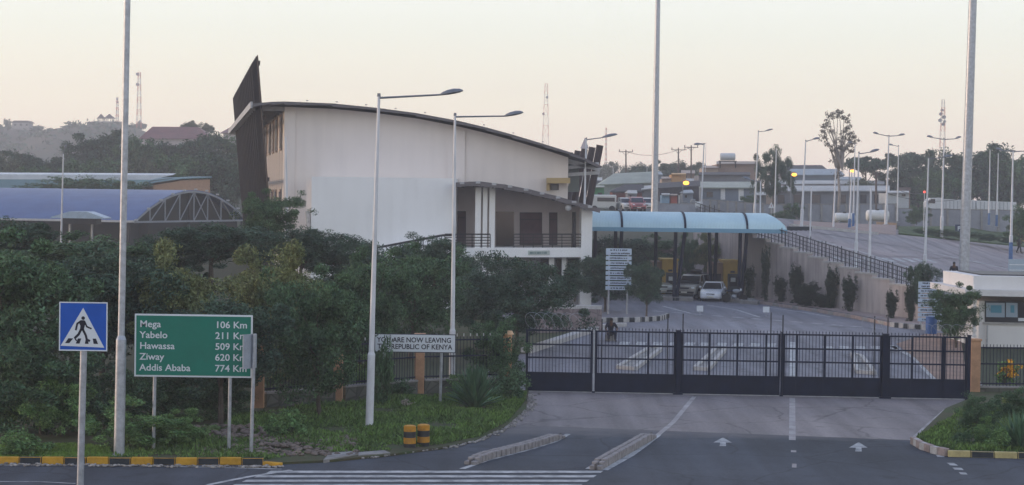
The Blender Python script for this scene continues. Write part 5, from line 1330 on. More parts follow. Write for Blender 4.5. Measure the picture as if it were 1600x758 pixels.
# ------------------------------------------------------------------ hill far behind on the left
YH = 900.0
prof = [(-140, 218), (-60, 214), (0, 210), (12, 203), (28, 199), (46, 201), (60, 207), (70, 212), (80, 215), (90, 212), (98, 205), (112, 201), (125, 199.5), (134, 196), (150, 192), (190, 193), (200, 200), (215, 199), (228, 203), (240, 212), (300, 226), (380, 245), (470, 275), (560, 300)]
def ridge(X):
    px = 800 + X / YH * FOC; py = np.interp(px, [p[0] for p in prof], [p[1] for p in prof]); return max(.0, RY(px, py, YH).z)
mb = MB(); nxh, nyh = 120, 26; vs = []
for j in range(nyh):
    Y = 560 + j * 24
    for i in range(nxh):
        X = -330 + i * 2.4; f_ = math.exp(-((Y - YH) / (150 if Y < YH else 120)) ** 2)
        z = ridge(X * (1 if abs(Y - YH) < 40 else 1)) * f_ + .8 * math.sin(X * .2 + Y * .05) * f_ + terrain(X, Y) * (1 - f_)
        vs.append((X, Y, z - .3))
mb.add(vs, [(j*nxh+i, j*nxh+i+1, (j+1)*nxh+i+1, (j+1)*nxh+i) for j in range(nyh-1) for i in range(nxh-1)])
hl = mb.build('hill', FARG, smooth=True); hl['kind'] = 'structure'
pts = []
for i in range(520):
    X = random.uniform(-300, -60); Y = random.uniform(600, 910); f_ = math.exp(-((Y - YH) / 150) ** 2); z = ridge(X) * f_ + terrain(X, Y) * (1 - f_)
    hgt = random.uniform(2.0, 4.5) * (.6 if Y > 860 else 1)
    pts.append(RNG.normal(size=(26, 3)) * np.array([1.6, 1.6, hgt * .3]) + np.array([X, Y, z - 1 + hgt * .35]))
wd = leaves('hill_woodland', np.concatenate(pts), 1.9, LF_DARK); tag(wd, 'hazy scrub and woodland covering the far hill', 'woodland', kind='stuff')
HZ = mat('hill_house_wall', (.35, .33, .32), .9, var=.2); HR = mat('hill_house_roof', (.10, .08, .08), .9)
HT = 'trees standing on the hill skyline'
for x, yb, yt, w, lab in ((12, 207, 186, 14, 'thin hazy tree left of the hill house'), (58, 209, 196, 22, 'hazy tree right of the hill house'), (4, 210, 198, 20, 'hazy tree at the left end of the hill skyline'), (108, 204, 196, 24, 'hazy tree right of the dip in the hill skyline'),
                   (124, 203, 196, 20, 'hazy tree left of the hill terrace'), (217, 207, 191, 26, 'hazy flat tree right of the tall mast on the hill'), (300, 215, 189, 34, 'open hazy tree behind the red roof'), (322, 215, 193, 26, 'hazy tree behind the right end of the red roof'), (203, 203, 195, 16, 'hazy tree between the mast and the large lattice tower')):
    plant('farC' if w > 18 else 'farA', x, yb, yt, w, lab, 'tree', HT, s=FOC / 905 if x < 290 else 7)
def hill_house(x0, x1, yr, yw, yb, lab):
    Y = 895; o = empty('hill_house', RY((x0 + x1) / 2, yb, Y), lab, 'house'); a, b = RY(x0, yw, Y), RY(x1, yw, Y)
    MB().prism([RY(x0 + 2, yw, Y), RY(x1 - 2, yw, Y), RY(x1 - 2, yb + 8, Y), RY(x0 + 2, yb + 8, Y)], (0, 8, 0)).build('wall', HZ, o)
    MB().prism([a, RY(x0 + 4, yr, Y), RY(x1 - 4, yr, Y), b], (0, 9, 0)).build('roof', HR, o)
    for k_ in range(3): x = x0 + 5 + k_ * (x1 - x0 - 10) / 2.2; MB().prism([RY(x, yw + 1.5, Y - .1), RY(x + 3, yw + 1.5, Y - .1), RY(x + 3, yw + 4.5, Y - .1), RY(x, yw + 4.5, Y - .1)], (0, .15, 0)).build('window', GLASSD, o)
hill_house(17, 47, 188.5, 192, 204, 'hazy flat roofed house on the left hilltop')
hill_house(134, 192, 190, 192, 200, 'long low terrace building on the hilltop under the twin pavilions')
for x, r_, yt, lab in ((158, 7, 178, 'left thatched cone roofed pavilion on the hilltop'), (171, 9.5, 178, 'right larger thatched cone roofed pavilion on the hilltop')):
    Y = 894; o = empty('thatched_pavilion', RY(x, 190, Y), lab, 'pavilion', 'twin thatched pavilions on the hill'); c = RY(x, 185.3, Y); t = RY(x, yt, Y); r2 = r_ / 3000 * Y
    MB().tube(c, t, r2, .1, 14).build('thatched_roof', HR, o)
    m = MB()
    for k_ in range(6): an = k_ * 1.047; q = c + Vector((math.cos(an) * r2 * .75, math.sin(an) * r2 * .75, 0)); m.tube(q, q - UPV * 2.0, .18, n=5)
    m.box(c - UPV * 1.7, (r2 * 1.5, r2 * 1.5, .7)); m.build('posts', HZ, o)

# lattice masts
def tower(x, yb, yt, s, w0, w1, label, drums=(), m=None):
    b = P(x, yb, s); t = P(x, yt, s); H = t.z - b.z; o = empty('telecom_tower', b, label, 'telecom tower'); mb = MB(); n = max(6, int(H / (w0 * 1.3)))
    cs = [(-1, -1), (1, -1), (1, 1), (-1, 1)]
    lerp = lambda f_: w0 * (1 - f_) + w1 * f_
    rad = max(.05, .32 / s)
    for k_ in range(n):
        f0, f1 = k_ / n, (k_ + 1) / n
        P0 = [b + Vector((c[0] * lerp(f0) / 2, c[1] * lerp(f0) / 2, H * f0)) for c in cs]; P1 = [b + Vector((c[0] * lerp(f1) / 2, c[1] * lerp(f1) / 2, H * f1)) for c in cs]
        mb.mat(k_ % 2 if m is None else 0)
        for i in range(4): mb.tube(P0[i], P1[i], rad, n=4); mb.tube(P0[i], P1[(i + 1) % 4], rad * .6, n=3, caps=False); mb.tube(P1[i], P1[(i + 1) % 4], rad * .6, n=3, caps=False)
    mb.build('lattice', [mat('tower_red', (.55, .20, .16), .7), mat('tower_white', (.6, .55, .52), .7)], o)
    for (dx, y, r_) in drums: c = P(x + dx, y, s); d = MB().tube(c + Vector((0, -.5, 0)), c + Vector((0, .5, 0)), r_ / s, n=12); d.build('antenna_drum', mat('antenna_grey', (.3, .3, .33), .6), o)
tower(217, 200, 113, 3.5, 7 / 3.5, 3.5 / 3.5, 'tall hazy lattice tower with two drum antennas right of the left mast', [(-2, 116, 2.6), (-2, 132, 2.6), (2, 190, 2)])
tower(183, 194, 152, 3.3, 4 / 3.3, 2 / 3.3, 'short hazy lattice tower between the pavilions and the left mast', [(0, 155, 1.6), (1, 160, 1.4)])
tower(852, 245, 131, 4.2, 11 / 4.2, 4 / 4.2, 'red and white lattice tower rising behind the curved roof', [(3, 152, 2), (-3, 178, 2)])
tower(1472, 255, 156, 5, 9 / 5, 4 / 5, 'hazy lattice tower with many antennas behind the double lamp on the right', [(-2, 178, 2.5), (3, 183, 2.8), (-3, 188, 2.8), (2, 194, 2.6), (0, 172, 2), (4, 190, 2)])
tower(946, 290, 200, 5, 3 / 5, 1.5 / 5, 'very thin pink lattice mast right of the third street lamp', [])
# church steeple
c = P(913, 262, 7); o = empty('church_steeple', c, 'pale pointed church steeple behind the slanting columns', 'steeple'); z1 = P(913, 232, 7).z - c.z; z2 = P(913, 216, 7).z - c.z
MB().box(c + UPV * (z1 / 2 - 3), (1.25, 1.25, z1 + 6)).build('tower_shaft', mat('steeple_wall', (.42, .40, .42), .8), o); MB().tube(c + UPV * z1, c + UPV * z2, .95, .03, 4).build('spire', mat('steeple_roof', (.25, .25, .3), .7), o)
# ------------------------------------------------------------------ blue canopy over the booths
CB = corrugated('pale_blue_canopy_sheet', (.50, .68, .73), (.42, .59, .65), 'X', 3, .55); CBD = mat('blue_canopy_edge', (.16, .32, .44), .5)
YC = 134.0
co = empty('booth_canopy', RY(1075, 470, YC), 'long pale blue barrel roofed canopy on black steel columns over the toll booths', 'canopy')
NA = 12; e0, e1 = 900, 1230
ze = RY(1075, 358, YC).z; zr = RY(1075, 331.5, YC + 3).z
x0 = RY(e0, 358, YC).x; x1e = RY(e1, 358, YC).x; x1r = RY(1196, 333, YC + 3).x
top_, bot = [], []
def cyl(f_): # f_ 0..1 from the front eave to the back eave
    t = math.pi * f_; return (YC + 6 * (1 - math.cos(t)) / 2, ze + (zr - ze) * math.sin(t))
rows = []
for i in range(NA + 1):
    y, z = cyl(i / NA); k_ = math.sin(math.pi * i / NA); xe = x1e * (1 - k_ ** 1.6) + x1r * k_ ** 1.6; rows.append((Vector((x0, y, z)), Vector((xe, y, z))))
mb = MB(); vs = [p for r_ in rows for p in r_]
mb.add(vs, [(2*i, 2*i+1, 2*i+3, 2*i+2) for i in range(NA)]); mb.add([Vector(p) - UPV * .12 for p in vs], [(2*i, 2*i+2, 2*i+3, 2*i+1) for i in range(NA)])
mb.build('roof', CB, co, smooth=True)
MB().bar(rows[0][0] + Vector((0, -.06, -.08)), rows[0][1] + Vector((0, -.06, -.08)), .12, .28).build('front_gutter', CBD, co)
MB().bar(rows[-1][0] + Vector((0, .06, -.1)), rows[-1][1] + Vector((0, .06, -.1)), .12, .3).build('rear_gutter', CBD, co)
for x in (972, 1071, 1168, 938, 1005, 1038, 1104, 1137, 1190):
    big = x in (972, 1071, 1168); xx = RY(x, 345, YC).x; m = MB(); w = .075 if big else .05
    ring = []
    for i in range(NA // 2 + 2 if big else NA + 1):
        y, z = cyl(i / NA); o_ = .05 if big else -.14; th_ = .08
        ring.append([(xx - w, y - (.04 if big else 0), z + o_), (xx + w, y - (.04 if big else 0), z + o_), (xx + w, y, z + o_ - th_), (xx - w, y, z + o_ - th_)])
    m.loft(ring); m.build('rib', BLACKM, co)
for nm, xb, yb, xt, Yk in ((0, 1053, 466, 1056, YC + 1), (0, 1057, 466, 1071, YC + 1), (1, 1154, 468, 1157, YC + 1), (1, 1158, 468, 1168, YC + 1), (2, 1024, 440, 1025, YC + 5.2), (2, 1111, 440, 1108, YC + 5.2), (2, 1116, 440, 1120, YC + 5.2), (3, 962, 440, 962, YC + 5.2), (3, 966, 440, 972, YC + 5.2), (3, 930, 440, 930, YC + 5.2)):
    a = RY(xb, yb, Yk); a = Vector((a.x, Yk, 0)); b = Vector((RY(xt, 358, Yk).x, Yk, ze + .1)); MB().tube(a, b, .13, .13, 10).build('column', BLACKM, co)
# booths
YEL = mat('ochre_booth_paint', (.50, .33, .08), .8, var=.2, scale=1.2); TANP = mat('tan_booth_paint', (.36, .25, .19), .85, var=.2, scale=1.2)
def booth(xs_, xf0, xf1, yt, yb, door, lab):
    p = g(xf0, yb); s = scale_at(p); Y = p.y; o = empty('toll_booth', p, lab, 'booth', 'ochre booths under the blue canopy')
    a, b = RY(xf0, yt, Y), RY(xf1, yt, Y); w = b.x - a.x; H = a.z; sw_ = (xf0 - xs_) / s
    MB().box((a.x + w / 2, Y + 1.5, H / 2 + .1), (w, 3, H - .15)).build('body', YEL, o)
    MB().box((a.x - sw_ / 2, Y + 1.8, H * .47 + .05), (sw_, 2.4, H * .94)).build('side_room', TANP, o)
    MB().box((a.x + w / 2, Y + 1.5, H + .05), (w + .15, 3.15, .12)).build('parapet', YEL, o)
    dx0, dx1, dy0 = door; q0, q1 = RY(dx0, dy0, Y - .03), RY(dx1, dy0, Y - .03)
    d = MB().box(((q0.x + q1.x) / 2, Y - .03, q0.z / 2 + .15), (q1.x - q0.x, .06, q0.z - .1)).build('door', mat('booth_door_frame', (.05, .06, .07), .5), o)
    MB().box(((q0.x + q1.x) / 2, Y - .07, q0.z * .72), ((q1.x - q0.x) * .72, .03, q0.z * .42)).build('glass', GLASSD, d)
    MB().box(((q0.x + q1.x) / 2 - .05, Y - .09, q0.z * .8), ((q1.x - q0.x) * .4, .015, .3)).build('notice', mat('paper_notice', (.5, .55, .58), .7), d)
    MB().box((a.x - sw_ / 2, Y + .57, H * .5), (sw_ * .7, .06, .8)).build('window', GLASSD, o)
    MB().box(((q0.x + q1.x) / 2 - .1, Y - .1, q0.z + .25), (.3, .15, .14)).build('wall_lamp', DARK, o)
    return o
booth(1020, 1035, 1059, 407, 464, (1040.5, 1058, 428), 'ochre booth on the left, behind the parked dark off roader')
booth(1112, 1131, 1157, 409, 465, (1137, 1156, 430), 'ochre booth on the right, with the motorcycle in front')
bi = MB()
for pts in ([(1028, 469), (1083, 471), (1083, 463), (1028, 461)], [(1128, 471), (1184, 477), (1175, 465), (1126, 462)]):
    bi.prism([g(*p) for p in pts], (0, 0, .24))
o = bi.build('booth_islands', CONC); o['kind'] = 'structure'

# ------------------------------------------------------------------ vehicles
def car(kind, p, rz, col, label, group=None, roofload=False, plate=True):
    """kinds differ in their side profile: stations (y, z_low, z_belt, half width); cabin stations (y, z_belt, z_top, hw_low, hw_top). Front looks towards -y."""
    o = empty('parked_car', p, label, 'car' if kind == 'sedan' else 'off-road car' if kind == 'suv' else 'pickup', group, rz=rz)
    pm = mat('car_paint_' + kind + '_%d' % int(col[0] * 1000), col, .3, .1, spec=.6)
    if kind == 'sedan':
        L, W_, body = 4.4, .86, [(-2.2, .35, .58, .70), (-2.12, .22, .72, .80), (-1.5, .2, .86, .86), (-.75, .2, .95, .87), (1.35, .2, .98, .87), (2.0, .22, .98, .84), (2.18, .3, .9, .78)]
        cab = [(-.95, .94, .97, .78, .74), (-.3, .95, 1.38, .80, .60), (.2, .96, 1.46, .80, .62), (.9, .97, 1.42, .80, .60), (1.65, .97, 1.0, .78, .66)]; wr, wy = .31, (-1.35, 1.3)
    else:
        L, W_, body = 4.7, .93, [(-2.35, .5, .85, .82), (-2.28, .38, 1.02, .90), (-1.4, .36, 1.14, .93), (-.9, .36, 1.18, .93), (2.1, .38, 1.2, .93), (2.3, .42, 1.16, .90)]
        cab = [(-1.0, 1.17, 1.2, .86, .80), (-.45, 1.18, 1.78, .87, .74), (.0, 1.18, 1.88, .88, .76), (2.0, 1.19, 1.86, .88, .76), (2.25, 1.19, 1.25, .86, .82)]; wr, wy = .40, (-1.45, 1.45)
        if kind == 'pickup': cab = [(-1.0, 1.17, 1.2, .86, .80), (-.5, 1.18, 1.7, .87, .74), (-.1, 1.18, 1.8, .88, .76), (.6, 1.19, 1.78, .88, .76), (.8, 1.19, 1.22, .86, .82)]
    def ring(y, zl, zb, hw):
        c = .07; return [(-hw + c, y, zl), (-hw, y, zl + c), (-hw, y, zb - c), (-hw + c * 1.2, y, zb), (hw - c * 1.2, y, zb), (hw, y, zb - c), (hw, y, zl + c), (hw - c, y, zl)]
    b = LB().loft([ring(*r_) for r_ in body]).build('body', pm, o, smooth=True)
    rings = [[(-hl, y, zb), (-hl * .4 - ht * .6, y, zb * .35 + zt * .65), (-ht, y, zt), (ht, y, zt), (hl * .4 + ht * .6, y, zb * .35 + zt * .65), (hl, y, zb)] for y, zb, zt, hl, ht in cab]
    LB().loft(rings).build('windows', GLASSD, o, smooth=True)
    m = LB(); tp = [c_ for c_ in cab if c_[2] - c_[1] > .3]
    for a, c_ in zip(tp[:-1], tp[1:]): m.add([(-a[4] - .02, a[0], a[2] + .01), (a[4] + .02, a[0], a[2] + .01), (c_[4] + .02, c_[0], c_[2] + .01), (-c_[4] - .02, c_[0], c_[2] + .01), (-a[4] - .02, a[0], a[2] - .04), (a[4] + .02, a[0], a[2] - .04), (c_[4] + .02, c_[0], c_[2] - .04), (-c_[4] - .02, c_[0], c_[2] - .04)], [(0, 1, 2, 3), (4, 7, 6, 5), (0, 4, 5, 1), (1, 5, 6, 2), (2, 6, 7, 3), (3, 7, 4, 0)])
    c0, c1, cl, ce = cab[0], tp[0], tp[-1], cab[-1]
    for sg in (-1, 1):
        m.bar((sg * c0[3], c0[0], c0[1]), (sg * (c1[4] + .01), c1[0], c1[2]), .06, .05); m.bar((sg * (cl[4] + .01), cl[0], cl[2]), (sg * ce[3], ce[0], ce[1]), .09, .06)
        md = tp[len(tp) // 2]; m.bar((sg * (md[3] + .0), md[0] + .2, md[1]), (sg * (md[4] + .02), md[0] + .2, md[2]), .07, .05)
    m.build('roof', pm, o)
    for i, y in enumerate(wy):
        for sg in (-1, 1):
            w = LB().tube((sg * (W_ - .2), y, wr), (sg * (W_ + .01), y, wr), wr, n=20).build('wheel', TYRE, o, smooth=True); m = LB().tube((sg * (W_ + .0), y, wr), (sg * (W_ + .02), y, wr), wr * .6, n=14); m.build('rim', RIM, w)
            ar = LB(); ar.tube((sg * (W_ - .24), y, wr), (sg * (W_ + .003), y, wr), wr * 1.17, n=20).build('wheel_arch', SB, o)
    yf = body[1][0] - .045; zh = body[1][2] - .12
    for sg in (-1, 1):
        LB().ell((sg * body[1][3] * .74, yf + .02, zh), (.17, .07, .08), 12, 6).build('headlight', mat('headlight_glass', (.7, .75, .8), .15), o, smooth=True)
        LB().ell((sg * (W_ + .09), (cab[0][0] + .15), cab[0][1] + .12), (.1, .06, .08), 8, 5).build('mirror', pm, o, smooth=True)
        LB().box((sg * body[-1][3] * .85, body[-1][0] - .0, body[-1][2] - .15), (.18, .08, .22)).build('tail_light', mat('tail_light_red', (.35, .02, .02), .3), o)
    LB().box((0, yf - .01, zh - .04), (body[1][3] * .8, .05, .11)).build('grille', SB, o); LB().box((0, yf - .06, body[1][1] + .16), (body[1][3] * 1.7, .12, .14)).build('bumper', pm if kind == 'sedan' else DARK, o)
    LB().box((0, yf - .13, body[1][1] + .17), (.5, .02, .11)).build('number_plate', mat('number_plate_white', (.6, .6, .55), .5), o)
    if kind == 'pickup': LB().box((0, 1.55, 1.22), (1.5, 1.2, .03)).build('cargo_bed', DARK, o)
    if roofload:
        r_ = LB();
        for x in (-.6, -.2, .2, .6): r_.bar((x, .0, 1.96), (x, 1.9, 1.96), .04, .04)
        for y in (.1, 1, 1.8): r_.bar((-.7, y, 1.94), (.7, y, 1.94), .04, .04)
        r_.build('roof_rack', DARK, o); LB().ell((0, .9, 2.12), (.5, .7, .18), 10, 6).build('roof_bundle', mat('dark_tarpaulin', (.03, .03, .035), .8), o, smooth=True)
    return o
_car = car
def car(*a, **k):
    o = _car(*a, **k); o.scale = (.9, .9, .9); return o
def gnd(x, y): return G(x, y, .006)
car('suv', gnd(1087, 468) + Vector((0, 2.2, 0)), R(-22), (.26, .26, .25), 'dark two tone off road car with a bundle on its roof, beside the left booth', roofload=True)
car('sedan', gnd(1116, 471) + Vector((.1, 1.6, 0)), R(-12), (.62, .66, .72), 'white sedan parked in front of the off road car under the canopy')
car('pickup', gnd(1022, 465) + Vector((0, 2, 0)), R(18), (.55, .60, .60), 'white pickup half hidden by the trees left of the left booth')
def motorbike(p, rz, label):
    o = empty('motorcycle', p, label, 'motorcycle', rz=rz)
    for y in (-.62, .62):
        w = LB(); w.tube((-.05, y, .3), (.05, y, .3), .3, n=20); w.build('wheel', TYRE, o, smooth=True)
    LB().ell((0, -.1, .82), (.15, .28, .14), 12, 8).build('fuel_tank', mat('motorcycle_tank', (.30, .32, .36), .3), o, smooth=True); LB().ell((0, .4, .80), (.14, .38, .07), 12, 6).build('seat', SB, o, smooth=True)
    m = LB(); m.path([(0, -.62, .3), (0, -.38, .9), (0, -.3, 1.05)], .03); m.path([(0, -.35, .85), (0, -.1, .4), (0, .3, .4), (0, .62, .3)], .03); m.path([(0, -.3, .8), (0, .5, .72), (0, .3, .4)], .025); m.build('frame', DARK, o)
    LB().path([(-.38, -.2, 1.06), (-.15, -.3, 1.04), (.15, -.3, 1.04), (.38, -.2, 1.06)], .02).build('handlebar', DARK, o); LB().ell((0, .05, .42), (.16, .2, .16), 10, 8).build('engine', GALV, o, smooth=True)
    LB().ell((0, -.44, .9), (.1, .07, .1), 10, 8).build('headlight', mat('headlight_glass', (.7, .75, .8), .15), o, smooth=True); LB().box((0, .7, .62), (.16, .3, .03)).build('rear_mudguard', DARK, o)
motorbike(gnd(1150, 474) + Vector((0, .8, .0)), R(62), 'motorcycle standing in front of the right booth')

# ------------------------------------------------------------------ people
SKIN = mat('dark_skin', (.10, .05, .03), .6); HAIR = mat('black_hair', (.01, .01, .01), .8)
def skinned(name, verts, edges, rad, m, parent, sub=1):
    me = bpy.data.meshes.new(name); me.from_pydata([tuple(v) for v in verts], edges, []); me.update()
    o = bpy.data.objects.new(name, me); COL.objects.link(o)
    mo = o.modifiers.new('skin', 'SKIN'); sk = me.skin_vertices[0].data if me.skin_vertices else None
    if sk is None:
        bm = bmesh.new(); bm.from_mesh(me); bm.verts.layers.skin.verify(); bm.to_mesh(me); bm.free(); sk = me.skin_vertices[0].data
    for i, r_ in enumerate(rad): sk[i].radius = (r_, r_) if not isinstance(r_, tuple) else r_
    sk[0].use_root = True
    su = o.modifiers.new('sub', 'SUBSURF'); su.levels = sub; su.render_levels = sub
    bpy.context.view_layer.update()
    m2 = bpy.data.meshes.new_from_object(o.evaluated_get(bpy.context.evaluated_depsgraph_get()))
    bpy.data.objects.remove(o); m2.materials.clear(); m2.materials.append(m); m2.name = name
    o = bpy.data.objects.new(name, m2); COL.objects.link(o); o.parent = parent
    for p in m2.polygons: p.use_smooth = True
    return o
def person(p, rz, label, pose, shirt, trousers):
    o = empty('person', p, label, 'person', rz=rz)
    if pose == 'stand' or pose == 'walk':
        st = .0 if pose == 'stand' else .26
        J = dict(pel=(0, 0, .95), spine=(0, 0, 1.15), chest=(0, -.01, 1.36), neck=(0, -.01, 1.50), head=(0, -.03, 1.63), top=(0, -.02, 1.72),
                 ls=(-.18, 0, 1.42), le=(-.25, .04 + st * .4, 1.14), lh=(-.26, -.04 + st * .6, .88), rs=(.18, 0, 1.42), re=(.25, .04 - st * .4, 1.14), rh=(.25, -.08 - st * .6, .90),
                 lp=(-.09, 0, .92), lk=(-.10, -.02 - st * .7, .50), lf=(-.11, .02 - st, .08), lt=(-.11, -.16 - st, .04), rp=(.09, 0, .92), rk=(.10, -.02 + st * .5, .50), rf=(.11, .02 + st, .08), rt=(.11, -.16 + st, .04))
    else:   # seated on a low kerb, leaning forward, hands on the knees; front towards -y
        J = dict(pel=(0, 0, .42), spine=(0, -.05, .60), chest=(0, -.14, .80), neck=(0, -.20, .93), head=(0, -.25, 1.04), top=(0, -.26, 1.13),
                 ls=(-.18, -.13, .86), le=(-.30, -.26, .64), lh=(-.22, -.44, .50), rs=(.18, -.13, .86), re=(.30, -.26, .64), rh=(.22, -.44, .50),
                 lp=(-.10, -.02, .40), lk=(-.17, -.46, .48), lf=(-.17, -.44, .08), lt=(-.18, -.60, .04), rp=(.10, -.02, .40), rk=(.17, -.46, .48), rf=(.17, -.44, .08), rt=(.18, -.60, .04))
    names = list(J); idx = {n: i for i, n in enumerate(names)}
    E = [('pel', 'spine'), ('spine', 'chest'), ('chest', 'neck'), ('neck', 'head'), ('head', 'top'), ('chest', 'ls'), ('ls', 'le'), ('le', 'lh'), ('chest', 'rs'), ('rs', 're'), ('re', 'rh'), ('pel', 'lp'), ('lp', 'lk'), ('lk', 'lf'), ('lf', 'lt'), ('pel', 'rp'), ('rp', 'rk'), ('rk', 'rf'), ('rf', 'rt')]
    rad = dict(pel=.10, spine=.095, chest=.11, neck=.055, head=.095, top=.06, ls=.065, rs=.065, le=.045, re=.045, lh=.035, rh=.035, lp=.09, rp=.09, lk=.06, rk=.06, lf=.045, rf=.045, lt=.035, rt=.035)
    skinned('body', [J[n] for n in names], [(idx[a], idx[b]) for a, b in E], [rad[n] for n in names], SKIN, o, 1)
    def sub(name, keys, edges, grow, m):
        skinned(name, [J[n] for n in keys], [(keys.index(a), keys.index(b)) for a, b in edges], [rad[n] * grow for n in keys], m, o, 1)
    sub('shirt', ['pel', 'spine', 'chest', 'ls', 'le', 'rs', 're'], [('pel', 'spine'), ('spine', 'chest'), ('chest', 'ls'), ('ls', 'le'), ('chest', 'rs'), ('rs', 're')], 1.4, shirt)
    sub('trousers', ['pel', 'lp', 'lk', 'lf', 'rp', 'rk', 'rf'], [('pel', 'lp'), ('lp', 'lk'), ('lk', 'lf'), ('pel', 'rp'), ('rp', 'rk'), ('rk', 'rf')], 1.35, trousers)
    h = J['head']; LB().ell((h[0], h[1] + .02, h[2] + .045), (.088, .10, .085), 12, 8).build('hair', HAIR, o, smooth=True)
    for side in ('l', 'r'):
        f_ = J[side + 't']; LB().ell((f_[0], f_[1] + .07, .045), (.05, .13, .045), 10, 6).build('shoe', SB, o, smooth=True)
        hd = Vector(J[side + 'h']); fm = LB()
        for k_ in range(4): x = (k_ - 1.5) * .019; a = hd + Vector((x, -.01, -.03)); b_ = a + Vector((0, -.02, -.05 - .01 * (1 - abs(k_ - 1.5)))); fm.tube(a, b_, .009, .008, 6); fm.tube(b_, b_ + Vector((0, .006, -.03)), .008, .006, 6)
        sgn = 1 if side == 'l' else -1; fm.tube(hd + Vector((sgn * .02, -.02, 0)), hd + Vector((sgn * .05, -.05, -.04)), .01, .008, 6); fm.build('fingers', SKIN, o)
    return o
DK = mat('dark_cloth', (.02, .02, .03), .9); DK2 = mat('charcoal_cloth', (.03, .03, .04), .9)
person(g(953.5, 533), R(8), 'person in dark clothes sitting on the low kerb just behind the second gate leaf', 'sit', DK, DK2)
o = MB().box(g(953.5, 533) + Vector((0, .12, .17)), (.5, .3, .34)).build('kerb_block', CONC, bevel=.02); tag(o, 'concrete block the seated person behind the gate sits on', 'block')
person(T(1490, 452), R(0), 'person in dark clothes standing on the upper lot left of the big mast', 'stand', DK, DK2)
person(T(1592, 396), R(60), 'person in dark clothes walking at the right edge of the upper lot', 'walk', DK2, DK)

# ------------------------------------------------------------------ guard house
GWH = streaked('guard_house_white', (.70, .69, .68), (.5, .48, .47), .3); YG = 94.0; sG = FOC / YG
o = empty('guard_house', RY(1560, 540, YG), 'small white flat roofed guard house cut by the right edge of the photo', 'guard house')
m = MB(); a, b = RY(1530, 470, YG), RY(1690, 474, YG); m.prism([Vector((a.x, YG, 0)), a, b, Vector((b.x, YG, 0))], (0, 6, 0)); wl = m.build('wall', GWH, o)
a, b = RY(1508, 452, YG - .9), RY(1700, 456, YG - .9); c, d = RY(1508, 462, YG - .9), RY(1700, 466, YG - .9)
MB().prism([a, b, d, c], (0, 7.8, 0)).build('roof_slab', mat('slab_white', (.66, .65, .65), .8, var=.1), o)
a, b, c, d = RY(1521, 431, YG - .3), RY(1700, 434, YG - .3), RY(1700, 458, YG - .3), RY(1521, 453, YG - .3)
MB().prism([a, b, d + Vector((0, 0, 0)) if False else c, d], (0, 6.6, 0)).build('parapet', GWH, o)
MB().prism([RY(1534, 430.5, YG + .5), RY(1700, 433.5, YG + .5), RY(1700, 431.5, YG + .5), RY(1534, 428.5, YG + .5)], (0, 5, 0)).build('roof_sheet', DARK, o)
f_ = MB().prism([RY(1539, 470, YG - .05), RY(1640, 472, YG - .05), RY(1640, 505, YG - .05), RY(1539, 503, YG - .05)], (0, .04, 0)).build('window', DARK, o)
for x0, x1, m_ in ((1541, 1570, 'a'), (1572, 1590, 'a'), (1592, 1638, 'b')):
    pn = MB().prism([RY(x0, 473, YG - .09), RY(x1, 473.5, YG - .09), RY(x1, 496, YG - .09), RY(x0, 495.5, YG - .09)], (0, .03, 0)).build('pane', mat('pale_blue_glass', (.30, .38, .46), .1, spec=.8) if m_ == 'a' else GLASSD, f_)  # left panes have a plain pale blue base colour
    if m_ == 'a': MB().prism([RY(x0 + 7, 477, YG - .11), RY(x1 - 5, 477, YG - .11), RY(x1 - 5, 489, YG - .11), RY(x0 + 7, 488.5, YG - .11)], (0, .01, 0)).build('blue_poster', mat('teal_poster', (.07, .24, .34), .5), pn)
MB().prism([RY(1591, 497, YG - .12), RY(1606, 497, YG - .12), RY(1606, 502, YG - .12), RY(1591, 502, YG - .12)], (0, .02, 0)).build('paper_notice', SW, f_)
MB().prism([RY(1536, 503.5, YG - .1), RY(1640, 505.5, YG - .1), RY(1640, 508, YG - .1), RY(1536, 506, YG - .1)], (0, .12, 0)).build('sill', KC, o)
m = MB()
for i in range(9): z = .6 + i * .28; m.box((RY(1522, 500, YG - .4).x, YG - .4, z), (.22, .22, .13)); m.box((RY(1522, 500, YG - .4).x, YG - .4, z + .14), (.14, .14, .15))
m.build('corner_balustrade', GWH, o)
m = MB(); q = RY(1542, 520, YG - .2); m.tube(Vector((q.x, q.y, 0)), Vector((q.x, q.y, RY(1542, 508, YG - .2).z)), .05, n=8); m.build('drain_pipe', GALV, o)
# blue bin by the signboard
q = g(1455, 522); s = scale_at(q); o = empty('blue_drum', q, 'blue plastic drum behind the gate at the foot of the right signboard', 'drum'); h = .9
m = MB()
for k_ in range(3): m.tube(q + UPV * h * k_ / 3, q + UPV * h * (k_ + .92) / 3, .30, n=18); m.tube(q + UPV * h * (k_ + .92) / 3, q + UPV * h * (k_ + 1) / 3, .28, n=18)
m.build('drum_body', mat('drum_blue', (.03, .11, .32), .5, var=.3), o, smooth=True); MB().tube(q + UPV * h, q + UPV * (h + .04), .31, n=18).build('lid', mat('drum_blue', (.03, .11, .32)), o)
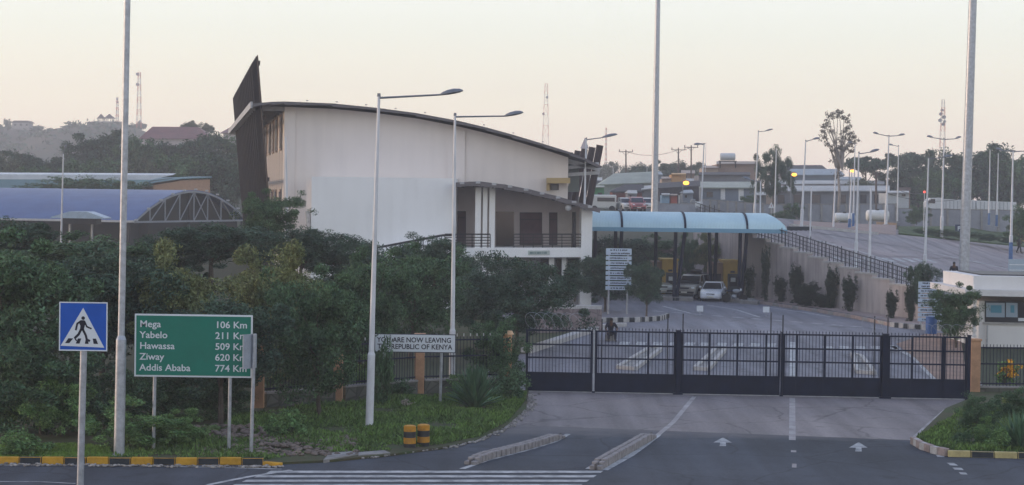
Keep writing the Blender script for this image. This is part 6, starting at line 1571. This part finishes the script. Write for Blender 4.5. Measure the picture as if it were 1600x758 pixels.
# ------------------------------------------------------------------ far side of the upper lot
GWALL = mat('grey_block_wall', (.30, .315, .36), .9, var=.3, scale=.35, bump=.2, bscale=2)
def far_wall(x0, yt0, yb0, x1, yt1, yb1, s, label, m=GWALL, group='boundary walls beyond the upper lot', name='boundary_wall', panels=0, cap=True):
    Y = FOC / s; o = empty(name, RY((x0 + x1) / 2, (yb0 + yb1) / 2, Y), label, 'wall', group)
    MB().prism([RY(x0, yt0, Y), RY(x1, yt1, Y), RY(x1, yb1 + 6, Y), RY(x0, yb0 + 6, Y)], (0, .25, 0)).build('wall', m, o)
    if cap: MB().prism([RY(x0, yt0 - 1, Y), RY(x1, yt1 - 1, Y), RY(x1, yt1 + .6, Y), RY(x0, yt0 + .6, Y)], (0, .4, 0)).build('coping', CONC, o)
    if panels:
        m_ = MB()
        for i in range(panels + 1): x = x0 + (x1 - x0) * i / panels; f_ = i / panels; a = RY(x, yt0 + (yt1 - yt0) * f_ - 1.5, Y - .1); b = RY(x, yb0 + (yb1 - yb0) * f_ + 4, Y - .1); m_.bar(a, b, .22, .2, up=(0, 1, 0))
        m_.build('pillars', CONC, o)
far_wall(918, 318, 334, 1095, 319, 334, 13.2, 'grey block wall left part, behind the parked pickups')
far_wall(1096, 312, 333, 1205, 320, 340, 13.3, 'grey block wall in front of the long blue grey building', panels=8)
far_wall(1206, 320, 344, 1400, 319, 346, 13.0, 'grey block wall behind the white tanks', panels=10)
far_wall(1401, 326, 352, 1640, 330, 358, 12.8, 'long grey wall below the white truck', panels=9)
far_wall(1370, 346, 366, 1401, 348, 366, 14.3, 'low peach coloured wall end beside the lawn', m=mat('peach_wall', (.46, .30, .20), .85, var=.2, scale=.6), name='low_wall')
flat_ = MB(); flat_.add([T(1240, 353, .02), T(1400, 367, .02), T(1400, 352, .02), T(1240, 345, .02)], [(0, 1, 2, 3)]); o = flat_.build('dirt_strip', mat('pink_dust', (.33, .24, .21), .95, col2=(.26, .2, .18), scale=.3)); o['kind'] = 'structure'
m = MB(); a, b = T(1236, 352, .1), T(1370, 365, .1); m.bar(a, b, .35, .25); o = m.build('lot_kerb', KC); o['kind'] = 'structure'
# tanks
for x0, x1, y, s, r_, lab in ((1303, 1336, 340, 14.0, .52, 'long low white tank right of the tall gappy tree'), (1353, 1389, 337, 14.2, .62, 'large white tank below the first double arm lamp')):
    c = P((x0 + x1) / 2, y, s); hw_ = (x1 - x0) / 2 / s; o = empty('water_tank', c - UPV * (r_ + .4), lab, 'tank', 'white cylindrical tanks on the upper lot'); m = MB()
    rings = []
    for f_, k_ in ((-1, .35), (-.97, .7), (-.9, .92), (-.8, 1), (.8, 1), (.9, .92), (.97, .7), (1, .35)): rings.append([c + Vector((hw_ * f_, math.cos(t) * r_ * k_, math.sin(t) * r_ * k_)) for t in [6.283 * i / 16 for i in range(16)]])
    m.loft(rings).build('tank_shell', mat('tank_white', (.68, .68, .66), .5, var=.15, scale=1), o, smooth=True)
    m = MB()
    for f_ in (-.6, .6): m.box(c + Vector((hw_ * f_, 0, -r_ - .1)), (.25, 1.0, .7))
    m.build('cradles', CONC, o); MB().tube(c + UPV * r_ * .9, c + UPV * (r_ + .12), .2, n=12).build('filler_cap', DARK, o)
# buildings beyond
def house(x0, x1, yr, ye, yb, s, label, wallm, roofm, depth=7, wins=(), door=None, rl=0, rr_=0, name='hut', cat='building', group=None, over=2, kind='gable', tilt=0):
    Y = FOC / s; o = empty(name, RY((x0 + x1) / 2, yb, Y), label, cat, group)
    MB().prism([RY(x0, ye + 1, Y), RY(x1, ye + 1 + tilt, Y), RY(x1, yb + 5, Y), RY(x0, yb + 5, Y)], (0, depth, 0)).build('wall', wallm, o)
    a, b = RY(x0 - over, ye, Y - .5), RY(x1 + over, ye + tilt, Y - .5)
    if kind == 'gable': c, d = RY(x0 - over + rl, yr, Y + depth / 2), RY(x1 + over - rr_, yr + tilt, Y + depth / 2); bk = Vector((0, depth + 1, 0)); m = MB(); m.add([a, b, b + bk, a + bk, c, d, a - UPV * .15, b - UPV * .15], [(0, 1, 5, 4), (1, 2, 5), (2, 3, 4, 5), (3, 0, 4), (0, 3, 2, 1), (6, 7, 1, 0)])
    else: m = MB(); c, d = RY(x0 - over, yr, Y + depth), RY(x1 + over, yr + tilt, Y + depth); m.prism([a, b, d, c], (0, 0, -.12))
    m.build('roof', roofm, o)
    for (u0, v0, u1, v1) in wins:
        w_ = MB().prism([RY(u0, v0, Y - .06), RY(u1, v0, Y - .06), RY(u1, v1, Y - .06), RY(u0, v1, Y - .06)], (0, .05, 0)).build('window', DARK, o)
        MB().prism([RY(u0 + .6, v0 + .6, Y - .09), RY(u1 - .6, v0 + .6, Y - .09), RY(u1 - .6, v1 - .6, Y - .09), RY(u0 + .6, v1 - .6, Y - .09)], (0, .02, 0)).build('pane', GLASSD, w_)
    for dd in (door or []): MB().prism([RY(dd[0], dd[1], Y - .07), RY(dd[2], dd[1], Y - .07), RY(dd[2], dd[3], Y - .07), RY(dd[0], dd[3], Y - .07)], (0, .06, 0)).build('door', WHITEP, o)
    return o
BG = mat('blue_grey_wall', (.20, .24, .30), .85, var=.2, scale=.5); BRN = mat('brown_plaster', (.30, .21, .17), .9, var=.25, scale=.5); TN = mat('tan_plaster', (.42, .32, .26), .9, var=.2, scale=.5)
GRR = corrugated('grey_green_sheet', (.28, .32, .27), (.2, .23, .2), 'X', 4); PGR = corrugated('pale_grey_sheet', (.36, .37, .38), (.24, .25, .27), 'X', 4); BGR = corrugated('blue_grey_sheet', (.24, .30, .36), (.18, .23, .28), 'X', 4)
RST = corrugated('rusty_sheet', (.22, .14, .11), (.14, .09, .08), 'X', 4); DRK = mat('dark_tarpaulin_roof', (.05, .05, .06), .8, var=.3); GRW = mat('grey_wall_paint', (.20, .21, .24), .9, var=.3, scale=.4)
HG = 'huts and shops beyond the upper lot'
house(1195, 1388, 290, 298, 326, 11.0, 'long low building with a pale sheet roof and dark windows behind the grey wall', GRW, PGR, depth=9, wins=[(1215, 304, 1226, 318), (1240, 304, 1252, 318), (1268, 304, 1282, 318), (1312, 304, 1322, 318), (1344, 304, 1354, 318), (1366, 304, 1376, 318)], group=HG, name='long_building', rl=8)
house(1196, 1207, 287, 294, 326, 11.3, 'tan end room at the left of the long low building', TN, PGR, depth=4, group=HG, name='end_room', kind='shed', over=1)
house(1206, 1380, 282, 287, 300, 10.2, 'second pale roofed row just above the long low building', RST, PGR, depth=9, group=HG, name='row_building', rl=4)
house(1236, 1318, 264, 273, 300, 9.2, 'blue grey roofed building behind the lit orange lamp', BG, BGR, depth=10, group=HG, name='building', rl=2, rr_=10)
house(1222, 1290, 258, 264, 290, 8.4, 'dark flat building behind the blue grey roof', GRW, DRK, depth=8, group=HG, name='building', rl=10, rr_=8)
house(1386, 1420, 298, 301, 330, 11.5, 'white boxy store right of the long low building', mat('off_white_sheet', (.48, .50, .52), .7, var=.15), PGR, depth=6, wins=[(1409, 303, 1415, 307)], group=HG, name='store', kind='shed', over=.5)
house(1095, 1185, 284, 293, 330, 11.4, 'long blue grey building with two white doors', BG, GRR, depth=8, wins=[(1104, 300, 1114, 308)], door=[(1126, 295, 1133, 312), (1154, 295, 1162, 314)], group=HG, name='building')
house(1092, 1172, 269, 273, 292, 10.3, 'dark grey flat topped building behind the grey green roof', GRW, DRK, depth=8, group=HG, name='building', kind='shed', over=.5)
wt = house(1120, 1182, 252, 256, 280, 9.3, 'brown plastered building with the water tank on its roof', BRN, RST, depth=8, group=HG, name='building', kind='shed', over=.5)
house(1098, 1122, 259, 262, 280, 9.4, 'small tan building left of the brown one', TN, RST, depth=6, group=HG, name='building', kind='shed', over=.5)
house(938, 1018, 271, 288, 312, 9.8, 'wide green roofed shed left of the tall grey mast', mat('pale_green_wall', (.22, .27, .25), .8, var=.2), GRR, depth=10, group=HG, name='shed', rl=24, tilt=-3)
house(957, 1003, 288, 299, 330, 11.6, 'hut with a sagging black roof and red wall behind the pickups', mat('dull_red_wall', (.22, .07, .06), .85, var=.3), DRK, depth=7, group=HG, name='hut', rl=22, over=3)
house(1004, 1030, 291, 296, 330, 11.6, 'dark stall right behind the tall grey mast', GRW, PGR, depth=5, group=HG, name='stall', kind='shed', tilt=-3)
house(1030, 1092, 286, 294, 330, 11.7, 'dark roofed stall under the lit orange lamp', mat('dark_stall_wall', (.06, .06, .08), .9, var=.4), DRK, depth=6, group=HG, name='stall', wins=[], door=[(1060, 305, 1066, 318)], kind='shed', tilt=-4)
house(1034, 1046, 302, 304, 330, 12.0, 'small light blue kiosk in front of the dark stall', mat('light_blue_kiosk', (.20, .32, .45), .7), PGR, depth=3, group=HG, name='kiosk', kind='shed', over=.5)
house(1048, 1058, 303, 305, 330, 12.0, 'small red kiosk beside the light blue one', mat('red_kiosk', (.34, .08, .06), .7), RST, depth=3, group=HG, name='kiosk', kind='shed', over=.5)
house(1049, 1072, 270.5, 272, 292, 10.0, 'orange box container behind the dark stall roof', mat('orange_container', (.55, .30, .12), .7, var=.15), mat('orange_container_top', (.5, .3, .13), .7), depth=4, group=HG, name='container', kind='shed', over=0)
house(1034, 1048, 276, 279, 292, 10.0, 'small tan hut left of the orange container', TN, RST, depth=4, group=HG, name='hut', kind='shed', over=.5)
house(927, 944, 290, 292, 330, 11.8, 'green painted kiosk with a white window at the edge of the veranda roof', mat('green_kiosk', (.05, .20, .09), .7), GRR, depth=3, group=HG, name='kiosk', kind='shed', over=.5, wins=[(934, 301, 941, 308)])
house(1574, 1594, 296, 302, 330, 9.5, 'pinkish house among the trees at the right edge', mat('pink_plaster', (.46, .28, .22), .85, var=.2), RST, depth=6, group=HG, name='house', rl=3, rr_=3, wins=[(1582, 306, 1587, 311)])
house(1426, 1448, 289, 296, 330, 9.4, 'brown gabled hut left of the truck cab', BRN, RST, depth=6, group=HG, name='hut', rl=8, rr_=8)
house(1592, 1625, 352, 358, 372, 15.4, 'yellow walled kiosk at the right edge of the lawn', mat('yellow_kiosk', (.5, .36, .10), .8), PGR, depth=3, group=HG, name='kiosk', kind='shed')
# roof water tank on its stand
c = P(1137, 245, 9.3); o = empty('roof_tank', c, 'pale water tank on a dark stand above the brown building', 'tank')
hw_ = 12 / 9.3; r_ = .62; m = MB(); m.loft([[c + Vector((hw_ * f_, math.cos(t) * r_ * k_, math.sin(t) * r_ * k_)) for t in [6.283 * i / 14 for i in range(14)]] for f_, k_ in ((-1, .6), (-.95, .95), (-.9, 1), (.9, 1), (.95, .95), (1, .6))]); m.build('tank_shell', mat('tank_pale', (.5, .52, .55), .5), o, smooth=True)
m = MB(); m.box(c - UPV * .75, (hw_ * 2.3, 1.2, .15))
for x in (-1, 1): m.box(c + Vector((x * hw_, 0, -1.3)), (.18, 1, 1.2))
m.build('stand', DARK, o)
# truck
def truck():
    s = 11.9; a = P(1448, 340, s); o = empty('parked_truck', a, 'white truck with a long pale trailer seen over the grey wall', 'truck')
    X = lambda px, py: RY(px, py, a.y)
    tw = mat('truck_white', (.62, .64, .66), .5, var=.15, scale=.6)
    cab = [X(1449, 330), X(1449, 316), X(1454, 309.5), X(1473, 309), X(1473, 330)]
    cb = MB().prism(cab, (0, 2.4, 0)).build('cab', tw, o)
    MB().prism([X(1450.5, 317), X(1455, 311), X(1461, 311), X(1461, 318)], (0, -.05, 0)).build('side_window', GLASSD, cb); MB().prism([X(1449.6, 322), X(1449, 316.5), X(1453.6, 310.3), X(1452, 318)], (0, 2.45, 0)).build('windscreen', GLASSD, cb)
    MB().prism([X(1475, 311), X(1524, 313), X(1524, 330), X(1475, 330)], (0, 2.4, 0)).build('trailer_body', tw, o)
    MB().prism([X(1526, 313.5), X(1588, 316), X(1588, 330), X(1526, 330)], (0, 2.4, 0)).build('second_trailer', tw, o)
    m = MB()
    for i in range(18):
        x = 1478 + i * 6
        if abs(x - 1525) > 3: m.bar(X(x, 313.5 + i * .15) + Vector((0, -.04, 0)), X(x, 330) + Vector((0, -.04, 0)), .10, .08, up=(0, 1, 0))
    m.build('trailer_ribs', mat('rib_grey', (.35, .37, .4), .6), o)
    for x in (1458, 1484, 1490, 1512, 1518, 1540, 1570, 1576):
        c = X(x, 341); MB().tube(c + Vector((0, -.1, 0)), c + Vector((0, .3, 0)), .5, n=18).build('wheel', TYRE, o, smooth=True)
truck()
# pickups and vans beyond the left wall
def gcar(kind, x, y, s, rz, col, lab): return car(kind, P(x, y, s) , rz, col, lab, 'vehicles parked beyond the canopy')
gcar('pickup', 977, 331, 13.6, R(12), (.60, .60, .58), 'white pickup in the row of parked vehicles, right of the long pale van')
gcar('suv', 994, 331, 13.7, R(5), (.35, .10, .12), 'maroon off road car between two white vehicles left of the tall mast')
gcar('pickup', 1010, 331, 13.5, R(-8), (.60, .61, .62), 'white pickup just left of the tall grey mast')
c_ = ['rusty', 'pale', 'dark', 'blue grey', 'tan', 'greenish']; wm_ = [BRN, GRW, TN, BG, GRW, BRN]; rm_ = [RST, PGR, DRK, BGR, PGR, GRR]
for i, (x, y, w, s2, ki, lab) in enumerate([(930, 277, 20, 8.2, 1, 'beside the thin pink lattice mast'), (952, 282, 16, 9.5, 0, 'just left of the green roofed shed'), (1026, 268, 18, 8.4, 3, 'right of the tall mast under the dark tree'), (1075, 266, 20, 8.4, 0, 'between the pair of power poles'), (1022, 282, 14, 9.8, 5, 'between the tall mast and the tan hut'),
      (1082, 279, 18, 9.8, 1, 'right of the orange container'), (1100, 288, 14, 10.8, 3, 'left end of the long blue grey building'), (1150, 283, 22, 10.8, 2, 'above the white doors of the blue grey building'), (1178, 290, 20, 10.8, 5, 'below the dense round tree'), (1190, 300, 14, 11.8, 4, 'left of the tan end room'), (1075, 297, 16, 11.9, 3, 'under the dark stall roof on its right'),
      (988, 297, 14, 12.2, 1, 'behind the parked pickups'), (1300, 268, 26, 8.8, 0, 'left of the tall gappy tree trunk'), (1330, 276, 30, 9.6, 3, 'right of the tall gappy tree trunk'), (1365, 284, 26, 10, 1, 'behind the dark wooden pole'), (1412, 292, 20, 10.2, 0, 'behind the white boxy store')]):
    house(x - w / 2, x + w / 2, y, y + 4.5, y + 26, s2, 'small ' + c_[ki] + ' roofed hut, ' + lab, wm_[ki], rm_[ki], depth=5, group='small huts of the hillside town', name='hut', kind='gable' if i % 3 else 'shed', rl=random.randint(0, 4), rr_=random.randint(0, 4), over=1, wins=[(x - w * .3, y + 8, x - w * .1, y + 12)], tilt=random.uniform(-.8, .8))
c = P(942, 322, 13.6); o = empty('parked_van', c, 'long pale van roof showing above the left end of the blue canopy', 'van', 'vehicles parked beyond the canopy')
MB().box(c + UPV * .5, (3.0, 1.9, 1.6)).build('body', mat('van_cream', (.52, .52, .50), .5), o, bevel=.12); MB().box(c + Vector((.3, -.97, .75)), (2.0, .04, .45)).build('windows', GLASSD, o)
for x in (-1, 1): MB().tube(c + Vector((x, -1, -.3)), c + Vector((x, -.75, -.3)), .35, n=14).build('wheel', TYRE, o)
# clutter stacked by the stalls
for i, (x, y, w, h, col, lab) in enumerate([(1020, 318, 9, 10, (.18, .10, .09), 'brown stacked goods right of the mast foot'), (1070, 322, 12, 9, (.20, .22, .24), 'grey covered stack left of the white sign'), (1028, 322, 8, 9, (.25, .26, .28), 'grey bundle right of the mast foot'), (1046, 324, 11, 6, (.30, .10, .08), 'red crate stack in front of the kiosks'), (1083, 320, 9, 12, (.26, .28, .3), 'tall grey covered stack behind the white sign')]):
    s = 12.6; c = P(x, y, s); o = MB().box(c, (w / s, .8, h / s)).box(c + UPV * (h / s * .5 + .1), (w / s * .7, .6, .25)).box(c + Vector((.1, -.45, -.1)), (w / s * .4, .2, h / s * .6)).build('stacked_goods', mat('goods_%d' % i, col, .85, var=.3, scale=2), bevel=.04); tag(o, lab, 'goods', 'goods stacked by the stalls')
# wooden power poles
for x, yt, yb, s, w, lab in ((978, 235, 300, 9, 11, 'lone wooden power pole with a cross arm, left of the tall grey mast'), (1060, 232, 300, 9, 11, 'left of the pair of wooden power poles right of the tall mast'), (1080, 228, 300, 9, 11, 'right and taller of the pair of wooden power poles'), (1369, 270, 345, 13, 5, 'dark wooden pole left of the first double arm lamp'), (1099, 258, 290, 9, 3, 'short post on the roofs left of the water tank')):
    b = P(x, yb, s); t = P(x, yt, s); o = empty('power_pole', b, lab, 'power pole', 'wooden power poles'); MB().tube(b, t, .16, .11, 8).build('pole', mat('weathered_wood', (.13, .10, .09), .9, var=.3), o)
    m = MB(); hw_ = w / s; m.bar(t + Vector((-hw_, 0, -.25)), t + Vector((hw_, 0, -.25)), .1, .12)
    m.bar(t + Vector((-hw_ * .5, 0, -.28)), t + Vector((0, 0, -.9)), .06, .06); m.bar(t + Vector((hw_ * .5, 0, -.28)), t + Vector((0, 0, -.9)), .06, .06); m.build('cross_arm', MATS['weathered_wood'], o)
    m = MB()
    for k_ in (-1, 0, 1): m.tube(t + Vector((k_ * hw_ * .92, 0, -.2)), t + Vector((k_ * hw_ * .92, 0, .15)), .07, n=8)
    m.build('insulators', mat('insulator_brown', (.08, .05, .05), .4), o)
# overhead wires on the right
def wire(x0, y0, x1, y1, s0, s1, sag, lab):
    a, b = P(x0, y0, s0), P(x1, y1, s1); pts = [a.lerp(b, i / 16) - UPV * sag * 4 * (i / 16) * (1 - i / 16) for i in range(17)]; o = MB().path(pts, .03, 4).build('overhead_wire', DARK); tag(o, lab, 'wire', 'overhead wires')
wire(1369, 273, 1451, 300, 13, 12, 1.0, 'sagging wire running right from the dark wooden pole'); wire(1380, 300, 1545, 300, 12, 12, 1.2, 'sagging wire crossing the dark trees to the right poles'); wire(978, 237, 1060, 234, 9, 9, .8, 'wire between the lone power pole and the pair')
wire(1060, 234, 1080, 230, 9, 9, .2, 'short wire between the pair of power poles')
# small signs on the lots
def msign(x, yb, y0, y1, w, s, lab, shape='rect', m=SW, on=None):
    b = P(x, yb, s) if on is None else T(x, yb); s = scale_at(b); o = empty('small_road_sign', b, lab, 'road sign'); c = RY(x, (y0 + y1) / 2, b.y); hh = (y1 - y0) / s
    MB().tube(b, c, .05, n=8).build('post', GALV, o)
    if shape == 'rect': MB().box(c - Vector((0, .08, 0)), (w / s, .04, hh)).build('sign_plate', m, o)
    else: MB().prism([c + Vector((-w / 2 / s, -.1, -hh / 2)), c + Vector((w / 2 / s, -.1, -hh / 2)), c + Vector((0, -.1, hh / 2))], (0, .04, 0)).build('sign_plate', m, o)
    return o, c, s
msign(1092, 334, 315, 324, 11, 13.6, 'small white square sign behind the middle of the canopy roof')
o, c, s = msign(1205, 336, 316, 325, 9, 13.6, 'white triangular warning sign by the plain pole', 'tri')
MB().box(c + Vector((0, -.13, -.06)), (.06, .02, .26)).build('warning_mark', mat('warning_mark_red', (.3, .03, .03), .5), o)
o, c, s = msign(1498, 372, 351, 362, 12, 16, 'small dark blue parking sign with a white letter P left of the big mast', m=mat('parking_blue', (.015, .03, .09), .5), on='T')
t_ = text_mesh('lettering', 'P', .62, .01, SW, o, (0, 0, 0), 'CENTER', .02); t_.location = WM(o).inverted() @ (c + Vector((0, -.12, -.24)))
b = P(1592, 440, 21); o = empty('pale_blue_board', Vector((b.x, b.y, b.z - .6)), 'pale blue board with faint lines, cut by the right edge above the guard house', 'board')
MB().box(b + UPV * 1.0, (1.6, .06, 1.3)).build('board', mat('pale_blue_board', (.36, .44, .50), .5, var=.1), o); MB().box(b + Vector((0, -.04, 1.25)), (1.5, .02, .05)).box(b + Vector((0, -.04, .85)), (1.5, .02, .05)).build('lines', WHITEP, o)
MB().tube(b + Vector((-.6, .05, -1)), b + Vector((-.6, .05, .5)), .05, n=6).tube(b + Vector((.6, .05, -1)), b + Vector((.6, .05, .5)), .05, n=6).build('legs', GALV, o)
b = RY(1250, 441, g(1250, 474).y - .3); o = empty('wall_box', Vector((b.x, b.y, 1.0)), 'pale grey box fixed to the retaining wall among the climbers', 'box'); MB().box(b, (.45, .3, .55)).build('box_body', mat('box_grey', (.25, .26, .29), .6), o, bevel=.02); MB().box(b - UPV * .9, (.08, .08, 1.3)).build('post', DARK, o)
b = RY(1196, 436, g(1196, 470).y - .5); o = empty('meter_box', Vector((b.x, b.y, .5)), 'small white box on a post before the tall thin climber', 'box'); MB().box(b, (.22, .15, .5)).build('box_body', WHITEP, o, bevel=.02); MB().box(b - UPV * 1.0, (.06, .06, 1.6)).build('post', DARK, o)

# ------------------------------------------------------------------ the dusk haze
mb = MB(); mb.box((0, 640, 39), (1000, 1380, 86)); hz = mb.build('haze', None) if False else None
hm = bpy.data.materials.new('air_haze'); hm.use_nodes = True; hn = hm.node_tree; hn.nodes.clear()
ho = hn.nodes.new('ShaderNodeOutputMaterial'); pv = hn.nodes.new('ShaderNodeVolumePrincipled')
pv.inputs['Color'].default_value = (.90, .91, .955, 1); pv.inputs['Density'].default_value = HAZE_D = 0.00065; pv.inputs['Anisotropy'].default_value = 0.2
hn.links.new(pv.outputs[0], ho.inputs['Volume'])
hz = mb.build('haze', hm); hz['kind'] = 'stuff'
